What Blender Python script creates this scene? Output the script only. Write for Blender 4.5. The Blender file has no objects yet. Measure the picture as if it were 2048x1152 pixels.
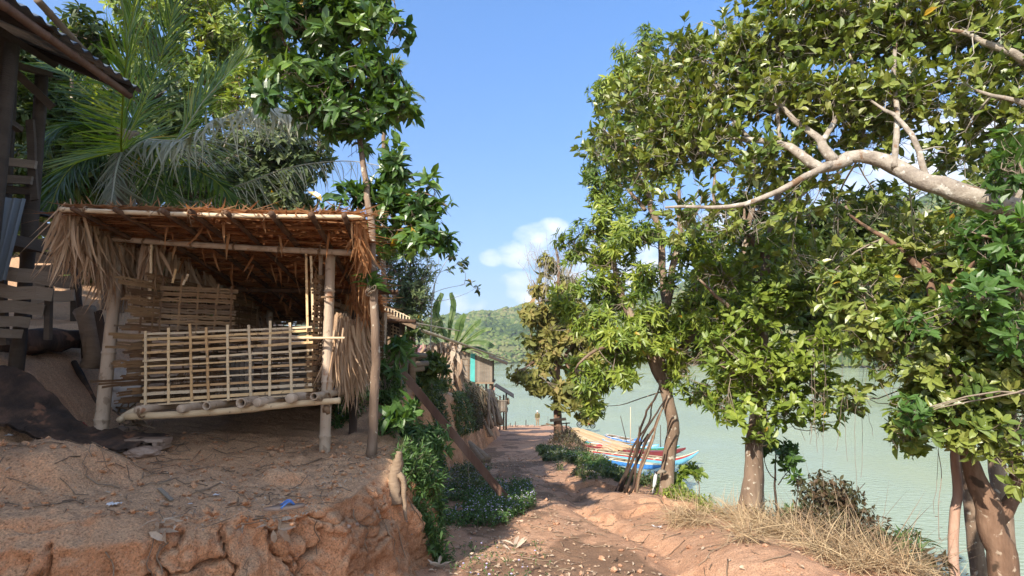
import bpy, math, random
import numpy as np
from mathutils import Vector, Matrix
PI = math.pi
rng = np.random.default_rng(11)
rnd = random.Random(5)
C = bpy.context.scene.collection
F = 1100.0
TH = math.atan(136/1100)
CAMZ = 1.6
WATER = -6.7

# ---------- a pixel of the photograph (2048 wide) and a distance -> a point in the place ----------
def P(px, py, Y):
    u = (px-1024)/F; v = (576-py)/F
    c, s = math.cos(TH), math.sin(TH)
    dy = c - v*s; dz = s + v*c
    k = Y/dy
    return np.array([u*k, Y, CAMZ + dz*k])
def pathz(y):
    y = np.asarray(y, float)
    return np.where(y > 4, -0.105*(y-4), 0.0)
def G(px, py, dz=0.0):
    v = (576-py)/F
    c, s = math.cos(TH), math.sin(TH)
    r = -(s+v*c)/(c-v*s)
    Y = (CAMZ-0.42-dz)/(r-0.105)
    return P(px, py, Y)

# ---------- noise ----------
def _h(ix, iy, iz, seed):
    h = (ix*374761393 + iy*668265263 + iz*1274126177 + seed*974634777) & 0xffffffff
    h = ((h ^ (h >> 13))*1103515245) & 0xffffffff
    h = ((h ^ (h >> 16))*2654435761) & 0xffffffff
    return ((h ^ (h >> 15)) & 0xffffff)/float(0xffffff)
def vnoise(x, y, z=0.0, seed=0):
    x, y, z = np.broadcast_arrays(np.asarray(x, float), np.asarray(y, float), np.asarray(z, float))
    xi = np.floor(x).astype(np.int64); yi = np.floor(y).astype(np.int64); zi = np.floor(z).astype(np.int64)
    fx = x-xi; fy = y-yi; fz = z-zi
    fx = fx*fx*(3-2*fx); fy = fy*fy*(3-2*fy); fz = fz*fz*(3-2*fz)
    o = 0
    for a in (0, 1):
        for b in (0, 1):
            for c in (0, 1):
                w = (fx if a else 1-fx)*(fy if b else 1-fy)*(fz if c else 1-fz)
                o = o + w*_h(xi+a, yi+b, zi+c, seed)
    return o*2-1
def fbm(x, y, z=0.0, oct=4, seed=0, gain=0.5):
    o = 0; a = 1; f = 1
    for i in range(oct):
        o = o + a*vnoise(np.asarray(x)*f, np.asarray(y)*f, np.asarray(z)*f, seed+i*17)
        a *= gain; f *= 2.03
    return o
def voro(x, y, seed=0):
    x = np.asarray(x, float); y = np.asarray(y, float)
    xi = np.floor(x).astype(np.int64); yi = np.floor(y).astype(np.int64)
    f1 = np.full(x.shape, 9.0); f2 = np.full(x.shape, 9.0); idv = np.zeros(x.shape)
    for a in (-1, 0, 1):
        for b in (-1, 0, 1):
            cx = xi+a; cy = yi+b
            jx = cx+_h(cx, cy, cx*0, seed); jy = cy+_h(cx, cy, cx*0+7, seed)
            d = np.hypot(x-jx, y-jy); hid = _h(cx, cy, cx*0+3, seed)
            m = d < f1
            f2 = np.where(m, f1, np.minimum(f2, d)); idv = np.where(m, hid, idv); f1 = np.where(m, d, f1)
    return f1, f2, idv
def nrmz(v):
    v = np.asarray(v, float)
    return v/np.maximum(np.linalg.norm(v, axis=-1, keepdims=True), 1e-9)
def sm(a, b, x):
    t = np.clip((np.asarray(x, float)-a)/(b-a), 0, 1)
    return t*t*(3-2*t)

# ---------- mesh builder ----------
class MB:
    def __init__(s):
        s.v = []; s.f = {3: [], 4: []}; s.n = 0; s.a = []; s.poly = []
    def add(s, v, tris=None, quads=None, var=None):
        v = np.asarray(v, float).reshape(-1, 3)
        if tris is not None and len(tris): s.f[3].append(np.asarray(tris, np.int64).reshape(-1, 3)+s.n)
        if quads is not None and len(quads): s.f[4].append(np.asarray(quads, np.int64).reshape(-1, 4)+s.n)
        s.v.append(v)
        if var is None: var = rnd.random()
        s.a.append(np.broadcast_to(np.asarray(var, float), (len(v),)).copy())
        s.n += len(v)
        return s
    def box(s, c, sx, sy, sz, rot=None, var=None, jit=0.0):
        v = np.array([[x, y, z] for x in (-.5, .5) for y in (-.5, .5) for z in (-.5, .5)])*[sx, sy, sz]
        if jit: v = v + rng.normal(0, jit, v.shape)
        if rot is not None: v = v @ np.asarray(rot).T
        q = [[0, 1, 3, 2], [4, 6, 7, 5], [0, 4, 5, 1], [2, 3, 7, 6], [0, 2, 6, 4], [1, 5, 7, 3]]
        return s.add(v+np.asarray(c, float), quads=q, var=var)
    def slat(s, p0, p1, w, t, up=(0, 0, 1), var=None, seg=1, bend=0.0):
        p0 = np.asarray(p0, float); p1 = np.asarray(p1, float)
        d = nrmz(p1-p0); up = np.asarray(up, float)
        side = np.cross(d, up)
        if np.linalg.norm(side) < 1e-3: side = np.cross(d, [1, 0.3, 0])
        side = nrmz(side); up2 = np.cross(side, d)
        V = []
        for i in range(seg+1):
            q = p0+(p1-p0)*i/seg + up2*bend*math.sin(PI*i/seg)
            if 0 < i < seg: q = q+rng.normal(0, w*.08, 3)
            for a, b in ((-1, -1), (1, -1), (1, 1), (-1, 1)): V.append(q+side*a*w/2+up2*b*t/2)
        Q = [[0, 3, 2, 1], [seg*4, seg*4+1, seg*4+2, seg*4+3]]
        for i in range(seg):
            for j in range(4):
                a = i*4+j; b = i*4+(j+1) % 4
                Q.append([a, b, b+4, a+4])
        return s.add(V, quads=Q, var=var)
    def tube(s, pts, rad, sides=8, caps=True, var=None, rough=0.0):
        p = np.asarray(pts, float); n = len(p)
        r = np.asarray(rad, float)
        if r.ndim and len(r) != n: r = np.interp(np.linspace(0, 1, n), np.linspace(0, 1, len(r)), r)
        r = np.broadcast_to(r, (n,))
        t = np.gradient(p, axis=0); t = nrmz(t)
        ref = np.array([0, 0, 1.0]) if abs(t[0][2]) < .9 else np.array([1.0, 0, 0])
        a = nrmz(np.cross(t[0], ref)); A = []
        for i in range(n):
            a = a-t[i]*np.dot(a, t[i]); a = nrmz(a); A.append(a)
        A = np.array(A); B = np.cross(t, A)
        th = np.arange(sides)*2*PI/sides
        rr = np.repeat(r[:, None], sides, 1)
        if rough: rr = rr*(1+rng.normal(0, rough, rr.shape))
        V = p[:, None, :]+rr[..., None]*(np.cos(th)[None, :, None]*A[:, None, :]+np.sin(th)[None, :, None]*B[:, None, :])
        V = V.reshape(-1, 3)
        i, j = np.meshgrid(np.arange(n-1), np.arange(sides), indexing='ij')
        j2 = (j+1) % sides
        Q = np.stack([i*sides+j, i*sides+j2, (i+1)*sides+j2, (i+1)*sides+j], -1).reshape(-1, 4)
        T = []
        if caps:
            V = np.vstack([V, p[0], p[-1]]); c0 = n*sides; c1 = c0+1
            for k in range(sides):
                k2 = (k+1) % sides
                T.append([c0, k2, k]); T.append([c1, (n-1)*sides+k, (n-1)*sides+k2])
        return s.add(V, tris=T, quads=Q, var=var)
    def grid(s, V, var=None, flip=False):
        n, m = V.shape[:2]
        i, j = np.meshgrid(np.arange(n-1), np.arange(m-1), indexing='ij')
        Q = np.stack([i*m+j, (i+1)*m+j, (i+1)*m+j+1, i*m+j+1], -1).reshape(-1, 4)
        if flip: Q = Q[:, ::-1]
        if var is None: var = 0.5
        var = np.asarray(var, float)
        return s.add(V.reshape(-1, 3), quads=Q, var=var.reshape(-1) if var.ndim else var)
    def build(s, name, mat, parent=None, loc=None, smooth=True, **tags):
        v = np.vstack(s.v) if s.v else np.zeros((0, 3))
        if parent is not None: off = np.array(wloc(parent))
        elif loc is not None: off = np.asarray(loc, float)
        else: off = np.array([0, 0, 0.])
        me = bpy.data.meshes.new(name)
        me.vertices.add(len(v)); me.vertices.foreach_set('co', (v-off).astype(np.float32).ravel())
        F3 = np.vstack(s.f[3]) if s.f[3] else np.zeros((0, 3), np.int64)
        F4 = np.vstack(s.f[4]) if s.f[4] else np.zeros((0, 4), np.int64)
        nl = F3.size+F4.size
        me.loops.add(nl); me.loops.foreach_set('vertex_index', np.concatenate([F3.ravel(), F4.ravel()]).astype(np.int32))
        me.polygons.add(len(F3)+len(F4))
        st = np.concatenate([np.arange(len(F3))*3, F3.size+np.arange(len(F4))*4]).astype(np.int32)
        me.polygons.foreach_set('loop_start', st)
        me.polygons.foreach_set('use_smooth', np.full(len(st), smooth))
        at = me.attributes.new('var', 'FLOAT', 'POINT'); at.data.foreach_set('value', np.concatenate(s.a).astype(np.float32))
        me.update(calc_edges=True); me.validate()
        me.materials.append(mat)
        o = bpy.data.objects.new(name, me); C.objects.link(o)
        if parent is not None: o.parent = parent
        elif loc is not None: o.location = loc
        for k, val in tags.items():
            if val: o[k] = val
        return o
def wloc(o):
    l = Vector((0, 0, 0))
    while o is not None:
        l += o.location; o = o.parent
    return l
def thing(name, label, cat, loc=(0, 0, 0), group=None):
    o = bpy.data.objects.new(name, None); C.objects.link(o)
    o.location = [float(q) for q in loc]; o.empty_display_size = .2
    o['label'] = label; o['category'] = cat
    if group: o['group'] = group
    return o
def dup(root, loc, rotz=0.0, label=None, scale=None, group=None):
    r = root.copy(); C.objects.link(r); r.location = [float(q) for q in loc]; r.rotation_euler = (root.rotation_euler[0], root.rotation_euler[1], rotz)
    if scale: r.scale = (scale,)*3
    if label: r['label'] = label
    if group: r['group'] = group
    for ch in root.children:
        c = ch.copy(); C.objects.link(c); c.parent = r
        for g in ch.children:
            d = g.copy(); C.objects.link(d); d.parent = c
    return r
def rotz(a):
    c, s = math.cos(a), math.sin(a); return np.array([[c, -s, 0], [s, c, 0], [0, 0, 1.]])
def spline(pts, n):
    """Catmull-Rom through pts (k,d) -> n samples"""
    p = np.asarray(pts, float)
    if len(p) == 2: return p[0]+(p[1]-p[0])*np.linspace(0, 1, n)[:, None]
    q = np.vstack([2*p[0]-p[1], p, 2*p[-1]-p[-2]])
    k = len(p)-1; t = np.linspace(0, k-1e-6, n); i = t.astype(int); u = (t-i)[:, None]
    a, b, c, d = q[i], q[i+1], q[i+2], q[i+3]
    return .5*((2*b)+(-a+c)*u+(2*a-5*b+4*c-d)*u*u+(-a+3*b-3*c+d)*u**3)

# ---------- materials ----------
def srgb(r, g, b):
    def f(c):
        c /= 255; return c/12.92 if c <= .04045 else ((c+.055)/1.055)**2.4
    return (f(r), f(g), f(b), 1)
class NT:
    def __init__(s, name):
        s.m = bpy.data.materials.new(name); s.m.use_nodes = True; s.t = s.m.node_tree; s.t.nodes.clear()
        s.out = s.t.nodes.new('ShaderNodeOutputMaterial')
    def n(s, typ, ins=None, **kw):
        nd = s.t.nodes.new('ShaderNode'+typ)
        for k, v in kw.items(): setattr(nd, k, v)
        for k, v in (ins or {}).items():
            sk = nd.inputs[k]
            if isinstance(v, bpy.types.NodeSocket): s.t.links.new(v, sk)
            else: sk.default_value = v
        return nd
    def ramp(s, fac, stops, interp='LINEAR'):
        nd = s.t.nodes.new('ShaderNodeValToRGB'); cr = nd.color_ramp; cr.interpolation = interp
        while len(cr.elements) > 1: cr.elements.remove(cr.elements[-1])
        cr.elements[0].position = stops[0][0]; cr.elements[0].color = stops[0][1]
        for p, c in stops[1:]:
            e = cr.elements.new(p); e.color = c
        s.t.links.new(fac, nd.inputs['Fac']); return nd.outputs['Color']
    def mix(s, fac, a, b, mode='MIX'):
        nd = s.t.nodes.new('ShaderNodeMix'); nd.data_type = 'RGBA'; nd.blend_type = mode
        for k, v in ((0, fac), (6, a), (7, b)):
            sk = nd.inputs[k]
            if isinstance(v, bpy.types.NodeSocket): s.t.links.new(v, sk)
            else: sk.default_value = v
        return nd.outputs[2]
    def end(s, sh): s.t.links.new(sh, s.out.inputs['Surface']); return s.m
def c4(c): return tuple(c)+(1,) if len(c) == 3 else tuple(c)
def mat(name, cols, scale=4.0, rough=.85, bump=.3, bscale=30.0, stretch=(1, 1, 1), var=None, spec=.3, trans=0.0, detail=6, dist=.02, spots=None, metallic=0.0, wave=None):
    """cols: colours along a noise ramp; var: colours multiplied/mixed by the per-piece attribute"""
    k = NT(name); tc = k.n('TexCoord'); mp = k.n('Mapping', {'Vector': tc.outputs['Object'], 'Scale': stretch})
    nz = k.n('TexNoise', {'Vector': mp.outputs[0], 'Scale': scale, 'Detail': detail, 'Roughness': .6})
    n = len(cols); stops = [(.28+.44*i/max(1, n-1), c4(cc)) for i, cc in enumerate(cols)]
    col = k.ramp(nz.outputs['Fac'], stops)
    if var:
        at = k.n('Attribute', attribute_name='var'); m = len(var)
        vc = k.ramp(at.outputs['Fac'], [(i/max(1, m-1), c4(cc)) for i, cc in enumerate(var)])
        col = k.mix(.6, col, vc)
    if spots:
        for sc, thr, cc in spots:
            n2 = k.n('TexNoise', {'Vector': tc.outputs['Object'], 'Scale': sc, 'Detail': 3.0})
            fac = k.ramp(n2.outputs['Fac'], [(thr, (0, 0, 0, 1)), (thr+.05, (1, 1, 1, 1))])
            col = k.mix(fac, col, c4(cc))
    bn = k.n('TexNoise', {'Vector': mp.outputs[0], 'Scale': bscale, 'Detail': 5.0, 'Roughness': .65})
    bp = k.n('Bump', {'Height': bn.outputs['Fac'], 'Strength': bump, 'Distance': dist})
    bs = k.n('BsdfPrincipled', {'Base Color': col, 'Roughness': rough, 'Specular IOR Level': spec, 'Normal': bp.outputs[0], 'Metallic': metallic})
    if trans:
        tr = k.n('BsdfTranslucent', {'Color': col, 'Normal': bp.outputs[0]})
        mx = k.n('MixShader', {0: trans, 1: bs.outputs[0], 2: tr.outputs[0]})
        return k.end(mx.outputs[0])
    return k.end(bs.outputs[0])
def leafmat(name, cols, rough=.45, trans=.3, spec=.5, tcol=None, turn=True):
    k = NT(name)
    at = k.n('Attribute', attribute_name='var'); m = len(cols)
    col = k.ramp(at.outputs['Fac'], [(.94*i/max(1, m-1), c4(cc)) for i, cc in enumerate(cols)]+[(.985, (.42, .27, .03, 1) if turn else c4(cols[-1]))])
    tc = k.n('TexCoord'); nz = k.n('TexNoise', {'Vector': tc.outputs['Object'], 'Scale': 60.0, 'Detail': 2.0})
    col2 = k.mix(.25, col, nz.outputs['Fac'], 'OVERLAY')
    bp = k.n('Bump', {'Height': nz.outputs['Fac'], 'Strength': .25, 'Distance': .004})
    bs = k.n('BsdfPrincipled', {'Base Color': col2, 'Roughness': rough, 'Specular IOR Level': spec, 'Normal': bp.outputs[0]})
    tcc = k.mix(1.0, col2, c4(tcol or (1.6, 1.5, .5)), 'MULTIPLY')
    tr = k.n('BsdfTranslucent', {'Color': tcc})
    mx = k.n('MixShader', {0: trans, 1: bs.outputs[0], 2: tr.outputs[0]})
    return k.end(mx.outputs[0])

# ---------- leaves and foliage ----------
_LT = np.array([[0, 1, 2], [0, 2, 3], [4, 5, 7], [5, 6, 7]])
_LQ = np.array([[1, 4, 5, 2], [2, 5, 6, 3]])
def leaves(mb, pos, d, up, L, W, fold=.25, droop=.15, var=None, shape=(.9, 1.0)):
    """batched leaves; pos,d,up (n,3)"""
    pos = np.asarray(pos, float); n = len(pos)
    if n == 0: return
    d = nrmz(d); side = nrmz(np.cross(d, up)); nn = nrmz(np.cross(side, d))
    L = np.broadcast_to(np.asarray(L, float), (n,))[:, None]; W = np.broadcast_to(np.asarray(W, float), (n,))[:, None]
    a = pos
    droop = (droop*(.2+1.6*rng.random(n)))[:, None]; fold = (fold*(.2+1.6*rng.random(n)))[:, None]
    def row(t, w, dr): 
        c = pos+d*L*t-nn*L*dr
        return c-side*W*w/2+nn*W*fold*w, c, c+side*W*w/2+nn*W*fold*w
    l1, m1, r1 = row(.33, shape[0], droop*.12); l2, m2, r2 = row(.68, shape[1]*.85, droop*.5)
    tip = pos+d*L*1.0-nn*L*droop
    V = np.stack([a, l1, m1, r1, l2, m2, r2, tip], 1)
    off = (np.arange(n)*8)[:, None, None]
    T = (_LT[None]+off).reshape(-1, 3); Q = (_LQ[None]+off).reshape(-1, 4)
    if var is None: var = rng.random(n)
    mb.add(V.reshape(-1, 3), tris=T, quads=Q, var=np.repeat(np.broadcast_to(np.asarray(var, float), (n,)), 8))
def rosettes(mb, tips, dirs, k=7, L=.13, W=.05, spread=1.0, droop=.2, gravity=0.0, jl=.38, fold=.22, var=None, back=.35, shape=(.9, 1.0)):
    """a rosette of k leaves at each tip; back: how far leaves sit down the twig in leaf lengths"""
    n = len(tips); tips = np.repeat(tips, k, 0); D = nrmz(np.repeat(dirs, k, 0))
    N = n*k
    rr = rng.normal(0, 1, (N, 3)); perp = nrmz(np.cross(D, rr))
    al = spread*(.55+.55*rng.random(N))[:, None]
    d = nrmz(D*np.cos(al)+perp*np.sin(al)+np.array([0, 0, -gravity]))
    up = nrmz(D*np.sin(al)-perp*np.cos(al)+np.array([0, 0, .35])+rng.normal(0, .25, (N, 3)))
    Ls = L*(1+jl*rng.normal(0, 1, N)).clip(.4, 1.5)
    pos = tips-D*(rng.random(N)*back*L)[:, None]
    if var is None:
        base = np.repeat(rng.random(n), k); var = np.clip(.6*base+.4*rng.random(N), 0, 1)
    leaves(mb, pos, d, up, Ls, W*Ls/L, fold=fold, droop=droop, var=var, shape=shape)
def insph(n, surf=.5):
    v = nrmz(rng.normal(0, 1, (n, 3))); r = rng.random(n)**(1/3.0*(1-surf)+.02)
    return v*r[:, None]*(.62+.62*rng.random((n, 1)))
def crown(leafmb, twigmb, anchors, blobs, tips, sub=.3, subr=.28, k=7, L=.13, W=.05, upb=.5, spread=1.0, droop=.2, gravity=0.0, twig_r=.005, longf=.25, surf=.5, varbias=0.0, shape=(.9, 1.0), fold=.22):
    """blobs: list of (center, (rx,ry,rz), weight). tips rosettes in clumps, joined to branches by twigs"""
    w = np.array([b[2]*(b[1][0]*b[1][1]*b[1][2])**(2/3) for b in blobs], float); w /= w.sum()
    anchors = np.asarray(anchors, float)
    AT = []; AD = []; AV = []
    for (c, r, _), ww in zip(blobs, w):
        nt = int(tips*ww); 
        if nt < 1: continue
        c = np.asarray(c, float); r = np.asarray(r, float)
        ns = max(1, int(nt*sub/3))
        sc = insph(ns, surf)
        m = rng.integers(0, ns, nt)
        q = c+sc[m]*r*.92+nrmz(rng.normal(0, 1, (nt, 3)))*(rng.random((nt, 1))**.5)*subr
        dd = nrmz(sc[m]*.8+(q-(c+sc[m]*r*.92))/subr*.7+[0, 0, upb]+rng.normal(0, .25, (nt, 3)))
        AT.append(q); AD.append(dd); AV.append(rng.random(ns)[m])
    T = np.vstack(AT); D = np.vstack(AD); Vv = np.concatenate(AV)
    n = len(T)
    var = np.clip(np.repeat(Vv*.45+rng.random(n)*.25, k)+rng.random(n*k)*.3+varbias, 0, 1)
    var = np.where(rng.random(n*k) < .004, 1.0, var*.93)
    rosettes(leafmb, T, D, k=k, L=L, W=W, spread=spread, droop=droop, gravity=gravity, var=var, shape=shape, fold=fold)
    # twigs
    if twigmb is not None:
        V = []; Q = []; cnt = 0
        far = rng.random(n) < longf
        for i in range(n):
            t = T[i]; 
            if far[i]:
                dd = np.linalg.norm(anchors-t, axis=1); j = int(np.argmin(dd+rng.random(len(dd))*.3)); a = anchors[j]
                ln = dd[j]
                if ln < .05 or ln > 9*L: continue
                mid = (a+t)/2+rng.normal(0, .06*ln, 3)+[0, 0, -.04*ln]; pts = [a, mid, t-D[i]*.1, t]; rs = [twig_r*(1+ln), twig_r*(.8+.5*ln), twig_r*.7, twig_r*.5]
            else:
                pts = [t-D[i]*L*(1.2+rnd.random())+rng.normal(0, .02, 3), t]; rs = [twig_r*.8, twig_r*.5]
            p = np.array(pts); nn = len(p)
            tt = nrmz(np.gradient(p, axis=0)); aa = nrmz(np.cross(tt, [.3, .5, .81])); bb = np.cross(tt, aa)
            rs = np.array(rs)[:, None]
            ring = np.stack([p+aa*rs, p-aa*rs*.5+bb*rs*.87, p-aa*rs*.5-bb*rs*.87], 1).reshape(-1, 3)
            V.append(ring)
            for s_ in range(nn-1):
                for e in range(3):
                    e2 = (e+1) % 3; Q.append([cnt+s_*3+e, cnt+s_*3+e2, cnt+s_*3+3+e2, cnt+s_*3+3+e])
            cnt += nn*3
        if V: twigmb.add(np.vstack(V), quads=np.array(Q), var=.5)
    return T
def branch(mb, pts, r0, r1, n=None, sides=10, wob=.03, rough=.05, flare=0.0):
    pts = [np.asarray(p, float) for p in pts]
    ln = sum(np.linalg.norm(pts[i+1]-pts[i]) for i in range(len(pts)-1))
    n = n or max(6, int(ln/.12))
    s = spline(pts, n)
    t = np.linspace(0, 1, n)
    wb = np.stack([fbm(t*ln*1.6+rnd.random()*50, 3.1+i*9, 0, 3) for i in range(3)], 1)*wob*np.sin(PI*t)[:, None]**.3
    s = s+wb
    r = np.interp(t, np.linspace(0, 1, len(r0)), r0) if isinstance(r0, (list, tuple)) else r0+(r1-r0)*t
    if flare: r = r*(1+flare*np.exp(-t*ln/.22))
    mb.tube(s, r, sides, rough=rough)
    return s
# ================= camera, light, sky =================
cam = bpy.data.cameras.new('camera'); camo = bpy.data.objects.new('camera', cam); C.objects.link(camo)
cam.sensor_width = 36; cam.lens = F/2048*36; cam.clip_end = 6000; cam.clip_start = .05
camo.location = (0, 0, CAMZ); camo.rotation_euler = (PI/2+TH, 0, 0)
bpy.context.scene.camera = camo
SUN = nrmz(np.array([-.44, -.70, .58]))
sl = bpy.data.lights.new('sun', 'SUN'); sl.energy = 3.9; sl.angle = math.radians(.5); sl.color = (1.0, .90, .76)
so = bpy.data.objects.new('sun', sl); C.objects.link(so)
so.rotation_euler = Vector(SUN).to_track_quat('Z', 'Y').to_euler()
W = bpy.data.worlds.new('World'); bpy.context.scene.world = W; W.use_nodes = True
wt = W.node_tree; wt.nodes.clear()
def wn(t, ins=None, **kw):
    nd = wt.nodes.new('ShaderNode'+t)
    for k, v in kw.items(): setattr(nd, k, v)
    for k, v in (ins or {}).items():
        if isinstance(v, bpy.types.NodeSocket): wt.links.new(v, nd.inputs[k])
        else: nd.inputs[k].default_value = v
    return nd
sky = wn('TexSky', sky_type='NISHITA', sun_disc=False)
sky.sun_elevation = math.asin(SUN[2]); sky.sun_rotation = math.atan2(SUN[0], SUN[1]) % (2*PI)
sky.air_density = 1.0; sky.dust_density = 1.5; sky.ozone_density = 2.2; sky.altitude = 300
tc = wn('TexCoord')
def vm(op, a, b=None, **k):
    nd = wn('VectorMath', {0: a}, operation=op)
    if b is not None:
        if isinstance(b, bpy.types.NodeSocket): wt.links.new(b, nd.inputs[1])
        else: nd.inputs[1].default_value = b
    return nd
def ma(op, a, b=0.0, c=None):
    nd = wt.nodes.new('ShaderNodeMath'); nd.operation = op
    for i, x in enumerate((a, b) if c is None else (a, b, c)):
        if isinstance(x, bpy.types.NodeSocket): wt.links.new(x, nd.inputs[i])
        else: nd.inputs[i].default_value = x
    return nd.outputs[0]
dirn = vm('NORMALIZE', tc.outputs['Generated']).outputs[0]
nz = wn('TexNoise', {'Vector': wn('Mapping', {'Vector': dirn, 'Scale': (1, 1, 1.7)}).outputs[0], 'Scale': 13.0, 'Detail': 8.0, 'Roughness': .58})
nf = nz.outputs['Fac']
# clouds: a few cumulus puffs where they stand in the sky, edges broken by noise
mask = 0.0
sepd = wn('SeparateXYZ', {0: dirn})
CL = [(1075, 480, .055, 1.0), (1040, 505, .05, .9), (1105, 455, .035, .7), (985, 515, .03, .6), (1035, 570, .045, .75), (1075, 590, .05, .8), (1130, 560, .05, .8), (1180, 520, .06, .8),
      (1290, 540, .1, .9), (1500, 470, .12, .8), (1700, 430, .12, .9), (1850, 330, .10, 1.0), (1960, 270, .12, 1.0), (2060, 330, .14, 1.0), (920, 605, .035, .45), (960, 610, .03, .4), (1800, 180, .08, .5)]
for px, py, rad, amp in CL:
    d = P(px, py, 10.0)-np.array([0, 0, CAMZ]); d = d/np.linalg.norm(d)
    df = vm('SUBTRACT', dirn, tuple(d)); df = vm('MULTIPLY', df.outputs[0], (1, 1, 1.5))
    ln = vm('LENGTH', df.outputs[0]).outputs['Value']
    m = ma('MULTIPLY', ma('MAXIMUM', ma('SUBTRACT', 1.0, ma('DIVIDE', ln, rad)), 0.0), amp)
    mask = m if isinstance(mask, float) else ma('MAXIMUM', mask, m)
rear = ma('MULTIPLY', ma('MINIMUM', ma('MAXIMUM', ma('MULTIPLY', ma('SUBTRACT', ma('MULTIPLY', sepd.outputs['Y'], -1.0), .05), 3.0), 0.0), 1.0), .6)   # unseen broken cloud behind the viewpoint, added for white fill light
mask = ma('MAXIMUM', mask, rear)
dens = ma('ADD', ma('MULTIPLY', mask, 1.1), ma('MULTIPLY', ma('SUBTRACT', nf, .5), 2.2))
dens = ma('MULTIPLY', dens, ma('MINIMUM', ma('MULTIPLY', mask, 6.0), 1.0))
rp = wn('ValToRGB', {'Fac': dens}); rp.color_ramp.elements[0].position = .10; rp.color_ramp.elements[1].position = .95
tint = wn('ValToRGB', {'Fac': sepd.outputs['Z']}); tint.color_ramp.elements[0].position = 0.0; tint.color_ramp.elements[0].color = (.70, .69, .78, 1)
tint.color_ramp.elements[1].position = .55; tint.color_ramp.elements[1].color = (.64, 1.06, 1.44, 1)
hsv = wn('Mix', {0: 1.0, 6: sky.outputs[0], 7: tint.outputs[0]}, data_type='RGBA', blend_type='MULTIPLY')
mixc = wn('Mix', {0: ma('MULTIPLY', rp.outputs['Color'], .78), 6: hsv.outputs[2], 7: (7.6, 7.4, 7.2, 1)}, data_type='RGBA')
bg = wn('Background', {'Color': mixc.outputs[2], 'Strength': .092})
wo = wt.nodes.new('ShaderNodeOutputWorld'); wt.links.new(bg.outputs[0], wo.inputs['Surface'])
sc = bpy.context.scene
sc.view_settings.view_transform = 'Standard'; sc.view_settings.look = 'None'; sc.view_settings.exposure = 1.36; sc.view_settings.gamma = 1
sc.cycles.use_denoising = True
sc.cycles.max_bounces = 8; sc.cycles.diffuse_bounces = 4; sc.cycles.transmission_bounces = 4; sc.cycles.transparent_max_bounces = 4; sc.cycles.volume_bounces = 0
sc.cycles.sample_clamp_indirect = 8

# ================= materials =================
def earthmat(name, path=False):
    k = NT(name); tc = k.n('TexCoord'); g = k.n('NewGeometry')
    o = tc.outputs['Object']
    n1 = k.n('TexNoise', {'Vector': o, 'Scale': 1.3, 'Detail': 8.0, 'Roughness': .62})
    n2 = k.n('TexNoise', {'Vector': o, 'Scale': 11.0, 'Detail': 8.0, 'Roughness': .7})
    n3 = k.n('TexNoise', {'Vector': o, 'Scale': 90.0, 'Detail': 4.0, 'Roughness': .7})
    if path: cols = [(.33, .165, .095), (.45, .24, .145), (.52, .30, .19), (.59, .375, .255)]
    else: cols = [(.40, .18, .085), (.58, .275, .14), (.68, .355, .19), (.74, .455, .27)]
    c1 = k.ramp(n1.outputs['Fac'], [(.3+.13*i, c4(x)) for i, x in enumerate(cols)])
    c2 = k.ramp(n2.outputs['Fac'], [(.3+.13*i, c4(x)) for i, x in enumerate(cols)])
    col = k.mix(.5, c1, c2)
    # dry grey crust on flat tops, redder raw clay on steep faces
    sx = k.n('SeparateXYZ', {0: g.outputs['Normal']})
    st = k.ramp(sx.outputs['Z'], [(.45, (0, 0, 0, 1)), (.9, (1, 1, 1, 1))])
    col = k.mix(k.mix(1.0, st, (.75, .75, .75, 1) if not path else (.25, .25, .25, 1), 'MULTIPLY'), col, (.58, .39, .245, 1) if not path else (.50, .325, .21, 1))
    gr = k.ramp(n3.outputs['Fac'], [(.36, (.35, .33, .31, 1)), (.47, (.95, .95, .95, 1)), (.56, (1.05, 1.05, 1.05, 1)), (.68, (1.6, 1.55, 1.5, 1))])
    col = k.mix(.75, col, gr, 'MULTIPLY')
    # pebbles and crumbs
    vo = k.n('TexVoronoi', {'Vector': o, 'Scale': 38.0, 'Randomness': 1.0}); 
    pe = k.ramp(vo.outputs['Distance'], [(.10, (1, 1, 1, 1)), (.2, (0, 0, 0, 1))])
    col = k.mix(k.mix(1.0, pe, (.35, .35, .35, 1), 'MULTIPLY'), col, (.55, .42, .33, 1))
    var = k.n('Attribute', attribute_name='var')     # organic litter stain; in the bank cracks, crevice shade put into the colour
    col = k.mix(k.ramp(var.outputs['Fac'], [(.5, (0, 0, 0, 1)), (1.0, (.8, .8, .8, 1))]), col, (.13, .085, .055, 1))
    h = k.n('Math', {0: n2.outputs['Fac'], 1: k.n('Math', {0: n3.outputs['Fac'], 1: .35}, operation='MULTIPLY').outputs[0]}, operation='ADD')
    h2 = k.n('Math', {0: h.outputs[0], 1: k.n('Math', {0: pe, 1: .12}, operation='MULTIPLY').outputs[0]}, operation='ADD')
    bp = k.n('Bump', {'Height': h2.outputs[0], 'Strength': .9, 'Distance': .045 if not path else .03})
    bs = k.n('BsdfPrincipled', {'Base Color': col, 'Roughness': .95, 'Specular IOR Level': .15, 'Normal': bp.outputs[0]})
    return k.end(bs.outputs[0])
m_bank = earthmat('bank_clay'); m_path = earthmat('path_earth', True)
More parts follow.
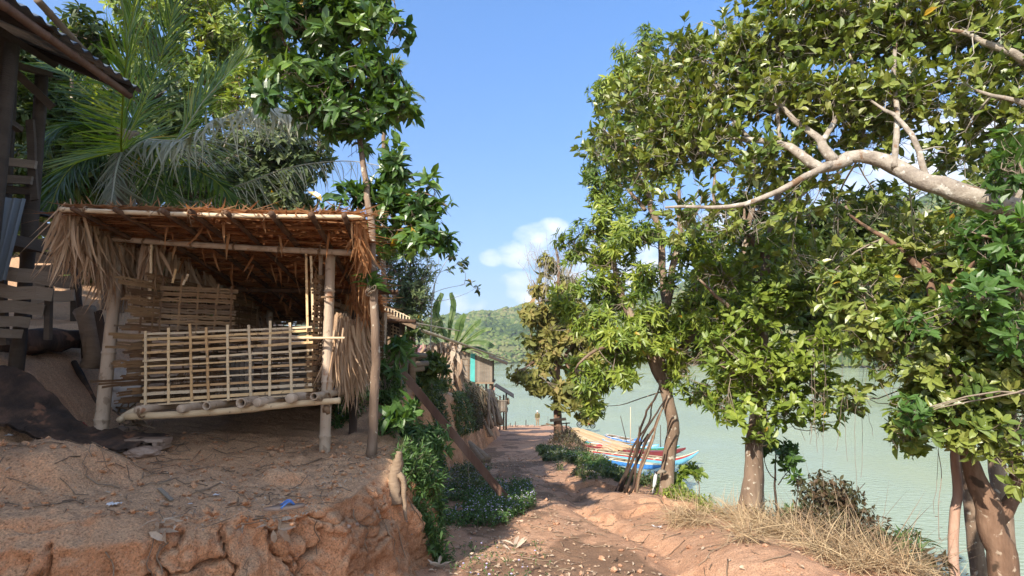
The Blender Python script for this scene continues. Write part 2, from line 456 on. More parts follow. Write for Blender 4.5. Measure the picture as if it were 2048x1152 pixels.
def watermat():
    k = NT('lake_water'); tc = k.n('TexCoord'); o = tc.outputs['Object']
    n1 = k.n('TexNoise', {'Vector': k.n('Mapping', {'Vector': o, 'Rotation': (0, 0, .35), 'Scale': (1, 2.6, 1)}).outputs[0], 'Scale': 1.5, 'Detail': 4.0, 'Roughness': .55})
    n2 = k.n('TexNoise', {'Vector': o, 'Scale': .035, 'Detail': 3.0})
    st = k.ramp(n2.outputs['Fac'], [(.35, (.15, .15, .15, 1)), (.6, (1, 1, 1, 1))])
    hh = k.n('Math', {0: n1.outputs['Fac'], 1: st}, operation='MULTIPLY')
    bp = k.n('Bump', {'Height': hh.outputs[0], 'Strength': .7, 'Distance': .22})
    col = k.ramp(n2.outputs['Fac'], [(.3, (.29, .35, .26, 1)), (.7, (.36, .415, .29, 1))])
    bs = k.n('BsdfPrincipled', {'Base Color': col, 'Roughness': .09, 'IOR': 1.33, 'Normal': bp.outputs[0]})
    return k.end(bs.outputs[0])
m_water = watermat()
m_bark = mat('grey_brown_bark', [(.10, .065, .045), (.20, .14, .10), (.30, .23, .17)], 6, .9, .7, 22, (1, 1, .25), spots=[(9, .63, (.42, .38, .31)), (23, .68, (.5, .47, .38))])
m_barkred = mat('reddish_bark', [(.085, .05, .033), (.17, .10, .065), (.27, .17, .115)], 7, .9, .7, 26, (1, 1, .3), spots=[(14, .64, (.36, .28, .21)), (6, .62, (.07, .045, .03))])
m_barkpale = mat('pale_lichen_bark', [(.17, .14, .115), (.30, .26, .215), (.42, .38, .325)], 9, .9, .7, 30, (1, 1, 1), spots=[(7, .62, (.19, .12, .075)), (13, .60, (.50, .475, .42)), (30, .66, (.14, .12, .10))])
m_twig = mat('twig_bark', [(.16, .12, .09), (.30, .25, .20)], 12, .9, .3, 40)
m_twigpale = mat('pale_twig_bark', [(.26, .23, .19), (.45, .41, .35)], 12, .9, .3, 40)
m_charred = mat('charred_bark', [(.018, .014, .012), (.06, .04, .03), (.16, .09, .06)], 5, .85, .9, 18, (1, 1, .2), spots=[(5, .62, (.22, .11, .065))])
m_deadwood = mat('weathered_wood', [(.13, .085, .055), (.26, .185, .125), (.38, .29, .21)], 5, .9, .6, 30, (1, 1, 4), var=[(.12, .08, .05), (.30, .22, .15)])
m_redwood = mat('dark_red_plank', [(.085, .045, .033), (.15, .085, .06), (.2, .13, .1)], 4, .75, .4, 40, (1, 1, .2))
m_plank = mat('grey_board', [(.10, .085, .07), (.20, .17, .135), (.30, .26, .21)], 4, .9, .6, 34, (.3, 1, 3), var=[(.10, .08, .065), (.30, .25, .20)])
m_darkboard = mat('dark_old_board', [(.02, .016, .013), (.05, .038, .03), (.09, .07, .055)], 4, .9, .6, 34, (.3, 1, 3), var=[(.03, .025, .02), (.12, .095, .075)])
m_bamboo = mat('dry_bamboo', [(.36, .26, .16), (.50, .38, .24), (.62, .50, .34)], 6, .6, .25, 60, (1, 1, .15), var=[(.30, .20, .12), (.62, .47, .29), (.66, .56, .42)], spots=[(18, .66, (.22, .15, .10))])
m_post = mat('grey_bamboo_post', [(.30, .22, .155), (.43, .335, .25), (.52, .42, .32)], 5, .7, .35, 50, (1, 1, .2), spots=[(11, .62, (.28, .21, .15)), (40, .70, (.55, .50, .42)), (6, .66, (.36, .20, .12))])
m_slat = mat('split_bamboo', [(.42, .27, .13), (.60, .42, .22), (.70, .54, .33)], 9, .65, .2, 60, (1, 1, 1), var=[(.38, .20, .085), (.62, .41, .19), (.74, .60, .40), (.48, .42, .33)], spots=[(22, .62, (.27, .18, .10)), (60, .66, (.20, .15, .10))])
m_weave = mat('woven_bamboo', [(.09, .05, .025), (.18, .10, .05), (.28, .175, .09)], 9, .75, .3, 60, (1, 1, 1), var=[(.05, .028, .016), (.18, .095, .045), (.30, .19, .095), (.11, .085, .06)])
m_thatch = mat('red_brown_thatch', [(.16, .07, .03), (.30, .135, .06), (.42, .22, .11)], 14, .8, .3, 60, (1, 1, 1), var=[(.13, .045, .018), (.42, .165, .055), (.56, .27, .11), (.62, .38, .2)], trans=.45)
m_thatchpale = mat('pale_dry_palm_leaf', [(.30, .19, .11), (.46, .31, .19), (.58, .42, .28)], 14, .8, .3, 60, (1, 1, 1), var=[(.20, .11, .06), (.46, .29, .17), (.62, .45, .30), (.42, .33, .25)], trans=.25)
m_rafter = mat('smoked_rafter', [(.035, .022, .015), (.09, .05, .03), (.15, .09, .055)], 6, .85, .4, 40)
m_tie = mat('vine_tie', [(.16, .10, .06), (.30, .20, .12)], 12, .8, .3, 50)
m_black = mat('black_rubber', [(.015, .015, .016), (.03, .03, .032)], 5, .6, .1, 40)
m_tin = mat('weathered_corrugated_iron', [(.07, .085, .10), (.12, .145, .17), (.18, .20, .22)], 3, .55, .2, 30, (1, 1, .2), metallic=.3, spots=[(4, .68, (.16, .09, .06))])
m_rust = mat('rusty_red_iron', [(.30, .11, .08), (.45, .20, .16), (.55, .32, .27)], 2, .7, .2, 30)
m_stone = mat('brown_stone', [(.22, .15, .115), (.33, .24, .185), (.42, .33, .27)], 7, .9, .6, 40)
m_white = mat('dirty_white_plastic', [(.50, .50, .52), (.68, .68, .70), (.8, .8, .82)], 6, .5, .3, 20, trans=.15)
m_redcloth = mat('red_cloth', [(.40, .02, .02), (.6, .04, .035)], 12, .9, .5, 80)
m_dirtlitter = mat('dry_leaf_litter', [(.22, .15, .10), (.38, .28, .20), (.5, .4, .3)], 9, .9, .3, 60, var=[(.14, .085, .055), (.36, .25, .17), (.55, .45, .34), (.30, .17, .10)])
m_straw = mat('dry_grass_straw', [(.28, .19, .11), (.42, .31, .19)], 9, .85, .2, 60, var=[(.26, .16, .09), (.50, .36, .20), (.62, .50, .31), (.40, .25, .16)], trans=.15)

# leaf colours (dark -> light within one kind)
L_big = leafmat('glossy_broad_leaf', [(0.025, 0.064, 0.020), (0.050, 0.112, 0.026), (0.099, 0.184, 0.033), (0.197, 0.304, 0.051)], .36, .28, .6)
L_bright = leafmat('bright_green_leaf', [(.035, .085, .022), (.08, .165, .038), (.15, .26, .06)], .4, .35, .5)
L_mango = leafmat('mango_leaf', [(0.044, 0.080, 0.019), (0.112, 0.182, 0.030), (0.247, 0.317, 0.049), (0.421, 0.461, 0.069)], .42, .28, .5)
L_fig = leafmat('leathery_oval_leaf', [(0.037, 0.070, 0.020), (0.081, 0.138, 0.029), (0.139, 0.193, 0.039), (0.231, 0.276, 0.060), (0.196, 0.212, 0.053), (0.346, 0.350, 0.080)], .36, .25, .6)
L_figlight = leafmat('yellow_green_oval_leaf', [(0.052, 0.111, 0.016), (0.140, 0.208, 0.032), (0.228, 0.297, 0.049), (0.349, 0.402, 0.075)], .4, .3, .5)
L_teak = leafmat('drying_teak_leaf', [(.10, .115, .03), (.17, .18, .045), (.26, .24, .07), (.30, .20, .09)], .7, .3, .3, turn=False)
L_back = leafmat('background_tree_leaf', [(0.025, 0.047, 0.015), (0.051, 0.086, 0.024), (0.100, 0.141, 0.032), (0.183, 0.223, 0.043)], .5, .3, .4, turn=False)
L_grey = leafmat('grey_green_leaf', [(0.045, 0.074, 0.032), (0.091, 0.128, 0.049), (0.181, 0.216, 0.076)], .5, .25, .4)
L_palm = leafmat('palm_leaflet', [(0.030, 0.068, 0.016), (0.068, 0.135, 0.022), (0.151, 0.230, 0.032), (0.302, 0.324, 0.038)], .4, .5, .5, (1.5, 1.5, .4))
L_palmgrey = leafmat('dry_palm_leaflet', [(.15, .155, .11), (.29, .29, .22), (.48, .47, .39)], .55, .25, .4, turn=False)
L_fern = leafmat('bank_weed_leaf', [(0.030, 0.074, 0.022), (0.068, 0.135, 0.038), (0.136, 0.230, 0.065)], .5, .3, .4, turn=False)
L_dry = leafmat('dead_banana_leaf', [(.16, .10, .065), (.30, .20, .13), (.44, .33, .24), (.5, .42, .33)], .85, .2, .2, (1.1, 1, .9), turn=False)
L_banana = leafmat('banana_leaf', [(.07, .13, .045), (.13, .20, .07), (.22, .28, .13)], .45, .4, .5, turn=False)
L_redbush = leafmat('dark_red_tinged_leaf', [(.03, .035, .018), (.07, .07, .03), (.10, .06, .035), (.11, .13, .055)], .5, .25, .4)
m_flower = mat('pale_lilac_flower', [(.45, .40, .62), (.62, .57, .78)], 30, .8, .0, 60, trans=.2)

# ================= terrain =================
ZT_Y = [-15, 0, 3.3, 5.0, 5.6, 7.0, 8.2, 12, 18, 26, 35, 50, 58, 64, 70]
ZT_Z = [.9, .82, .74, .74, .80, 1.10, 1.25, .85, .35, 0.0, -.45, -3.2, -5.0, -6.3, -7.4]
def shelf(x, y):
    """height of the terrace above the bank"""
    x = np.asarray(x, float); y = np.asarray(y, float)
    z = np.interp(y, ZT_Y, ZT_Z)
    z = z+.10*sm(-1.5, -3.5, x)*sm(7, 4, y)
    z = z+.85*sm(-3.7, -4.9, x+.25*(y-5))*sm(4.3, 5.3, y)*sm(30, 14, y)        # the rise behind the pen
    z = z+np.clip(-x-6, 0, 200)*.03*sm(60, 40, y)+2.0*sm(7, 12, y)*sm(-4, -9, x)*sm(50, 30, y)
    m = np.array(P(90, 905, 3.45))
    dx = (x-(-3.0))/.62; dy = (y-3.45)/.5
    rr = np.hypot(dx, dy)+.3*fbm(x*2.1, y*2.1, 0, 3, 5)
    z = z+.23*sm(1.15, .3, rr)
    z = z+.035*fbm(x*.9, y*.9, 0, 3, 1)+.026*fbm(x*4.1, y*4.1, 0, 4, 2)+.012*fbm(x*15, y*15, 0, 3, 9)
    # lump of clay near the lip
    r2 = np.hypot((x+1.62)/.25, (y-4.05)/.17)+.25*fbm(x*5, y*5, 0, 2, 8)
    z = z+.085*sm(1.0, .45, r2)
    return z
BR_Y = [-15, 0, 3, 4.5, 5.5, 7, 8.5, 11, 14, 20, 30, 45, 56, 62, 70]
BR_X = [4.2, 3.2, 2.9, 2.75, 2.95, 2.85, 2.45, 2.2, 2.0, 1.9, 3.0, 4.3, 5.2, 6.2, 6.0]
def lower(x, y):
    """path, its right verge and the slope into the lake"""
    x = np.asarray(x, float); y = np.asarray(y, float)
    br = np.interp(y, BR_Y, BR_X)
    z = pathz(y)
    br2 = br+.25*fbm(x*0+3, y*.8, 0, 3, 4)
    d = x-br2
    z = z+.10*np.exp(-((x-(br-.8))/.45)**2)*sm(30, 8, y)*(1+.8*fbm(x*1.2, y*.8, 0, 2, 7))     # hump along the verge
    gx = np.interp(y, [3, 5, 7, 8.5, 10.5], [1.55, 1.35, 1.05, .95, .9])+.1*fbm(y*1.1, 2.2, 0, 3, 6)  # rain gully
    z = z-.10*np.exp(-((x-gx)/.13)**2)*sm(10.5, 8.5, y)*(.8+.5*fbm(x*3, y*3, 0, 2, 3))
    z = z-np.clip(d, 0, 100)**1.15*.95*(1+.1*fbm(x*.5, y*.5, 0, 2, 12))*sm(-.05, .3, d)
    z = z+.12*sm(.1, -1.0, x-(-.75))*sm(20, 5, y)
    z = z+.035*fbm(x*.6, y*.5, 0, 3, 21)+.014*fbm(x*2.6, y*2.0, 0, 4, 22)+.008*fbm(x*9, y*9, 0, 3, 23)
    # step in the earth where the verge collapsed at Y 9..10
    st = fbm(x*.8, y*.8, 0, 3, 31)
    z = z-.09*sm(.06, .10, st)*sm(.3, 1.2, x)*sm(5, 8, y)*sm(16, 11, y)
    end = 64+3*fbm(x*.1, 1.0, 0, 2, 5)
    z = z-np.clip(y-end, 0, 100)*.35
    z = z-2.0*sm(-14, -20, x)*0
    return np.maximum(z, -10.5)
xs = np.concatenate([np.linspace(-60, -4, 30)[:-1], np.linspace(-4, -1.2, 24)[:-1], np.linspace(-1.2, 4.2, 190)[:-1], np.linspace(4.2, 9, 40)[:-1], np.linspace(9, 60, 30)])
ys = np.concatenate([np.linspace(-40, 2.5, 30)[:-1], np.linspace(2.5, 10.5, 270)[:-1], np.geomspace(10.5, 30, 170)[:-1], np.geomspace(30, 90, 110)])
X, Y = np.meshgrid(xs, ys, indexing='ij')
Z = lower(X, Y)
Z = np.where(X < -4, np.minimum(Z, pathz(Y)-.2), Z)
litter = sm(.0, .5, fbm(X*1.3, Y*.9, 0, 4, 41)+.25-np.abs(X+.3)*.3)*.9*sm(2.2, 1.0, X)
mb = MB(); mb.grid(np.stack([X, Y, Z], -1), var=litter, flip=False)
g = mb.build('path', m_path, kind='structure')
# ---------- the clay bank and the terrace on it ----------
E = np.array([(-60, -6), (-30, -1.5), (-14, 1.0), (-6, 2.05), (-3.5, 2.45), (-2.4, 2.78), (-1.8, 3.1), (-1.38, 3.42), (-1.12, 3.95), (-1.0, 4.6), (-1.02, 5.2), (-1.25, 6.2), (-1.55, 8), (-1.65, 11), (-1.45, 15), (-1.7, 22), (-2.0, 30), (-2.6, 40), (-3.2, 50), (-3.6, 58), (-6, 64), (-16, 68), (-60, 74)], float)
Yi = np.array([-3, 0, 3, 6, 7.5, 9, 11, 14, 17, 20, 22, 25, 30, 36, 42, 50, 58, 66, 74, 80, 86, 92, 98.])
es = spline(np.hstack([E, Yi[:, None]]), 6000)
seg = np.concatenate([[0], np.cumsum(np.linalg.norm(np.diff(es[:, :2], axis=0), axis=1))])
def s_of(i): return np.interp(i/(len(E)-1), np.linspace(0, 1, len(es)), seg)
sA, sB, sC, sD = s_of(4), s_of(10), s_of(13), s_of(16)
S = np.concatenate([np.linspace(0, sA, 60)[:-1], np.arange(sA, sB, .012), np.arange(sB, sC, .035), np.arange(sC, sD, .12), np.linspace(sD, seg[-1], 150)])
ex = np.interp(S, seg, es[:, 0]); ey = np.interp(S, seg, es[:, 1]); yi = np.interp(S, seg, es[:, 2])
ex = ex+.05*fbm(S*1.4, 0.3, 0, 3, 51); ey = ey+.05*fbm(S*1.4, 9.3, 0, 3, 52)
tx = np.gradient(np.interp(S, seg, es[:, 0]), S); ty = np.gradient(np.interp(S, seg, es[:, 1]), S); tl = np.hypot(tx, ty); nx = ty/tl; ny = -tx/tl
inl = np.concatenate([np.geomspace(.02, 6.0, 120), np.geomspace(6.5, 75, 22)])[::-1]     # metres inland
dxi = -70-ex; dyi = yi-ey; dl = np.hypot(dxi, dyi)
Xi = ex[:, None]+dxi[:, None]/dl[:, None]*inl; Yi2 = ey[:, None]+dyi[:, None]/dl[:, None]*inl
Zi = shelf(Xi, Yi2)
lip = .05*np.exp(-inl/.06)
Zi = Zi-lip[None]-.05*np.maximum(0, fbm(Xi*6, Yi2*6, 0, 3, 55))*np.exp(-inl/.15)
nf_ = 96
tt = np.linspace(0.0, 1, nf_)
ztop = shelf(ex, ey)-.05; zb = np.minimum(pathz(ey)-.35, ztop-.5)
hh = ztop-zb
fz = ztop[:, None]-hh[:, None]*tt[None]**1.05
near = sm(9, 5, ey)
slope = np.interp(ey, [5.2, 6.5, 20, 40], [.34, .26, .3, .6])[:, None]
off = (.03+slope*hh[:, None]*tt[None]**.85)
# cracked, lumpy clay
u_ = S[:, None]*1.0+0*fz; v_ = fz
wu = u_+.16*fbm(u_*3, v_*3, 0, 3, 61); wv = v_+.16*fbm(u_*3, v_*3, 5, 3, 62)
f1, f2, idv = voro(wu*3.6, wv*3.0, 63); g1, g2, id2 = voro(wu*10.5, wv*8.5, 64); h1, h2, id3 = voro(wu*26, wv*24, 65)
crack = np.exp(-((f2-f1)/.055)**2); crack2 = np.exp(-((g2-g1)/.09)**2)
cm_ = sm(-.15, .35, fbm(u_*1.5, v_*1.5, 0, 2, 66)+.25)
ridge = .07*fbm(u_*1.7, v_*.55, 0, 3, 67)+.055*fbm(u_*5, v_*1.3, 0, 3, 68)-.03*np.abs(fbm(u_*9, v_*2.2, 0, 3, 78))
lump = .035*np.sqrt(np.clip(1-f1*.95, 0, 1))+.03*(idv-.5)+.028*np.sqrt(np.clip(1-g1, 0, 1))+.016*(id2-.5)+.008*np.sqrt(np.clip(1-h1, 0, 1))
disp = ridge+lump-.10*crack*cm_-.04*crack2*sm(-.2, .3, fbm(u_*2.5, v_*2.5, 0, 2, 79))+.045*fbm(u_*5.5, v_*4.5, 0, 4, 69)+.02*np.abs(fbm(u_*11, v_*8, 0, 3, 76))+.008*fbm(u_*40, v_*40, 0, 2, 70)
disp = disp*sm(0, .07, tt)[None]*(.35+.65*near[:, None])
jz = .02*(id2-.5)*sm(0, .1, tt)[None]
Xf = ex[:, None]+nx[:, None]*(off+disp); Yf = ey[:, None]+ny[:, None]*(off+disp); Zf = fz+jz
V = V_bank = np.concatenate([np.stack([Xi, Yi2, Zi], -1), np.stack([Xf, Yf, Zf], -1)], 1)
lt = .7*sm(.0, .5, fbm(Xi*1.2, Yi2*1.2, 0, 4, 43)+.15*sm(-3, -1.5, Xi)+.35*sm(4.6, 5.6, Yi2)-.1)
lf = np.zeros_like(Xf)+.75*sm(.1, .5, fbm(u_*1.1, v_*1.5, 0, 3, 44)+.3*sm(5, 7, ey)[:, None]-.05)
lf = np.maximum(lf, .95*np.maximum(crack*cm_, .8*crack2*cm_)*near[:, None])  # crevice shade painted along the displaced cracks through the stain mask
mb = MB(); mb.grid(V, var=np.concatenate([lt, lf], 1), flip=True)
mb.build('ground', m_bank, kind='structure')
# ---------- lake ----------
mb = MB(); mb.grid(np.array([[[x, y, WATER] for y in (-900, -40, 20, 90, 700, 1400)] for x in (-1500, -300, -40, 40, 400, 1800)]), flip=False)
mb.build('lake_water', m_water, kind='structure', smooth=False)
# ---------- hills beyond the lake ----------
def hillz(x, y):
    """height above the lake"""
    a = np.arctan2(x, y)        # bearing
    px = 1024+F*np.tan(np.clip(a, -1.2, 1.2))
    r = np.hypot(x, y)
    crest = np.interp(px, [-2500, -600, 300, 700, 860, 960, 1040, 1100, 1200, 1300, 1400, 1550, 1700, 1900, 2100, 3000, 5000], [60, 80, 60, 52, 60, 76, 90, 92, 84, 96, 120, 145, 165, 190, 205, 200, 170])
    front = np.interp(px, [-2500, 900, 1200, 1500, 1800, 2100, 3000], [560, 600, 600, 540, 430, 380, 360])+18*fbm(a*9, 1.1, 0, 3, 84)
    deep = np.interp(px, [-2500, 900, 1200, 1500, 2100, 3000], [420, 420, 400, 420, 480, 480])
    t = (r-front)/deep
    prof = np.where(t < 0, t*30, np.where(t < 1, crest*np.sin(np.clip(t, 0, 1)*PI/2)**1.05, crest*(1-(t-1)*.35)))
    rid = (np.abs(fbm(x/170, y/170, 0, 4, 81))*-34+8)*sm(0, .3, t)
    return prof+rid*sm(1.4, .8, t)+7*fbm(x/45, y/45, 0, 3, 82)*sm(0, .1, t)+WATER
aa = np.linspace(-1.75, 1.5, 420); rr = np.concatenate([np.linspace(330, 1150, 150), np.linspace(1180, 2200, 16)])
A_, R_ = np.meshgrid(aa, rr, indexing='ij')
HX = R_*np.sin(A_); HY = R_*np.cos(A_)
mb = MB(); mb.grid(np.stack([HX, HY, hillz(HX, HY)], -1), flip=True)
m_hill = mat('hill_ground', [(.045, .06, .02), (.10, .115, .04), (.17, .16, .07)], .02, .95, .0, 1)
mb.build('hills', m_hill, kind='structure')
# forest: one mass of crowns
m_forest = leafmat('far_forest', [(.035, .06, .02), (.07, .105, .03), (.12, .155, .045), (.17, .17, .07), (.22, .19, .10)], .9, .0, .1, turn=False)
ico = [(0, 0, 1)]+[(math.cos(i*PI/3)*.95, math.sin(i*PI/3)*.95, .45) for i in range(6)]+[(math.cos(i*PI/3+.5)*1.05, math.sin(i*PI/3+.5)*1.05, -.3) for i in range(6)]
ico = np.array(ico); it = [[0, 1+i, 1+(i+1) % 6] for i in range(6)]; 
for i in range(6):
    it += [[1+i, 7+i, 1+(i+1) % 6], [7+i, 7+(i+1) % 6, 1+(i+1) % 6]]
N = 90000
ta = rng.uniform(-.3, .9, N); tr_ = rng.uniform(0, 1, N)
hx = np.sin(ta); hy = np.cos(ta)
pxx = 1024+F*np.tan(ta)
fr = np.interp(pxx, [-2500, 900, 1200, 1500, 1800, 2100, 3000], [560, 600, 600, 540, 430, 380, 360])
R0 = fr-25+tr_**.9*640
hx = hx*R0; hy = hy*R0; hz = hillz(hx, hy)
ok = hz > WATER+.3
hx, hy, hz = hx[ok], hy[ok], hz[ok]; N = len(hx)
cl_ = fbm(hx/60, hy/60, 0, 3, 91)
keep = rng.random(N) < .80+.5*cl_
hx, hy, hz, cl_ = hx[keep], hy[keep], hz[keep], cl_[keep]; N = len(hx)
sz = rng.uniform(1.8, 4.2, N)*(1+.3*cl_)
V = ico[None]*sz[:, None, None]*np.array([1, 1, .85])*(1+rng.normal(0, .16, (N, 13, 1)))
th = rng.uniform(0, 6.28, N); c_, s_ = np.cos(th)[:, None], np.sin(th)[:, None]
V = np.stack([V[..., 0]*c_-V[..., 1]*s_, V[..., 0]*s_+V[..., 1]*c_, V[..., 2]], -1)+np.stack([hx, hy, hz+sz*.5], -1)[:, None]
T = (np.array(it)[None]+(np.arange(N)*13)[:, None, None]).reshape(-1, 3)
vv = np.clip(.35+.35*fbm(hx/120, hy/120, 0, 3, 92)+rng.normal(0, .17, N), 0, 1)
mb = MB(); mb.add(V.reshape(-1, 3), tris=T, var=np.repeat(vv, 13))
o = mb.build('far_forest', m_forest, kind='stuff')

# ---------- the air ----------
hk = NT('air_haze'); hv = hk.t.nodes.new('ShaderNodeVolumePrincipled'); hv.inputs['Color'].default_value = (.80, .90, 1.0, 1); hv.inputs['Density'].default_value = .00028; hv.inputs['Anisotropy'].default_value = .2
hk.t.links.new(hv.outputs[0], hk.out.inputs['Volume'])
mb = MB(); mb.box((0, 0, 150), 5200, 5200, 430); hz_ = mb.build('haze', hk.m, kind='stuff', smooth=False)

# fine roots and small stones showing in the cut face
nin = len(inl)
rb = MB(); cols_ = np.where((ey > 2.5) & (ey < 5.6) & (ex > -3.2))[0]
for q in range(46):
    c0 = int(rng.choice(cols_)); r0_ = nin+int(rng.integers(1, 30)); L_ = int(rng.integers(6, 34)); pts = []
    for w in range(6):
        rr0 = min(nin+nf_-2, r0_+int(L_*w/5)); cc0 = int(np.clip(c0+rng.normal(0, 1.5), 0, len(ex)-1)); pts.append(V_bank[cc0, rr0]+np.array([nx[cc0], ny[cc0], 0])*.012)
    rb.tube(spline(pts, 14), rnd.uniform(.0015, .004), 4, var=rnd.random(), caps=False)
rb.build('bank_roots', m_deadwood, kind='stuff')
sb_ = MB(); uu, vv_ = np.meshgrid(np.linspace(0, PI, 6), np.linspace(0, 2*PI, 8), indexing='ij'); sd_ = np.stack([np.sin(uu)*np.cos(vv_), np.sin(uu)*np.sin(vv_), np.cos(uu)], -1)
for q in range(70):
    c0 = int(rng.choice(cols_)); rr0 = nin+int(rng.integers(2, nf_-2)); r_ = .004+.012*rnd.random()**2
    sb_.grid(V_bank[c0, rr0]+sd_*r_*np.array([1.2, 1, .8])*(1+rng.normal(0, .12, sd_.shape[:2]+(1,))), var=0)
sb_.build('bank_pebbles', m_stone, kind='stuff', smooth=False)
# ================= the thatched bamboo pen =================
def gz_shelf(x, y): return float(shelf(np.array([x]), np.array([y]))[0])
def bamboo(mb, p0, p1, r0, r1=None, nodes=.28, sides=14, var=None, bow=0.0, phase=0.1):
    p0 = np.asarray(p0, float); p1 = np.asarray(p1, float); r1 = r1 or r0
    L = np.linalg.norm(p1-p0); ts = [0.0]; x = phase*nodes
    rads = [r0]
    pos = list(np.arange(0, L, .06)); nd = []
    while x < L-.01:
        nd += [x-.014, x-.004, x+.004, x+.014]; x += nodes*(1+.15*math.sin(x*7))
    a = sorted(set([0.0, L]+[q for q in pos if all(abs(q-n_) > .012 for n_ in nd)]+[q for q in nd if 0 < q < L]))
    pts = []; rad = []
    for q in a:
        t = q/L; r = r0+(r1-r0)*t; isn = False
        for i_ in range(0, len(nd), 4):
            if nd[i_+1]-1e-6 <= q <= nd[i_+2]+1e-6: isn = True
        rad.append(r*(1.13 if isn else 1.0)); pts.append(p0+(p1-p0)*t+np.array([0, 0, bow])*math.sin(PI*t))
    mb.tube(pts, rad, sides, var=var)
def hollow_end(mb, c, d, r, mbdark):
    d = nrmz(np.asarray(d, float)); s = nrmz(np.cross(d, [0, 0, 1])); u = np.cross(s, d)
    th = np.arange(16)*2*PI/16
    def ring(rr, t): return np.array([c+d*t+(s*math.cos(a)+u*math.sin(a))*rr for a in th])
    V = np.stack([ring(r, 0), ring(r, -.004), ring(r*.72, -.004), ring(r*.68, .10)])
    V = np.concatenate([V, V[:, :1]], 1); mb.grid(V, var=.5)
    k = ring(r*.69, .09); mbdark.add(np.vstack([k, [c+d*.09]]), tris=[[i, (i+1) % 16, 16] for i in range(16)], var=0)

lab = 'open bamboo pen with shaggy palm thatch roof standing on the clay terrace'
base = np.array([-2.5, 5.2, .9])
pen = thing('bamboo_pen', lab, 'animal pen', base)
YF = 5.0
# posts
fl = P(200, 876, YF-.02); ft = P(240, 482, YF+.05)
fl[2] = gz_shelf(fl[0], fl[1])-.06
b = MB(); bamboo(b, fl, ft, .058, .047, .52, phase=.55); b.build('post', m_post, pen)
fr_ = P(649, 912, YF); frt = P(661, 512, YF+.05); fr_[2] = gz_shelf(fr_[0], fr_[1])-.05
b = MB(); bamboo(b, fr_, frt, .048, .044, .42, phase=.4); b.build('post', m_post, pen)
for (x, y, h) in ((-3.25, 7.3, 2.25), (-1.75, 7.4, 2.2), (-3.35, 6.2, 2.4)):
    b = MB(); bamboo(b, (x, y, gz_shelf(x, y)-.05), (x+.03, y, h), .045, .04, .4); b.build('post', m_post, pen)
for (px, py0, py1, Yq, r) in ((706, 868, 560, 5.75, .04), (640, 800, 505, 5.12, .022)):
    a = P(px, py0, Yq); c = P(px+2, py1, Yq)
    if Yq > 5.5: a[2] = gz_shelf(a[0], a[1])-.03
    b = MB(); bamboo(b, a, c, r, r*.9, .35); b.build('post', m_charred if Yq > 5.5 else m_post, pen)
# front beam under the roof and the eave pole
b = MB(); bamboo(b, P(222, 477, 4.93), P(706, 506, 4.93), .026, .028, .36, bow=-.01); b.build('beam', m_post, pen)
EL = P(120, 419, 4.35); ER = P(728, 434, 4.35); ER[2] += .0
b = MB(); bamboo(b, EL, ER, .019, .017, .33, bow=-.015); b.build('eave_pole', m_bamboo, pen)
# roof plane: z as a function of y
def xr(y): return ER[0]-.17*(np.asarray(y)-4.35)
def rz(x, y): return 1.0*(EL[2]+(ER[2]-EL[2])*(x-EL[0])/(ER[0]-EL[0]))-.155*(y-4.35)-.012*(y-4.35)**2+.01
b = MB()
for i, px in enumerate((150, 235, 330, 385, 455, 545, 625, 690)):
    x0 = P(px, 430, 4.3)[0]; x1 = x0+.10-.08*i
    p = [np.array([x0+(x1-x0)*t, 4.27+3.35*t, rz(x0, 4.27+3.35*t)-.03]) for t in np.linspace(0, 1, 12)]
    rb = MB(); rb.tube(p, .021+.004*rnd.random(), 8, rough=.06); rb.build('rafter', m_rafter, pen)
# rear beams
b = MB(); bamboo(b, (-3.6, 6.25, rz(-3, 6.25)-.075), (-1.3, 6.25, rz(-1.6, 6.25)-.075), .028); b.build('beam', m_rafter, pen)
b = MB(); bamboo(b, (-3.6, 7.45, rz(-3, 7.45)-.075), (-1.3, 7.45, rz(-1.6, 7.45)-.075), .028); b.build('beam', m_rafter, pen)
# thatch: battens plus thousands of leaf strips
b = MB()
for j, y in enumerate(np.arange(4.42, 7.7, .165)):
    for rep in range(2):
        x0 = EL[0]-.02+rnd.uniform(-.1, .05); x1 = xr(y)+rnd.uniform(-.06, .05)
        n = 14; xx = np.linspace(x0, x1, n)
        pts = np.stack([xx, y+.02*rng.normal(0, 1, n)*.6+rep*.012, rz(xx, y)-.012-.012*rep+rng.normal(0, .006, n)], 1)
        b.tube(pts, .0065, 5, var=rnd.uniform(.5, 1))
b.build('thatch_batten', m_thatch, pen)
def strips(mb, pos, d, up, L, w, curl=.15, segs=4, twist=.3, var=None):
    pos = np.asarray(pos, float); n = len(pos); d = nrmz(d); side = nrmz(np.cross(d, up)); nn = np.cross(side, d)
    L = np.broadcast_to(np.asarray(L, float), (n,)); w = np.broadcast_to(np.asarray(w, float), (n,))
    curl = np.broadcast_to(np.asarray(curl, float), (n,))
    sb = rng.normal(0, .12, n)
    R_ = []
    for s_ in range(segs+1):
        t = s_/segs; ww = (w*(1-t**2.2)*(.55+.45*math.sin(min(1, t*2.5)*PI/2)))[:, None]/2+.0004
        c = pos+d*(L*t)[:, None]-nn*(L*curl*t*t)[:, None]+side*(L*sb*t*t)[:, None]
        sd = nrmz(side+nn*twist*t)
        R_.append(np.stack([c-sd*ww, c+sd*ww], 1))
    V = np.stack(R_, 1)  # n, segs+1, 2, 3
    q = np.array([[2*i, 2*i+1, 2*i+3, 2*i+2] for i in range(segs)])
    Q = (q[None]+(np.arange(n)*(segs+1)*2)[:, None, None]).reshape(-1, 4)
    if var is None: var = rng.random(n)
    mb.add(V.reshape(-1, 3), quads=Q, var=np.repeat(var, (segs+1)*2))
b = MB()
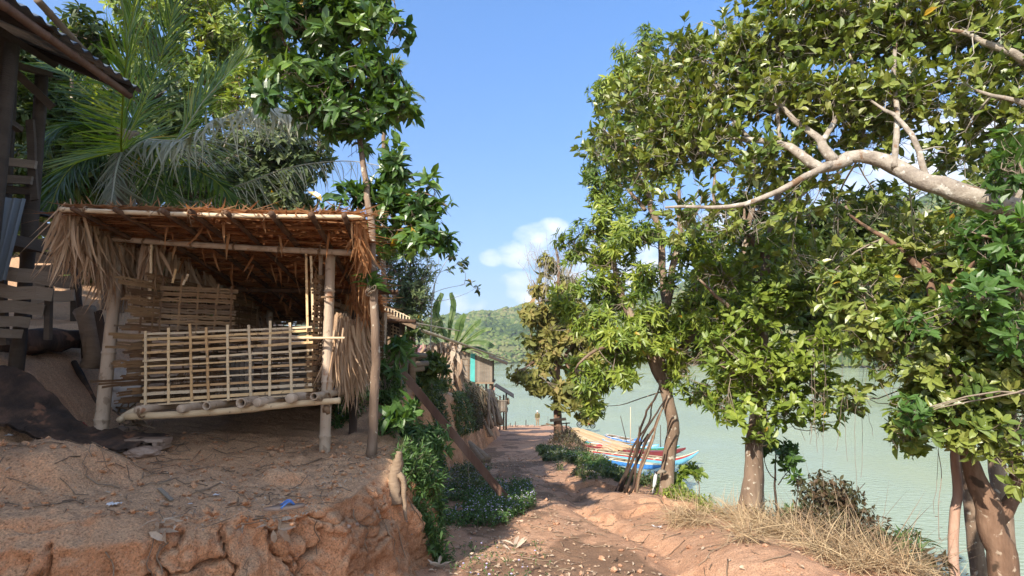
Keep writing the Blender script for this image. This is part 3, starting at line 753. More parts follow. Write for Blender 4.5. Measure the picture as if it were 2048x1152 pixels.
# continuous mat above
gx, gy = np.meshgrid(np.linspace(0, 1, 60), np.linspace(4.36, 7.75, 60), indexing='ij'); gx = EL[0]+(xr(gy)-EL[0])*gx
top = np.stack([gx, gy, rz(gx, gy)+.035+.010*fbm(gx*8, gy*8, 0, 3, 3)], -1)
b.grid(top, var=rng.random(gx.shape))
n = 9000
y = rng.uniform(4.38, 7.7, n); x = EL[0]-.03+(xr(y)-.02-EL[0])*rng.random(n)
ang = rng.normal(0, .95, n)
d = np.stack([np.sin(ang), np.cos(ang)*np.where(rng.random(n) < .75, 1, -1), -.16*np.cos(ang)+rng.normal(0, .05, n)], 1)
pos = np.stack([x, y, rz(x, y)+rng.uniform(.0, .045, n)], 1)
strips(b, pos, d, np.tile([0, 0, -1.0], (n, 1))+rng.normal(0, .25, (n, 3)), rng.uniform(.12, .4, n), rng.uniform(.008, .028, n), curl=rng.normal(.03, .06, n), var=rng.random(n)**1.3)
# strands lying along battens
n = 1500
y = 4.42+.165*rng.integers(0, 20, n)+rng.normal(0, .02, n); x = EL[0]+(xr(y)-.35-EL[0])*rng.random(n)
d = np.stack([np.ones(n)*np.where(rng.random(n) < .5, 1, -1), rng.normal(0, .12, n), rng.normal(0, .05, n)], 1)
strips(b, np.stack([x, y, rz(x, y)-.015+rng.normal(0, .008, n)], 1), d, np.tile([0, 0, 1.0], (n, 1)), rng.uniform(.2, .5, n), rng.uniform(.006, .016, n), curl=rng.normal(0, .08, n), var=rng.random(n)*.8+.2)
# scruffy top edge over the eave
n = 420
x = rng.uniform(EL[0]-.05, ER[0]+.15, n)
d = np.stack([rng.normal(0, .8, n), -rng.random(n)*.5+.1, rng.uniform(-.05, .3, n)], 1)
strips(b, np.stack([x, 4.38+rng.random(n)*.15, rz(x, 4.4)+.03+rng.random(n)*.03], 1), d, np.tile([0, 0, 1.0], (n, 1)), rng.uniform(.03, .10, n), rng.uniform(.006, .02, n), curl=rng.normal(0, .3, n), var=.6+.4*rng.random(n))
# loose strips dangling into the pen
n = 70
y = rng.uniform(4.5, 7.2, n); x = EL[0]+.3+(xr(y)-.1-EL[0]-.3)*rng.random(n)
d = np.stack([rng.normal(0, .35, n), rng.normal(0, .2, n), -np.ones(n)], 1)
strips(b, np.stack([x, y, rz(x, y)], 1), d, np.tile([0, -1.0, 0], (n, 1))+rng.normal(0, .3, (n, 3)), rng.uniform(.07, .28, n), rng.uniform(.01, .03, n), curl=rng.normal(.0, .2, n), var=.4+.6*rng.random(n))
b.build('thatch_roof', m_thatch, pen, smooth=False)
# skirt of palm leaves hanging at the left gable
def skirt(name, topf, n, Lr, wr, mt, vlo=.2, lean=(0, 0, -1), jit=.22):
    t = rng.random(n); pos = np.array([topf(q) for q in t])
    pos = pos+rng.normal(0, 1, (n, 3))*[.03, .04, .03]
    d = np.tile(np.asarray(lean, float), (n, 1))+rng.normal(0, jit, (n, 3))*[1, 1, .2]
    up = np.tile([.15, -1.0, 0.0], (n, 1))+rng.normal(0, .6, (n, 3))
    bb = MB(); strips(bb, pos, d, up, rng.uniform(*Lr, n), rng.uniform(*wr, n), curl=rng.normal(.05, .12, n), segs=6, twist=rnd.uniform(-.5, .8), var=np.clip(vlo+(1-vlo)*rng.random(n), 0, 1))
    return bb.build(name, mt, pen, smooth=False)
skirt('side_thatch', lambda t: P(128+150*t+12*rnd.random(), 440+90*rnd.random()*(.4+t)-30*(1-t), 4.4+.9*t+.1*rnd.random()), 760, (.25, .6), (.010, .03), m_thatchpale)
skirt('side_thatch', lambda t: (np.array([-3.42+.1*rnd.random(), 5.0+2.4*t, rz(-3.5, 5.0+2.4*t)-.02])), 200, (.3, .6), (.02, .045), m_thatchpale, vlo=0)
skirt('side_thatch', lambda t: P(712+22*t+10*rnd.random(), 445+150*t**1.2, 4.42+.9*t), 120, (.10, .32), (.014, .035), m_thatch, vlo=.35)
# the thick grey bundle hanging right of the post
b = MB(); n = 620
t = rng.random(n)
src = np.array([P(666+58*q**.8+rng.normal(0, 4), 628+22*q+rng.normal(0, 6)+50*rnd.random()**2, 5.02+.5*q) for q in t])
ang = (t-.5)*.34+rng.normal(0, .07, n)
d = np.stack([np.sin(ang), rng.normal(0, .08, n), -np.cos(ang)], 1)
strips(b, src, d, np.tile([0, -1.0, 0.2], (n, 1))+rng.normal(0, .6, (n, 3)), rng.uniform(.3, .72, n)*(1-.35*np.abs(t-.5)), rng.uniform(.016, .034, n), curl=rng.normal(.03, .06, n), segs=6, twist=.6, var=rng.random(n))
b.build('leaf_bundle', m_thatchpale, pen, smooth=False)
b = MB(); n = 260; t = rng.random(n)
src = np.array([P(700+40*q, 500+110*rnd.random(), 5.3+1.2*rnd.random()) for q in t])
d = np.stack([rng.normal(.15, .25, n), rng.normal(0, .2, n), -np.ones(n)], 1)
strips(b, src, d, np.tile([0, -1.0, 0.2], (n, 1))+rng.normal(0, .6, (n, 3)), rng.uniform(.15, .4, n), rng.uniform(.012, .03, n), curl=rng.normal(.03, .1, n), segs=5, var=rng.random(n)*.8)
b.build('side_thatch', m_thatch, pen, smooth=False)

# ---- front lattice ----
vx = [(291, 0), (337, 0), (381, 3), (414, 3), (456, 1), (499, 3), (540, -1), (581, 3)]
hl = [669, 680, 691, 706, 722, 734, 748, 760, 776, 789, 803]; hr = [654, 661, 673, 685, 700, 714, 728, 743, 758, 769, 780]
lat = None
for i, (a, c) in enumerate(zip(hl, hr)):
    b = MB()
    tw = rnd.uniform(-1.5, 1.5); z_ = (-1)**i*.004
    b.slat(P(284+rnd.uniform(-6, 3), a+tw*.3, 4.88+z_), P(624+rnd.uniform(-1, 2), c-tw*.3, 4.88+z_), rnd.choice([.018, .022, .026, .02]) if i not in (5, 7) else .014, .007, up=(0, -1, .1), seg=9, bend=rnd.uniform(-.004, .004), var=rnd.random())
    b.build('lattice_rail', m_slat, pen, smooth=False)
for i, (x_, s_) in enumerate(vx):
    b = MB()
    t = (x_-291)/331
    b.slat(P(x_-s_/2, 661-15*t+rnd.uniform(-4, 4) - (6 if i in (2, 6) else 0), 4.873), P(x_+s_, 812-20*t, 4.873), .022, .007, up=(0, -1, 0), seg=6, var=rnd.random())
    b.build('lattice_upright', m_slat, pen, smooth=False)
b = MB(); b.slat(P(284, 811, 4.865), P(628, 788, 4.865), .012, .02, up=(0, -1, 0), seg=6, var=.8); b.build('sill_strip', m_slat, pen, smooth=False)
b = MB(); bamboo(b, P(262, 676, 4.93), P(690, 676, 4.87), .0125, .011, .3, var=.6); b.build('crossbar', m_bamboo, pen)
# ---- woven side walls ----
def weave(name, o, eu, ev, wu, wv, nu, nv, mt, drop=.0, sl=.9, ext=.0):
    """nu wide strips running along eu woven over nv stakes running along ev"""
    o = np.asarray(o, float); eu = nrmz(np.asarray(eu, float)); ev = nrmz(np.asarray(ev, float)); nn = nrmz(np.cross(eu, ev))
    bb = MB(); hgt = wv/nu
    for i in range(nu):
        if rnd.random() < drop: continue
        m = nv*4; us = np.linspace(-ext*rnd.random(), wu+ext*rnd.random()*.3, m); w = hgt*sl*rnd.uniform(.75, 1.0); vv = rnd.random()
        k = max(1, int(w/.018))
        for j in range(k):
            cv = (i+.5)*hgt-w/2+(j+.5)*w/k
            wav = .008*np.sin(us/wu*nv*PI+(i % 2)*PI)
            e0 = rnd.uniform(0, .05)*ext*6
            us2 = us.copy(); us2[0] -= e0*rnd.random()
            pts = o+eu*us2[:, None]+ev*(cv+.003*rng.normal(0, 1, m))[:, None]+nn*wav[:, None]
            hw = w/k*.46
            V = np.stack([pts-ev*hw-nn*.0015, pts+ev*hw-nn*.0015, pts+ev*hw+nn*.0015, pts-ev*hw+nn*.0015, pts-ev*hw-nn*.0015], 1)
            bb.grid(V, var=min(1, max(0, vv+rnd.uniform(-.15, .15))))
    for j in range(nv+1):
        u = wu*(j+.1)/nv*(.98)
        bb.slat(o+eu*u+ev*(-.03), o+eu*(u+rnd.uniform(-.02, .02))+ev*(wv+rnd.uniform(.02, .12)), .018, .005, up=nn, var=rnd.random(), seg=3)
    return bb.build(name, mt, pen, smooth=False)
fz_ = P(291, 808, 4.95)[2]
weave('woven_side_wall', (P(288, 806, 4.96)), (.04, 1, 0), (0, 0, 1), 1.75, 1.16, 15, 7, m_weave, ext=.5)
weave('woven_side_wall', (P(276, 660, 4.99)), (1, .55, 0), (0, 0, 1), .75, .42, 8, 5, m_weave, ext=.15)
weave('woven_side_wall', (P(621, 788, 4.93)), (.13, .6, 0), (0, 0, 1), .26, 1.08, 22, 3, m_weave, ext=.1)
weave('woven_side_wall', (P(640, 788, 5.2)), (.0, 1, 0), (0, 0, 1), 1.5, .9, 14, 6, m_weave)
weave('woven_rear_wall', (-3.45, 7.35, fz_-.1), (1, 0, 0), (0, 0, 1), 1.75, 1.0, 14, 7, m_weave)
# tall stakes by the right wall
for a in ((617, 788, 612, 496), (626, 640, 622, 512), (299, 600, 303, 488), (345, 566, 352, 538), (366, 570, 376, 548)):
    b = MB(); b.slat(P(a[0], a[1], 4.95), P(a[2], a[3], 4.95), .02, .008, up=(0, -1, 0), seg=4, var=rnd.random())
    b.build('stake', m_slat, pen, smooth=False)
b = MB(); 
for k in range(5): b.tube(spline([P(298+k*2, 492, 4.97), P(300-k*3+4, 540, 5.0), P(296+k*2, 600, 5.0)], 8), .012, 6)
b.build('leaf_sheath', m_thatchpale, pen)
# ends of the split strips sticking out past the left corner
b = MB()
for (y0, yl, xl) in ((683, 690, 254), (698, 703, 250), (726, 727, 247), (736, 738, 246), (756, 754, 242), (764, 768, 240), (780, 788, 236), (794, 803, 232)):
    for q in range(4):
        b.slat(P(300, y0+q*2.2-3, 4.97+.01*q), P(xl+rnd.uniform(-5, 9), yl+q*2.4-3, 4.95+.02*q), .011, .005, up=(0, -1, 0), seg=3, var=rnd.random())
b.build('strip_end', m_weave, pen, smooth=False)
# ---- floor ----
b = MB(); p0 = P(252, 833, 4.72); p1 = P(680, 801, 4.72)
b.tube(spline([p0, P(360, 829, 4.72), P(480, 820, 4.72), P(590, 808, 4.72), p1], 30), np.linspace(.030, .026, 30), 12, rough=.05); b.build('floor_beam', m_bamboo, pen)
b = MB(); b.tube([(-3.4, 6.9, fz_-.09), (-1.7, 6.9, fz_-.06)], .035, 10); b.build('floor_beam', m_charred, pen)
for (px, py, r, hol) in ((274, 820, .034, 0), (360, 818, .036, 0), (413, 812, .034, 1), (482, 806, .043, 1), (513, 805, .038, 0), (579, 797, .042, 0), (628, 793, .032, 1)):
    a = P(px, py, 4.62); q = a+np.array([.1*rnd.uniform(-1, 1), 2.4, -.02])
    b = MB(); dk = MB()
    if hol: b.tube([a+(q-a)*t for t in np.linspace(0.002, 1, 6)], r, 14, caps=False); hollow_end(b, a, q-a, r, dk)
    else: b.tube([a, a+(q-a)*.004, a+(q-a)*.5, q], [r*.86, r, r, r*.9], 14, rough=.03)
    j = b.build('floor_joist', m_post, pen)
    if hol: dk.build('hollow', m_black, j)  # black disc inside the bamboo end: shade of the bore put in as colour
b = MB()
for i in range(46):
    x0 = -3.22+i*.032
    t = (x0+3.22)/1.5
    b.slat((x0, 4.9, fz_-.005+.06*t), (x0+.01, 7.1, fz_+.0+.06*t), .026, .006, var=rnd.random(), seg=2)
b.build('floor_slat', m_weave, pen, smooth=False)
# ties
b = MB()
def coil(mb, c, r, ax=(1, 0, 0), turns=3, rr=.0035, w=.02):
    ax = nrmz(np.asarray(ax, float)); s = nrmz(np.cross(ax, [.1, .2, 1])); u = np.cross(ax, s); m = turns*12
    t = np.linspace(0, 1, m)
    mb.tube([c+ax*(w*(q-.5)+rnd.uniform(-.002, .002))+(s*math.cos(q*turns*2*PI)+u*math.sin(q*turns*2*PI))*(r+rnd.uniform(0, .004)) for q in t], rr, 5)
for (px, py, Yq, r, ax) in ((172, 420, 4.35, .026, (1, 0, 0)), (322, 424, 4.35, .026, (1, 0, 0)), (380, 426, 4.35, .026, (1, 0, 0)), (448, 427, 4.35, .026, (1, 0, 0)), (545, 430, 4.35, .026, (1, 0, 0)), (622, 432, 4.35, .026, (1, 0, 0)),
                       (640, 503, 4.93, .036, (1, 0, 0)), (470, 493, 4.93, .034, (1, 0, 0)), (560, 498, 4.93, .034, (1, 0, 0)), (385, 488, 4.93, .034, (1, 0, 0)), (242, 479, 4.97, .05, (1, 0, 0)), (290, 484, 4.93, .034, (1, 0, 0)),
                       (657, 676, 4.96, .055, (0, 0, 1)), (655, 595, 4.98, .054, (0, 0, 1)), (650, 800, 4.9, .075, (0, .3, 1)), (660, 510, 4.98, .053, (0, 0, 1)), (629, 795, 4.7, .07, (.3, 0, 1)), (282, 824, 4.66, .05, (1, .2, .3)), (657, 800, 4.82, .06, (1, 0, .2))):
    b = MB(); coil(b, P(px, py, Yq), r, ax); b.build('vine_tie', m_tie, pen)
for k in range(16):
    b = MB(); px, py = rnd.choice([(172, 420), (322, 424), (380, 426), (448, 427), (545, 430), (622, 432), (640, 503), (560, 498), (242, 479)])
    c = P(px, py, 4.34 if py < 440 else 4.9); e = rng.normal(0, .05, 3)+[0, 0, -.02]
    b.tube(spline([c, c+e*.6+[0, -.02, .02], c+e*1.3], 6), .003, 4)
    b.build('loose_tie_end', m_tie, pen)
b = MB(); b.tube(spline([P(650, 822, 4.8), P(652, 815, 4.75), P(657, 828, 4.76)], 6), [.02, .03, .018], 8, rough=.15); b.build('knot', m_tie, pen)

# ---- things kept in the pen ----
def basket(name, label, c, rx, ry, h, nr, nv, mt, group=None, squash=1.0):
    t = thing(name, label, 'basket', c, group)
    bb = MB(); c = np.asarray(c, float)
    for j in range(nr):
        q = j/(nr-1); s_ = 1.0-.35*q**2.2
        a = np.linspace(0, 2*PI, 33)
        bb.tube(np.stack([c[0]+rx*s_*np.cos(a), c[1]+ry*s_*np.sin(a), np.full(33, c[2]+h*q)+.004*rng.normal(0, 1, 33)], 1), .0035, 5, var=rnd.random(), caps=False)
    bb.build('hoop', mt, t)
    bb = MB()
    for i in range(nv):
        a = 2*PI*i/nv+rnd.uniform(-.02, .02); pts = []
        for q in np.linspace(0, 1, 7):
            s_ = 1.0-.35*q**2.2; pts.append([c[0]+rx*s_*math.cos(a), c[1]+ry*s_*math.sin(a), c[2]+h*q])
        bb.tube(pts, .003, 4, var=rnd.random())
    bb.build('rib', mt, t)
    return t
c = P(400, 788, 5.35); basket('open_weave_basket', 'low round open weave basket lying behind the front lattice', (c[0], c[1], fz_+.03), .27, .25, .24, 9, 44, m_weave)
c = P(468, 690, 6.0); basket('open_weave_basket', 'dark open weave basket standing high at the back of the pen', (c[0], c[1], c[2]-.02), .24, .2, .24, 9, 40, m_weave)
# nest crates
def boards(name, label, cat, lst, mt, par=None):
    t = thing(name, label, cat, lst[0][0]) if par is None else par
    for (p0, p1, w, th_, up) in lst:
        bb = MB(); bb.slat(p0, p1, w, th_, up=up, seg=4, var=rnd.random()); bb.build('board', mt, t, smooth=False)
    return t
A = lambda px, py, Yq: P(px, py, Yq)
boards('nest_box', 'grey board nest box with dark opening at the right of the pen', 'nest box',
       [(A(598, 700+k*15, 5.6), A(640, 697+k*15, 5.9), .075, .012, (0, -1, 0)) for k in range(7)]+[(A(560, 716+k*16, 5.55), A(622, 710+k*16, 5.5), .06, .01, (0, -1, .1)) for k in range(1, 6)]+[(A(520, 700, 5.55), A(630, 690, 5.5), .03, .25, (0, -1, 0))], m_plank)
boards('nest_box', 'upright grey slats of a broken crate in the middle of the pen', 'crate',
       [(A(466+k*9, 790, 5.75), A(468+k*9, 715, 5.75), .04, .01, (0, -1, 0)) for k in range(5)]+[(A(455, 712, 5.72), A(515, 709, 5.72), .03, .02, (0, -1, 0))]+[(A(386, 728+k*11, 6.1), A(470, 722+k*11, 6.1), .05, .01, (0, -1, 0)) for k in range(3)], m_plank)
b = MB(); c = P(550, 668, 5.9)
for (dx, s_) in ((-.08, .06), (.02, .075), (.1, .055)): 
    a = np.linspace(0, PI, 9); b.tube([[c[0]+dx, c[1], c[2]-.12+q] for q in (0, .02, .14, .18)], [s_*.8, s_, s_*.9, s_*.6], 12)
o = b.build('clay_jar', m_stone, loc=c, label='row of brown rounded pots on the shelf inside the pen', category='pots')

# ---- things beside and under the pen ----
b = MB(); c = P(245, 775, 5.3)
gu, gv = np.meshgrid(np.linspace(0, 1, 26), np.linspace(0, 2*PI, 40), indexing='ij')
rr_ = (.15*np.sin(gu*PI)**.6)*(1+.35*fbm(gu*6, np.cos(gv)*2, np.sin(gv)*2, 4, 3)); 
b.grid(np.stack([c[0]+rr_*np.cos(gv)*1.0+.03*gu, c[1]+rr_*np.sin(gv)*.8, c[2]-.24+.5*gu], -1), flip=True)
b.build('white_sack', m_white, loc=c, label='crumpled dirty white plastic sack stuffed against the left side of the pen', category='sack')
# perforated concrete block
def block():
    c = np.array(P(300, 848, 4.78)); c[2] = gz_shelf(c[0], c[1])+.052
    bb = MB(); w, h, dp = .30, .085, .16
    R0 = rotz(.08)
    def bx(dx, dz, sx, sz, dy=0, sy=dp): bb.box(c+R0@np.array([dx, dy, dz]), sx, sy, sz, rot=R0, jit=.0022)
    bx(0, h/2-.013, w, .026); bx(0, -h/2+.013, w, .026)
    for q in (-w/2+.02, -.01, w/2-.06): bx(q, 0, .035, h-.054)
    bx(w/2-.02, 0, .04, h-.054, dy=.02, sy=.1)
    return bb.build('concrete_block', m_stone, loc=c, smooth=False, label='broken hollow block lying under the left end of the pen floor', category='block')
block()
def rock(name, label, cat, c, r, seed, mt=m_stone, sq=(1, .8, .5), **kw):
    u, v = np.meshgrid(np.linspace(0, PI, 22), np.linspace(0, 2*PI, 34), indexing='ij')
    d = np.stack([np.sin(u)*np.cos(v), np.sin(u)*np.sin(v), np.cos(u)], -1)
    f1_, f2_, _ = voro(d[..., 0]*1.7+5+d[..., 2], d[..., 1]*1.7+seed, seed)
    rad = r*(.85+.25*f1_+.18*fbm(d[..., 0]*2+seed, d[..., 1]*2, d[..., 2]*2, 4, seed))
    bb = MB(); bb.grid(np.asarray(c)+d*rad[..., None]*np.array(sq), flip=False, var=.1)
    return bb.build(name, mt, loc=c, smooth=False, label=label, category=cat, **kw)
def onshelf(px, py, Yq, dz=0.0):
    p = P(px, py, Yq); p[2] = gz_shelf(p[0], p[1])+dz; return p
def shelfpt(px, py, dz=0.0):
    """where the line of sight meets the terrace"""
    best = None
    for Yq in np.arange(2.6, 8, .02):
        p = P(px, py, Yq)
        if gz_shelf(p[0], p[1]) >= p[2]: best = p; break
    if best is None: best = P(px, py, 5)
    best[2] = gz_shelf(best[0], best[1])+dz; return best
rock('stone', 'flat angular brown stone lying on the bare clay terrace', 'stone', shelfpt(287, 912, .02), .105, 3, sq=(1.3, .8, .42))
rock('stone', 'pale stone at the foot of the left bamboo post', 'stone', shelfpt(243, 862, .01), .07, 5)
# dead sticks piled at the left post
b = MB()
for k in range(22):
    a = P(235+rnd.uniform(-10, 40), 800+rnd.uniform(0, 60), 5.1+rnd.random()*.3); e = P(205+rnd.uniform(60, 110), 800+rnd.uniform(-10, 60), 5.0+rnd.random()*.3)
    a[2] = max(a[2], gz_shelf(a[0], a[1])+.01)
    b.tube(spline([a, (a+e)/2+rng.normal(0, .03, 3), e], 6), rnd.uniform(.004, .012), 6, var=rnd.random())
b.build('stick_pile', m_deadwood, loc=P(250, 830, 5.1), label='pile of thin dead sticks between the left post and the pen floor', category='sticks')
b = MB(); b.tube(spline([P(238, 842, 4.9), P(262, 824, 4.9), P(300, 813, 4.95)], 8), [.028]*8, 10, rough=.05)
b.build('bamboo_offcut', m_bamboo, loc=P(240, 842, 4.9), label='short thick bamboo offcut resting by the left corner of the pen', category='bamboo')
# ================= stilt house whose dark corner fills the upper left =================
hs = thing('stilt_house', 'dark wooden house on posts with overhanging iron roof filling the upper left corner', 'house', (-5.0, 5.0, 1.2))
def slats(name, mt, par, lst, w, t, up=(0, -1, 0), seg=4, **kw):
    for p0, p1 in lst:
        bb = MB(); bb.slat(p0, p1, w, t, up=up, seg=seg, var=rnd.random()); bb.build(name, mt, par, smooth=False)
ez = 4.34
# roof: corrugated sheet, eave along y at x=-3.85, rising to a ridge at x=-7.4
b = MB(); ux = np.linspace(0, 1, 3); uy = np.linspace(-5.0, 5.45, 420)
for sgn in (1, -1):
    gx, gy = np.meshgrid(ux, uy, indexing='ij')
    xx = -7.4+sgn*gx*3.55+.0*gy; zz = ez+1.5*(1-gx)+.018*np.sin(gy*2*PI/.13)
    b.grid(np.stack([xx, gy, zz], -1), flip=(sgn > 0)); b.grid(np.stack([xx, gy, zz-.012], -1), flip=(sgn < 0))
b.build('roof', m_tin, hs)
slats('rafter', m_darkboard, hs, [((-3.9, y, ez-.03), (-7.4, y, ez+1.46)) for y in (5.35, 4.4, 3.4, 2.2)], .07, .09, up=(0, 0, 1))
b = MB(); bamboo(b, (-3.95, 5.4, ez-.07), (-3.72, -1.5, ez-.07), .035, .04, .35); b.build('eave_pole', m_redwood, hs)
b = MB(); bamboo(b, P(228, 168, 5.4), P(75, 0, 4.2), .03, .03, .35); b.build('eave_pole', m_deadwood, hs)
for (px0, y0, px1, y1, Yq, r) in ((52, 560, 84, 150, 5.15, .06), (-40, 620, 24, 90, 4.4, .06), (8, 540, 26, 60, 5.3, .055)):
    a = P(px0, y0, Yq); a[2] = gz_shelf(a[0], a[1])-.1; c = P(px1, y1, Yq)
    c = a+(c-a)*1.0; 
    bb = MB(); bb.tube(spline([a, (a+c)/2+[.02, 0, 0], c], 12), [r, r*.9], 10, rough=.05); bb.build('post', m_darkboard, hs)
for (x, y) in ((-7.4, 5.0), (-10.2, 5.0), (-4.4, 1.0), (-7.4, 1.0), (-10.2, 1.0), (-4.4, -3.5), (-10.2, -3.5)):
    bb = MB(); bb.tube([(x, y, gz_shelf(x, y)-.2), (x, y, ez+(.1 if x != -7.4 else 1.4))], .09, 8); bb.build('post', m_darkboard, hs)
# floor, walls
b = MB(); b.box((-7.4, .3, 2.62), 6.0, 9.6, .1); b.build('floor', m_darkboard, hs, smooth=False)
def wall(name, x0, y0, x1, y1, z0, z1, n, mt, par, gable=None):
    bb = MB(); L = math.hypot(x1-x0, y1-y0)
    for i in range(n):
        t = (i+.5)/n; zt = z1 if gable is None else z1+gable*(1-abs(2*t-1))
        bb.slat((x0+(x1-x0)*t, y0+(y1-y0)*t, z0), (x0+(x1-x0)*t, y0+(y1-y0)*t, zt), L/n*.97, .02+.004*(i % 2), up=(-(y1-y0), x1-x0, 0), var=rnd.random())
    return bb.build(name, mt, par, smooth=False)
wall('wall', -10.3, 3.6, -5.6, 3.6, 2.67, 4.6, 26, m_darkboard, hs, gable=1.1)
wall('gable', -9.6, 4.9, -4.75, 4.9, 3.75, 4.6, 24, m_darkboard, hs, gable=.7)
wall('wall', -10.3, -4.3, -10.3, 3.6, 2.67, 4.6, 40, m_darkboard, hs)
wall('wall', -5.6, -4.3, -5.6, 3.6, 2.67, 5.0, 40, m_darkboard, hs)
# porch rail boards and braces
slats('rail_board', m_plank, hs, [(P(-60, 318, 4.9), P(72, 330, 4.9)), (P(-60, 352, 4.92), P(64, 361, 4.92))], .075, .025)
slats('rail_board', m_darkboard, hs, [(P(-60, 378, 5.0), P(62, 382, 5.0)), (P(60, 240, 4.98), P(70, 400, 4.98)), (P(-20, 95, 4.9), P(105, 215, 5.1))], .07, .025)
slats('brace', m_darkboard, hs, [(P(0, 60, 4.7), P(110, 130, 5.3)), (P(-20, 215, 4.6), P(40, 260, 4.9)), (P(28, 130, 4.8), P(100, 150, 5.2))], .06, .05)
# bent iron sheet under the porch
b = MB(); gu, gv = np.meshgrid(np.linspace(0, 1, 40), np.linspace(0, 1, 8), indexing='ij')
p00, p10, p01, p11 = P(-70, 390, 4.5), P(52, 398, 4.75), P(-110, 575, 4.4), P(12, 560, 4.65)
pt = (p00*(1-gu[..., None])+p10*gu[..., None])*(1-gv[..., None])+(p01*(1-gu[..., None])+p11*gu[..., None])*gv[..., None]
pt[..., 1] += .02*np.sin(gu*2*PI*7)
b.grid(pt); b.build('iron_sheet', m_tin, hs)
# ---------- board fence and shed wall behind ----------
fn = thing('board_fence', 'low fence of dark horizontal boards standing below the house at the far left', 'fence', onshelf(60, 660, 5.6))
for (a, c, d, e, w) in ((-40, 540, 108, 560, .16), (-40, 575, 106, 590, .15), (-40, 608, 88, 622, .14), (-40, 636, 60, 646, .12), (-40, 660, 45, 668, .1)):
    slats('board', m_plank, fn, [(P(a, c, 4.75), P(d, e, 4.95))], w*.78, .025)
slats('stake', m_darkboard, fn, [(P(10, 690, 4.9), P(4, 520, 4.9)), (P(96, 680, 5.0), P(100, 545, 5.0))], .05, .04)
sw = thing('shed', 'grey plank shed wall half hidden behind the left end of the thatch', 'shed', onshelf(110, 600, 7.6))
for k, (y0, h) in enumerate(((455, .17), (485, .16), (512, .15), (538, .14), (562, .15), (590, .14))):
    slats('board', m_plank, sw, [(P(48, y0+6, 7.5), P(150, y0, 7.5))], h*1.1, .025)
slats('post', m_darkboard, sw, [(P(50, 700, 7.6), P(56, 420, 7.6)), (P(152, 700, 7.6), P(150, 430, 7.6))], .09, .09)
b = MB(); b.grid(np.array([[P(30, 418, 7.0), P(30, 395, 9)], [P(200, 452, 7.0), P(200, 420, 9)]])); b.grid(np.array([[P(30, 418, 7.0), P(30, 395, 9)], [P(200, 452, 7.0), P(200, 420, 9)]])-[0, 0, .03], flip=True); b.build('roof', m_darkboard, sw, smooth=False)
# ---------- charred stump and roots ----------
def onr(px, py, Yq, up=.0):
    p = P(px, py, Yq); p[2] = gz_shelf(p[0], p[1])+up; return p
st = thing('fallen_log', 'dark charred log with spreading roots lying on the slope left of the pen', 'log', onr(60, 700, 5.6))
b = MB(); branch(b, [onr(-60, 720, 5.2, .10), onr(40, 700, 5.5, .12), onr(120, 660, 5.9, .15), onr(190, 620, 6.3, .25)], .15, .10, sides=12, rough=.12); b.build('trunk', m_charred, st)
for pts, r in (([(150, 6.0), (190, 5.9), (220, 5.8)], .03),):
    b = MB(); branch(b, [onr(x, 700, y, r*.5) for (x, y) in pts], r, r*.4, sides=8, rough=.15); b.build('root', m_charred, st)
b = MB(); branch(b, [onr(172, 700, 6.1, .1), P(150, 560, 6.0), P(118, 520, 5.9), P(62, 498, 5.8)], .03, .012, sides=7, rough=.08)
b.build('dead_branch', m_charred, loc=onr(172, 700, 6.1), label='thin dark curved dead branch rising from the charred log toward the house posts', category='branch')
b = MB(); b.tube(spline([P(172, 620, 6.0), P(186, 700, 5.9), P(180, 735, 5.9)], 10), [.11, .08, .09], 10, rough=.08)
b.build('dead_tree', m_deadwood, loc=P(180, 735, 5.9), label='short leaning brown dead trunk between the charred stump and the left post', category='dead tree')
b = MB(); b.slat(P(196, 622, 5.35), P(222, 760, 5.25), .07, .02, up=(0, -1, 0), var=0)
b.build('plank', m_charred, loc=P(222, 760, 5.25), smooth=False, label='black narrow board leaning just left of the left bamboo post', category='board')
b = MB()
for (a, c) in (((-40, 826), (120, 812)), ((120, 812), (190, 800))):
    pass
gu, gv = np.meshgrid(np.linspace(0, 1, 60), np.linspace(0, 1, 10), indexing='ij')
p0 = np.array([-4.2, 4.35, 0]); X_ = -4.6+gu*1.55+.0*gv; Y_ = 4.5+.5*gv+.06*np.sin(gu*7)
Zt_ = shelf(X_, Y_)+.10+.05*np.sin(gu*5)+.05*gv+.015*fbm(X_*7, Y_*7, 0, 3, 4)
b.grid(np.stack([X_, Y_, Zt_], -1), flip=True); b.grid(np.stack([X_, Y_, Zt_-.02], -1))
b.build('iron_sheet', m_charred, loc=(-4, 4.5, 1), label='old dark sheet lying flat over the ground behind the clay mound', category='sheet')
# ---------- litter on the terrace ----------
def bent_sheet(name, mt, c, sx, sy, seed, **kw):
    u, v = np.meshgrid(np.linspace(-1, 1, 14), np.linspace(-1, 1, 14), indexing='ij')
    rr = 1+.25*fbm(u*1.3+seed, v*1.3, 0, 2, seed)
    X1 = c[0]+sx*u*rr; Y1 = c[1]+sy*v*rr; Z1 = c[2]+.012+.35*sx*np.abs(fbm(u*1.5+seed, v*1.5, 0, 3, seed+1))
    bb = MB(); bb.grid(np.stack([X1, Y1, Z1], -1), flip=True); bb.grid(np.stack([X1, Y1, Z1-.0015], -1))
    return bb.build(name, mt, loc=c, smooth=False, **kw)
bent_sheet('paper_scrap', m_white, shelfpt(227, 1014), .03, .02, 3, label='crumpled white scrap near the front lip of the terrace', category='litter')
bent_sheet('paper_scrap', m_white, shelfpt(432, 994), .016, .012, 5, label='tiny white scrap beside a twig in the middle of the terrace', category='litter')
bent_sheet('paper_scrap', m_white, shelfpt(380, 1012), .010, .007, 6, label='tiniest white scrap right of the lying wood chip', category='litter')
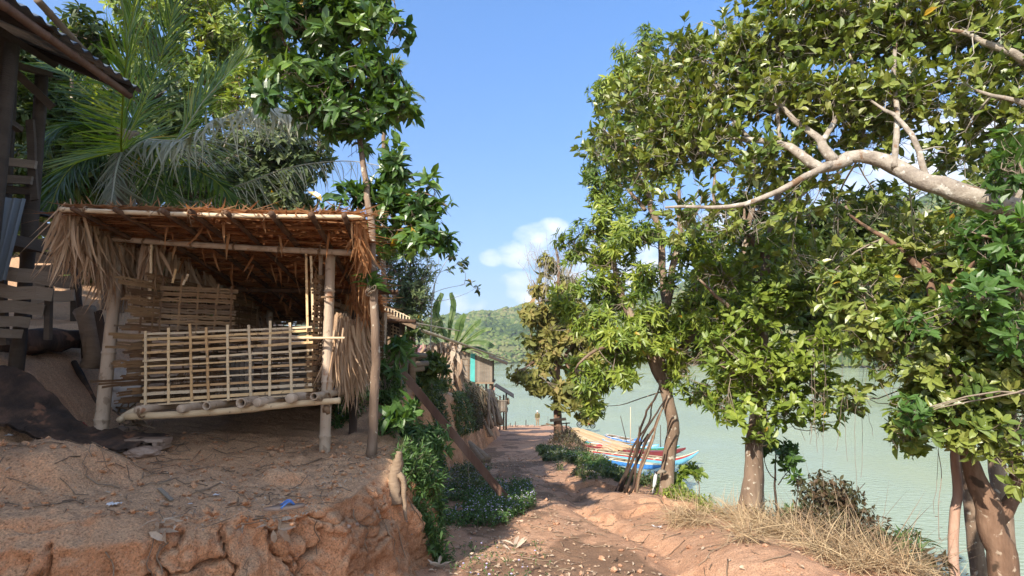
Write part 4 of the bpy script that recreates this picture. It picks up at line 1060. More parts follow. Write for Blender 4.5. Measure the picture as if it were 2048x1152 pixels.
bent_sheet('paper_scrap', m_white, shelfpt(17, 876), .03, .015, 16, label='pale flat scrap on top of the clay mound at far left', category='litter')
rc = shelfpt(157, 862, .01)
b = MB()
for k in range(5):
    b.tube(spline([rc+[-.05+.02*k, .02*k, .09-.02*k], rc+[.0+.01*k, -.01, .05], rc+[.05+.015*k, -.02, -.02-.01*k]], 8), [.008, .018, .006], 6, rough=.3)
b.build('cloth_rag', m_redcloth, loc=rc, label='bright red rag draped over the right side of the clay mound', category='rag')
p = shelfpt(343, 1006, .012); q = shelfpt(322, 988, .014); q = p+(q-p)*1.2
b = MB(); b.slat(p, q, .022, .008, up=(0, 0, 1), var=.9, seg=3); b.build('wood_chip', m_plank, loc=p, smooth=False, label='short grey split board lying near the front of the terrace', category='wood')
# sandal sole with a blue strap
sp = np.array(P(565, 1036, 3.30)); s_t = shelfpt(568, 1030, .03); sp = s_t
b = MB(); th_ = np.linspace(0, 2*PI, 25)[:-1]
ox = .105*np.cos(th_); oy = .034*np.sin(th_)*(1+.25*np.cos(th_)); Rm = rotz(.45)
for (za, zb) in ((.0, .016),):
    lo = np.array([sp+Rm@np.array([a, c, za]) for a, c in zip(ox, oy)]); hi = lo+[0, 0, zb]
    b.add(np.vstack([lo, hi, [sp], [sp+[0, 0, zb]]]), tris=[[48, (i+1) % 24, i] for i in range(24)]+[[49, 24+i, 24+(i+1) % 24] for i in range(24)], quads=[[i, (i+1) % 24, 24+(i+1) % 24, 24+i] for i in range(24)], var=.6)
sd = thing('sandal', 'worn flip flop with blue strap stuck on the lip of the bank', 'sandal', sp)
b.build('sole', m_stone, sd)
m_blue = mat('faded_blue_paint', [(.06, .13, .40), (.10, .22, .55), (.2, .34, .62)], 3, .5, .2, 20)
b = MB()
for s_ in (-1, 1): b.tube(spline([sp+Rm@np.array([.05, 0, .018]), sp+Rm@np.array([.02, s_*.02, .04]), sp+Rm@np.array([-.02, s_*.033, .012])], 8), .006, 6)
b.build('strap', m_blue, sd)
def facept(px, py, Yq): return P(px, py, Yq)
for i, (px, py, Yq, lb) in enumerate(((556, 1052, 3.28, 'torn dry leaf hanging under the sandal on the bank face'), (320, 1052, 2.98, 'curled dry leaf caught on the bank face at left'))):
    c = P(px, py, Yq); bb = MB(); n = 10
    leaves(bb, np.tile(c, (n, 1))+rng.normal(0, .02, (n, 3)), rng.normal(0, 1, (n, 3))*[1, .3, .6]+[.2, 0, -.3], rng.normal(0, 1, (n, 3))+[0, -2, 1], .09, .035, droop=.5, var=.5+.5*rng.random(n))
    bb.build('dead_leaf', L_dry, loc=c, smooth=False, label=lb, category='leaf')
# twigs scattered on terrace and path
def scatter_twigs(name, n, fn, Lr, rr, mt, label):
    bb = MB()
    for k in range(n):
        x, y, z = fn(); a = rnd.random()*6.28; L = rnd.uniform(*Lr)
        m = 4; tt_ = np.linspace(-.5, .5, m); X_ = x+np.cos(a)*L*tt_; Y_ = y+np.sin(a)*L*tt_+.08*L*rng.normal(0, 1, m)
        bb.tube(np.stack([X_, Y_, fn.z(X_, Y_)+.006+.01*rng.random(m)], 1), rnd.uniform(*rr), 4, var=rnd.random())
    return bb.build(name, mt, kind='stuff')
def fs():
    t = rnd.random(); x = rnd.uniform(-3.4, -1.1); y = rnd.uniform(2.9, 5.4)
    return x, y, 0
fs.z = lambda x, y: shelf(x, y)
scatter_twigs('twig_litter', 240, fs, (.03, .22), (.0015, .004), m_deadwood, '')
def fp():
    y = 3.8+rnd.random()**1.5*14; x = rnd.uniform(-1.0, np.interp(y, BR_Y, BR_X)-.1); return x, y, 0
fp.z = lambda x, y: lower(x, y)
scatter_twigs('twig_litter', 420, fp, (.04, .3), (.002, .005), m_deadwood, '')
# fallen leaves
def litter_leaves(n, fn, zf, L, mt, name='fallen_leaves'):
    bb = MB(); pts = np.array([fn()[:2] for _ in range(n)]); z = zf(pts[:, 0], pts[:, 1])
    a = rng.random(n)*6.28; d = np.stack([np.cos(a), np.sin(a), rng.normal(.1, .15, n)], 1)
    up = np.stack([rng.normal(0, .3, n), rng.normal(0, .3, n), np.ones(n)], 1)
    leaves(bb, np.stack([pts[:, 0], pts[:, 1], z+.006], 1), d, up, rng.uniform(.3, 1, n)*L, rng.uniform(.25, .5, n)*L, fold=.35, droop=.3*rng.normal(0, 1), var=rng.random(n))
    return bb.build(name, mt, kind='stuff', smooth=False)
def fl1():
    while True:
        x, y, _ = fp()
        w = .9*math.exp(-((x-.05)/.8)**2)+.08
        if rnd.random() < w: return x, y, 0
litter_leaves(2200, fl1, lower, .055, m_dirtlitter)
def fl2():
    while True:
        x, y, _ = fs()
        if rnd.random() < .15+.85*sm(-2.6, -1.2, x): return x, y, 0
litter_leaves(900, fl2, shelf, .035, m_dirtlitter)
def clods(n, fn, zf, rmax, name, mt):
    bb = MB(); o8 = np.array([[1, 0, 0], [-1, 0, 0], [0, 1, 0], [0, -1, 0], [0, 0, 1], [0, 0, -.6], [.6, .6, .5], [-.6, .6, .5], [.6, -.6, .5], [-.6, -.6, .5]], float)
    tri = [[4, 6, 8], [4, 7, 6], [4, 9, 7], [4, 8, 9], [0, 8, 6], [2, 6, 7], [1, 7, 9], [3, 9, 8], [0, 6, 2], [2, 7, 1], [1, 9, 3], [3, 8, 0], [0, 2, 5], [2, 1, 5], [1, 3, 5], [3, 0, 5]]
    pts = np.array([fn()[:2] for _ in range(n)]); r = .004+rmax*rng.random(n)**5
    V = o8[None]*(1+rng.normal(0, .2, (n, 10, 1)))*r[:, None, None]+np.stack([pts[:, 0], pts[:, 1], zf(pts[:, 0], pts[:, 1])+r*.2], -1)[:, None]
    bb.add(V.reshape(-1, 3), tris=(np.array(tri)[None]+(np.arange(n)*10)[:, None, None]).reshape(-1, 3), var=0.0)
    return bb.build(name, mt, kind='stuff', smooth=False)
clods(1300, fs, shelf, .022, 'clay_crumbs', m_bank)
clods(900, fp, lower, .03, 'earth_crumbs', m_path)
# white and torn sheath litter on the path
for (px, py, s_, lb) in ((1030, 1093, .14, 'pale torn bamboo sheath lying on the path in front'), (880, 1137, .11, 'pair of pale dry husks at the foot of the bank in front'), (1316, 1060, .05, 'small white crumpled wrapper right of the rain gully')):
    c = G(px, py); c[2] = float(lower(c[0], c[1]))
    bb = MB(); n = 6; a = rng.random(n)*6.28
    leaves(bb, np.tile(c, (n, 1))+rng.normal(0, .03, (n, 3))*[1, 1, 0]+[0, 0, .015], np.stack([np.cos(a), np.sin(a)*.5, rng.random(n)*.3], 1), np.tile([0, 0, 1.0], (n, 1)), s_, s_*.3, fold=.5, droop=-.2, var=.8+.2*rng.random(n))
    bb.build('dry_husk', L_dry if s_ > .06 else m_white, loc=c, smooth=False, label=lb, category='litter')

# ---------- root stump on the lip of the bank ----------
b = MB(); 
b.tube(spline([P(793, 1010, 4.35), P(788, 960, 4.4), P(796, 925, 4.42), P(799, 903, 4.42)], 16), [.05, .045, .04, .022], 10, rough=.14)
b.tube(spline([P(790, 940, 4.42), P(806, 960, 4.38), P(808, 1000, 4.36), P(812, 1040, 4.3)], 12), [.03, .022, .02, .01], 8, rough=.14)
b.build('root_stump', m_deadwood, loc=P(793, 1010, 4.4), label='weathered root stub standing up on the corner of the clay bank', category='root')

# ================= right of the pen: shelter, leaning plank, bamboo =================
wsx = thing('wood_shelter', 'small dark firewood shelter with posts behind the slender tree', 'shelter', (-1.9, 8.3, 1.2))
for (px, y0, y1, Yq, r) in ((804, 730, 640, 8.2, .045), (824, 728, 650, 8.3, .06), (818, 700, 650, 9.2, .05), (778, 760, 625, 8.4, .03), (745, 770, 610, 9.0, .05)):
    a = P(px, y0, Yq); c = P(px+1, y1, Yq); a[2] = gz_shelf(a[0], a[1])-.1
    bb = MB(); bb.tube([a, (a+c)/2, c], [r, r*.9], 8, rough=.05); bb.build('post', m_deadwood, wsx)
b = MB(); q = np.array([[P(700, 600, 7.9), P(740, 600, 10.0)], [P(828, 652, 7.9), P(850, 655, 10.0)]]); b.grid(q); b.grid(q-[0, 0, .05], flip=True); b.build('roof', m_darkboard, wsx, smooth=False)
slats('rafter', m_deadwood, wsx, [(P(755, 622, 7.85), P(832, 655, 7.85)), (P(760, 615, 9.0), P(845, 655, 9.0))], .06, .05, up=(0, 0, 1))
b = MB(); q = np.array([[P(745, 700, 9.4), P(745, 640, 9.4)], [P(810, 740, 9.4), P(810, 640, 9.4)]]); b.grid(q); b.grid(q+[0, .02, 0], flip=True); b.build('wall', m_darkboard, wsx, smooth=False)
# firewood under it
for k in range(16):
    a = P(762+9*(k % 5)+rnd.uniform(-3, 3), 742-12*(k//5)+rnd.uniform(-3, 3), 8.0+.02*k); e = a+np.array([rnd.uniform(.15, .3), .8, .03])
    bb = MB(); bb.tube([a, (a+e)/2+rng.normal(0, .02, 3), e], rnd.uniform(.028, .05), 8, rough=.06)
    o = bb.build('firewood_log', m_deadwood, loc=a); o['label'] = 'stacked firewood log under the small dark shelter'; o['category'] = 'log'; o['group'] = 'firewood logs stacked under the shelter'
# bamboo lattice panels drying on the shelter
def lattice(name, label, p0, p1, h0, h1, nu, nv, parent=None, wr=.012):
    """pickets between two rails: p0->p1 base line (world), h vectors"""
    t = thing(name, label, 'bamboo lattice', p0)
    for i in range(nu):
        q = i/(nu-1); a = p0+(p1-p0)*q; hv = h0+(h1-h0)*q
        bb = MB(); bb.slat(a-hv*.12, a+hv*(1.0+rnd.uniform(-.05, .12)), wr*1.4, .006, up=(0, -1, 0), seg=2, var=.6+.4*rnd.random()); bb.build('upright', m_slat, t, smooth=False)
    for j in range(nv):
        q = j/max(1, nv-1); a = p0+h0*q; c = p1+h1*q
        bb = MB(); bb.slat(a, c, wr*1.2, .008, up=(0, -1, 0.1), seg=4, var=.6+.4*rnd.random()); bb.build('rail', m_slat, t, smooth=False)
    return t
h = np.array([0.03, .05, .2])
lattice('bamboo_lattice', 'pale picket lattice lying along the top edge of the shelter roof', P(745, 624, 7.9), P(818, 652, 7.9), np.array([0, .02, .16]), np.array([0, .02, .13]), 13, 2)
lattice('bamboo_lattice', 'pale square lattice panel standing under the shelter roof', P(772, 684, 8.9), P(812, 690, 8.9), np.array([0, 0, .30]), np.array([0, 0, .22]), 7, 6)
b = MB(); bamboo(b, P(826, 655, 8.0), P(1020, 721, 11.5), .026, .012, .4, var=.9); b.build('bamboo_pole', m_slat, loc=P(826, 655, 8.0), label='long pale bamboo pole sticking out from the shelter toward the lake', category='bamboo pole')
b = MB(); bamboo(b, P(808, 642, 8.0), P(920, 662, 10.0), .012, .008, .3, var=.9); b.build('bamboo_pole', m_bamboo, loc=P(808, 642, 8.0), label='thin bamboo cane above the long pole pointing over the bank', category='bamboo pole')
# the long dark plank leaning on the bank
b = MB(); pa = P(802, 742, 7.75); pb = G(1019, 1008); pb[2] = float(lower(pb[0], pb[1]))-.01
b.slat(pa, pb, .105, .045, up=(-.3, -1, .5), seg=1, var=.5); b.build('plank', m_redwood, loc=pb, smooth=False, label='long dark brown plank leaning from the shelter down to the path', category='plank')
# cut logs leaning on the bank
for (a, c, Yq, r, lb) in (((905, 865), (978, 920), 13.5, .085, 'thicker of two grey logs lying against the bank above the path'), ((925, 880), (966, 924), 13.2, .09, 'pale lower log of two lying against the bank by the path'), ((888, 840), (935, 885), 13.8, .06, 'short grey log resting higher on the bank in the weeds')):
    p = P(a[0], a[1], Yq+.8); q = P(c[0], c[1], Yq); bb = MB(); bb.tube(spline([p, (p+q)/2+[0, 0, .02], q], 12), r, 12, rough=.03)
    bb.build('log', m_deadwood, loc=q, label=lb, category='log')
# ---------- bundle of poles leaning at the end of the bank ----------
pg = 'bamboo poles stacked upright against the bank end'
for k in range(30):
    Yq = rnd.uniform(22, 27); t = rnd.random()
    top = P(968+14*rnd.random()+6*t, 778+30*rnd.random(), Yq+1.0); bx_ = 978+30*t+rnd.uniform(-4, 4); bot = P(bx_, 858-14*t+rnd.uniform(-4, 3), Yq)
    if k < 4: top = P(955+8*k, 830, Yq+.5); bot = P(985-3*k, 872, Yq)
    bb = MB(); bb.tube(spline([top, (top+bot)/2+rng.normal(0, .05, 3), bot], 6), rnd.uniform(.035, .07), 7)
    o = bb.build('pole', m_deadwood if k % 3 else m_post, loc=bot); o['label'] = 'grey pole in the bundle leaning against the bank end by the lake houses'; o['category'] = 'pole'; o['group'] = pg
# brush fence of sticks along the top of the bank
bf = []
b = MB()
for k in range(90):
    t = rnd.random(); a = P(905+70*t+rnd.uniform(-8, 8), 745+35*t+rnd.uniform(-5, 10), 20+4*t); e = a+rng.normal(0, .35, 3)*[1, .6, 1]+[.2, 0, -.9]
    b.tube(spline([a, (a+e)/2+rng.normal(0, .08, 3), e], 5), rnd.uniform(.008, .022), 5, var=rnd.random())
b.build('brush_fence', m_straw, loc=P(940, 790, 22), label='tangled fence of thin pale sticks along the top of the bank', category='fence')

# ================= lake houses =================
def lakehouse1():
    c = P(955, 765, 34); t = thing('wooden_house', 'small plank house with turquoise door panel under a sloping dark roof', 'house', c)
    X0 = P(915, 765, 34)[0]; X1 = P(984, 765, 34)[0]; z0 = P(950, 764, 34)[2]; z1 = P(950, 722, 34)[2]
    w = X1-X0
    bb = MB(); n = 14
    for i in range(n):
        q = (i+.5)/n
        if abs(q-.44) < .075: continue
        bb.slat((X0+w*q, 34, z0), (X0+w*q, 34, z1+.75*(1-q)), w/n*.95, .03+.01*(i % 2), up=(0, -1, 0), var=rnd.random())
    bb.build('wall', m_plank, t, smooth=False)
    bb = MB()
    for i in range(16): bb.slat((X1-.01*(i % 2), 34.02+.25*i, z0), (X1-.01*(i % 2), 34.02+.25*i, z1+.02), .24, .03, up=(1, 0, 0), var=rnd.random())
    bb.build('wall', m_plank, t, smooth=False)
    m_tq = mat('turquoise_paint', [(.06, .34, .32), (.10, .45, .42)], 3, .6, .2, 20)
    bb = MB(); bb.box((X0+w*.44, 34.01, (z0+z1)/2+.2), w*.14, .04, z1-z0+.5); bb.build('door', m_tq, t, smooth=False)
    for (q, m_) in ((.18, 0),):
        bb = MB()
        for k in range(4): bb.box((X0+w*.17, 33.96, z0+.25+k*.38), w*.28, .03, .03)
        for k in range(2): bb.box((X0+w*(.03+.28*k), 33.955, z0+.75), .035, .04, 1.3)
        bb.build('window_frame', m_deadwood, t, smooth=False)
    bb = MB(); A_ = np.array([[(X0-.4, 33.2, z1+1.28), (X0-.4, 38.6, z1+1.28)], [(X1+.95, 33.2, z1-.12), (X1+.95, 38.6, z1-.12)]]); bb.grid(A_); bb.grid(A_+[0, 0, -.07], flip=True)
    bb.slat(A_[0, 0]-[0, .01, .06], A_[1, 0]-[0, .01, .06], .05, .14, up=(0, 0, 1)); bb.build('roof', m_darkboard, t, smooth=False)
    for (x, y) in ((X0+.2, 34.1), (X1-.1, 34.1), (X0+w*.6, 34.1), (X1-.1, 37.8), (X0+w*.8, 35.5)):
        bb = MB(); bb.tube([(x, y, z0-1.9), (x, y, z0)], .07, 7); bb.build('stilt', m_deadwood, t)
    bb = MB(); bb.box(((X0+X1)/2, 36, z0-.06), w+.2, 4.2, .1); bb.build('floor', m_deadwood, t, smooth=False)
lakehouse1()
def lakehouse2():
    Yh = 46.0; c = P(1000, 822, Yh); t = thing('stilt_hut', 'open hut on tall posts with red iron roof side at the water edge', 'hut', c)
    X0 = P(976, 822, Yh)[0]; X1 = P(1013, 822, Yh)[0]; zf = P(1000, 823, Yh)[2]; ze = P(1000, 794, Yh)[2]; zr = P(1000, 771, Yh)[2]; zg = P(1000, 852, Yh)[2]
    xr = P(990, 780, Yh)[0]
    for (x, y) in ((X0+.1, Yh), (X1-.05, Yh), (P(1000, 800, Yh)[0], Yh), (X1-.05, Yh+3), (X0+.1, Yh+3), (P(1007, 800, Yh)[0], Yh+1.2)):
        bb = MB(); bb.tube([(x, y, min(zg, float(lower(x, y)))-.1), (x, y, ze+.1)], .07, 7); bb.build('post', m_darkboard, t)
    bb = MB(); bb.box(((X0+X1)/2, Yh+1.5, zf), X1-X0+.2, 3.2, .1); bb.build('floor', m_darkboard, t, smooth=False)
    bb = MB()
    for i in range(13): bb.slat((X0+(X1-X0)*(i+.5)/13, Yh-.05, zf), (X0+(X1-X0)*(i+.5)/13, Yh-.05, zf+.85), .09, .02, up=(0, -1, 0), var=rnd.random())
    for i in range(12): bb.slat((X1+.02, Yh+.25*i, zf), (X1+.02, Yh+.25*i, zf+.85), .2, .02, up=(1, 0, 0), var=rnd.random())
    bb.box(((X0+X1)/2, Yh-.09, zf+.88), X1-X0+.2, .05, .07); bb.build('railing', m_plank, t, smooth=False)
    xl = P(958, 800, Yh)[0]; xrt = P(1028, 793, Yh)[0]
    A_ = np.array([[(xr, Yh-.6, zr), (xr, Yh+3.8, zr)], [(xrt, Yh-.6, ze), (xrt, Yh+3.8, ze)]]); bb = MB(); bb.grid(A_); bb.grid(A_-[0, 0, .06], flip=True); bb.build('roof', m_darkboard, t, smooth=False)
    A_ = np.array([[(xr, Yh-.6, zr+.004), (xr, Yh+3.8, zr+.004)], [(xl, Yh-.6, ze-.2), (xl, Yh+3.8, ze-.2)]]); bb = MB(); bb.grid(A_, flip=True); bb.grid(A_-[0, 0, .06]); bb.build('roof', m_darkboard, t, smooth=False)
    # red painted gable sheet
    bb = MB(); bb.add([(xr, Yh-.62, zr-.05), (xl+.5, Yh-.62, ze-.5), (xr-.1, Yh-.62, ze-.7), (xr, Yh-.55, zr-.05), (xl+.5, Yh-.55, ze-.5), (xr-.1, Yh-.55, ze-.7)], tris=[[0, 1, 2], [3, 5, 4]], quads=[[0, 2, 5, 3], [0, 3, 4, 1]]); bb.build('gable_sheet', m_rust, t, smooth=False)
    for k, (px, py) in enumerate(((993, 803), (1004, 806), (1016, 802))):
        p = P(px, py, Yh+.3); bb = MB(); bb.tube([p+[0, 0, .3], p+[0, 0, .15], p-[0, 0, .2], p-[0, 0, .3]], [.01, .12, .16, .05], 8, rough=.1); bb.build('hanging_basket', m_deadwood, t)
lakehouse2()
# red-brown iron roof glimpsed behind the dry banana
b = MB(); q = np.array([[P(822, 716, 24), P(822, 690, 28)], [P(905, 716, 24), P(905, 690, 28)]]); b.grid(q); b.grid(q-[0, 0, .05], flip=True)
t = thing('shed', 'low shed with rusty red iron roof behind the dry banana clump', 'shed', P(860, 740, 25)); b.build('roof', m_rust, t, smooth=False)
slats('post', m_deadwood, t, [(P(826, 765, 24.2), P(826, 716, 24.2)), (P(900, 765, 24.2), P(900, 716, 24.2))], .1, .1)
wall('wall', P(826, 740, 25)[0], 25, P(900, 740, 25)[0], 25, P(860, 765, 25)[2], P(860, 716, 25)[2], 16, m_plank, t)

# ================= at the landing =================
# the person
def person():
    f = P(1075, 851, 61.0); f[2] = float(lower(f[0], f[1])); H = 1.66
    t = thing('person', 'person in olive jacket and white cap standing with back turned at the landing', 'person', f)
    def skin(name, verts, edges, rad, mt, root=0):
        me = bpy.data.meshes.new(name); me.from_pydata([tuple(v) for v in verts], edges, []); me.materials.append(mt)
        o = bpy.data.objects.new(name, me); C.objects.link(o); o.parent = t
        m1 = o.modifiers.new('s', 'SKIN'); me.skin_vertices[0].data[root].use_root = True
        for i, r in enumerate(rad): me.skin_vertices[0].data[i].radius = (r if isinstance(r, tuple) else (r, r))
        m1.use_smooth_shade = True; m2 = o.modifiers.new('u', 'SUBSURF'); m2.levels = m2.render_levels = 2
        return o
    m_skin = mat('brown_skin', [(.30, .17, .11), (.36, .21, .14)], 4, .6, 0, 10)
    m_jac = mat('olive_jacket', [(.10, .085, .035), (.15, .125, .055)], 8, .9, .4, 30)
    m_tro = mat('khaki_trousers', [(.22, .17, .11), (.30, .24, .16)], 8, .9, .3, 30)
    m_cap = mat('white_cap', [(.7, .7, .72), (.8, .8, .8)], 6, .8, .1, 30)
    V = [(0, 0, .88), (0, 0, 1.08), (0, 0, 1.28), (0, 0, 1.38), (0, .01, 1.46), (0, .0, 1.54), (0, 0, 1.62)]
    E_ = [(i, i+1) for i in range(6)]; R_ = [(.12, .09), (.13, .09), (.15, .09), (.06, .055), (.052, .052), (.082, .095), (.06, .075)]
    for s_ in (-1, 1):
        k = len(V); V += [(s_*.18, 0, 1.34), (s_*.22, .01, 1.08), (s_*.21, -.05, .86), (s_*.20, -.07, .79)]; E_ += [(2, k), (k, k+1), (k+1, k+2), (k+2, k+3)]; R_ += [.055, .042, .032, .03]
        for q in range(5):
            k2 = len(V); V += [(s_*(.20+.0*q), -.10+.018*q, .755-.0*q), (s_*.20, -.10+.02*q, .72+.012*abs(q-2))]; E_ += [(k+3, k2), (k2, k2+1)]; R_ += [.010, .008]
        k = len(V); V += [(s_*.09, 0, .84), (s_*.10, -.01, .46), (s_*.10, .02, .09), (s_*.11, -.13, .04)]; E_ += [(0, k), (k, k+1), (k+1, k+2), (k+2, k+3)]; R_ += [.085, .055, .04, .035]
    skin('body', V, E_, R_, m_skin)
    V = [(0, 0, .80), (0, 0, 1.0), (0, 0, 1.2), (0, 0, 1.36), (0, 0, 1.42)]; E_ = [(i, i+1) for i in range(4)]; R_ = [(.185, .14), (.175, .13), (.19, .13), (.15, .10), (.075, .07)]
    for s_ in (-1, 1):
        k = len(V); V += [(s_*.19, 0, 1.345), (s_*.235, .01, 1.08), (s_*.22, -.04, .90)]; E_ += [(3, k), (k, k+1), (k+1, k+2)]; R_ += [.075, .062, .052]
    skin('jacket', V, E_, R_, m_jac)
    V = [(0, 0, .84)]; E_ = []; R_ = [(.15, .11)]
    for s_ in (-1, 1):
        k = len(V); V += [(s_*.09, 0, .80), (s_*.10, -.01, .46), (s_*.10, .02, .14)]; E_ += [(0, k), (k, k+1), (k+1, k+2)]; R_ += [.10, .075, .06]
    skin('trousers', V, E_, R_, m_tro)
    bb = MB(); u, v = np.meshgrid(np.linspace(0, PI/2, 8), np.linspace(0, 2*PI, 20), indexing='ij')
    bb.grid(np.stack([f[0]+.10*np.sin(u)*np.cos(v), f[1]+.115*np.sin(u)*np.sin(v), f[2]+1.60+.115*np.cos(u)], -1), flip=False)
    bb.box((f[0], f[1]+.14, f[2]+1.605), .14, .10, .012); bb.build('cap', m_cap, t)
    bb = MB(); 
    bb.tube([(f[0], f[1]+.10, f[2]+1.565), (f[0], f[1]+.125, f[2]+1.545), (f[0], f[1]+.10, f[2]+1.535)], [.01, .016, .012], 6); bb.build('nose', m_skin, t)
person()
# raft of bamboo decks
def deckpt(px, py): 
    v = (576-py)/F; c, s = math.cos(TH), math.sin(TH); r = -(s+v*c)/(c-v*s); return P(px, py, (CAMZ-WATER-.35)/r)
rf = thing('bamboo_raft', 'long pale bamboo raft moored from the landing out among the boats', 'raft', deckpt(1200, 885))
quad = [(1128, 862), (1165, 858), (1278, 898), (1212, 902)]
A0, A1, A2, A3 = [deckpt(*q) for q in quad]
for i in range(26):
    t = (i+.5)/26; a = A0+(A1-A0)*t; c = A3+(A2-A3)*t; a = a+(c-a)*rnd.uniform(-.01, .02); c = c+(a-c)*rnd.uniform(-.02, .2)
    bb = MB(); bb.slat(a+[0, 0, rnd.uniform(-.02, .03)], c+[0, 0, rnd.uniform(-.02, .04)], .22, .06, seg=4, var=.05+.5*rnd.random()); bb.build('deck_slat', m_slat, rf, smooth=False)
for k in range(5):
    t = .08+.2*k; a = A0+(A3-A0)*t-[0, 0, .15]; c = A1+(A2-A1)*t-[0, 0, .15]; bb = MB(); bb.tube([a+(a-c)*.05, c], .11, 8); bb.build('float_pole', m_bamboo, rf)
gp = thing('landing_plank', 'reddish boards bridging the shore and the bamboo raft', 'gangway', deckpt(1140, 862))
a = deckpt(1116, 866); c = deckpt(1160, 860)
for k in range(4): slats('board', m_redwood if k < 0 else m_slat, gp, [(a+[0, .5*k, .1], c+[0, .5*k, .02])], .4, .05, up=(0, 0, 1))
# scooter on the raft
def scooter():
    c = deckpt(1172, 857)+np.array([0, 0, .04]); t = thing('scooter', 'red and white scooter parked on the far end of the raft', 'scooter', c)
    m_sred = mat('scooter_red', [(.45, .03, .06), (.55, .05, .09)], 2, .3, 0, 5, spec=.6); m_swh = mat('scooter_white', [(.7, .7, .72), (.8, .8, .8)], 2, .3, 0, 5)
    e = np.array([.85, -.5, 0]); e /= np.linalg.norm(e); s_ = np.array([-e[1], e[0], 0]); u = np.array([0, 0, 1.])
    def L(x, y, z): return c+e*x*1.25+s_*y*1.25+u*z*1.25
    for x in (-.62, .62):
        w = []; bb = MB(); a = np.linspace(0, 2*PI, 25); bb.tube([L(x+.24*math.cos(q), 0, .28+.24*math.sin(q)) for q in a], .055, 8, caps=False); wh = bb.build('wheel', m_black, t)
        bb = MB(); bb.tube([L(x, -.04, .28), L(x, .04, .28)], .16, 12); bb.build('rim', m_tin, wh)
    bb = MB(); bb.tube(spline([L(-.75, 0, .72), L(-.45, 0, .62), L(-.1, 0, .42), L(.15, 0, .34), L(.38, 0, .55), L(.42, 0, .85)], 24), [.10, .16, .13, .10, .13, .08], 12); bb.build('body', m_sred, t)
    bb = MB(); bb.tube(spline([L(.43, 0, .45), L(.48, 0, .8), L(.40, 0, 1.0)], 10), [.12, .17, .10], 10); bb.build('front_fairing', m_swh, t)
    bb = MB(); bb.tube(spline([L(-.8, 0, .86), L(-.4, 0, .86), L(-.05, 0, .78)], 10), [.10, .13, .08], 10); bb.build('seat', m_black, t)
    bb = MB(); bb.tube(spline([L(.28, -.36, 1.05), L(.38, 0, 1.02), L(.28, .36, 1.05)], 10), .025, 8); bb.build('handlebar', m_black, t)
    for y in (-.3, .3):
        bb = MB(); bb.tube([L(.33, y, 1.05), L(.36, y*1.2, 1.28)], .014, 6); k = bb.build('mirror_stalk', m_black, t)
        bb = MB(); bb.tube([L(.38, y*1.25, 1.34), L(.34, y*1.25, 1.34)], .09, 10); bb.build('mirror', m_black, k)
    bb = MB(); bb.tube([L(.62, 0, .28), L(.44, 0, .8)], .04, 8); bb.build('fork', m_tin, t)
    bb = MB(); bb.box(L(.5, 0, .92), .12, .12, .1); bb.build('headlight', m_swh, t)
    bb = MB(); bb.tube([L(0, 0, .2), L(.05, .3, .0)], .02, 6); bb.build('kickstand', m_tin, t)
scooter()
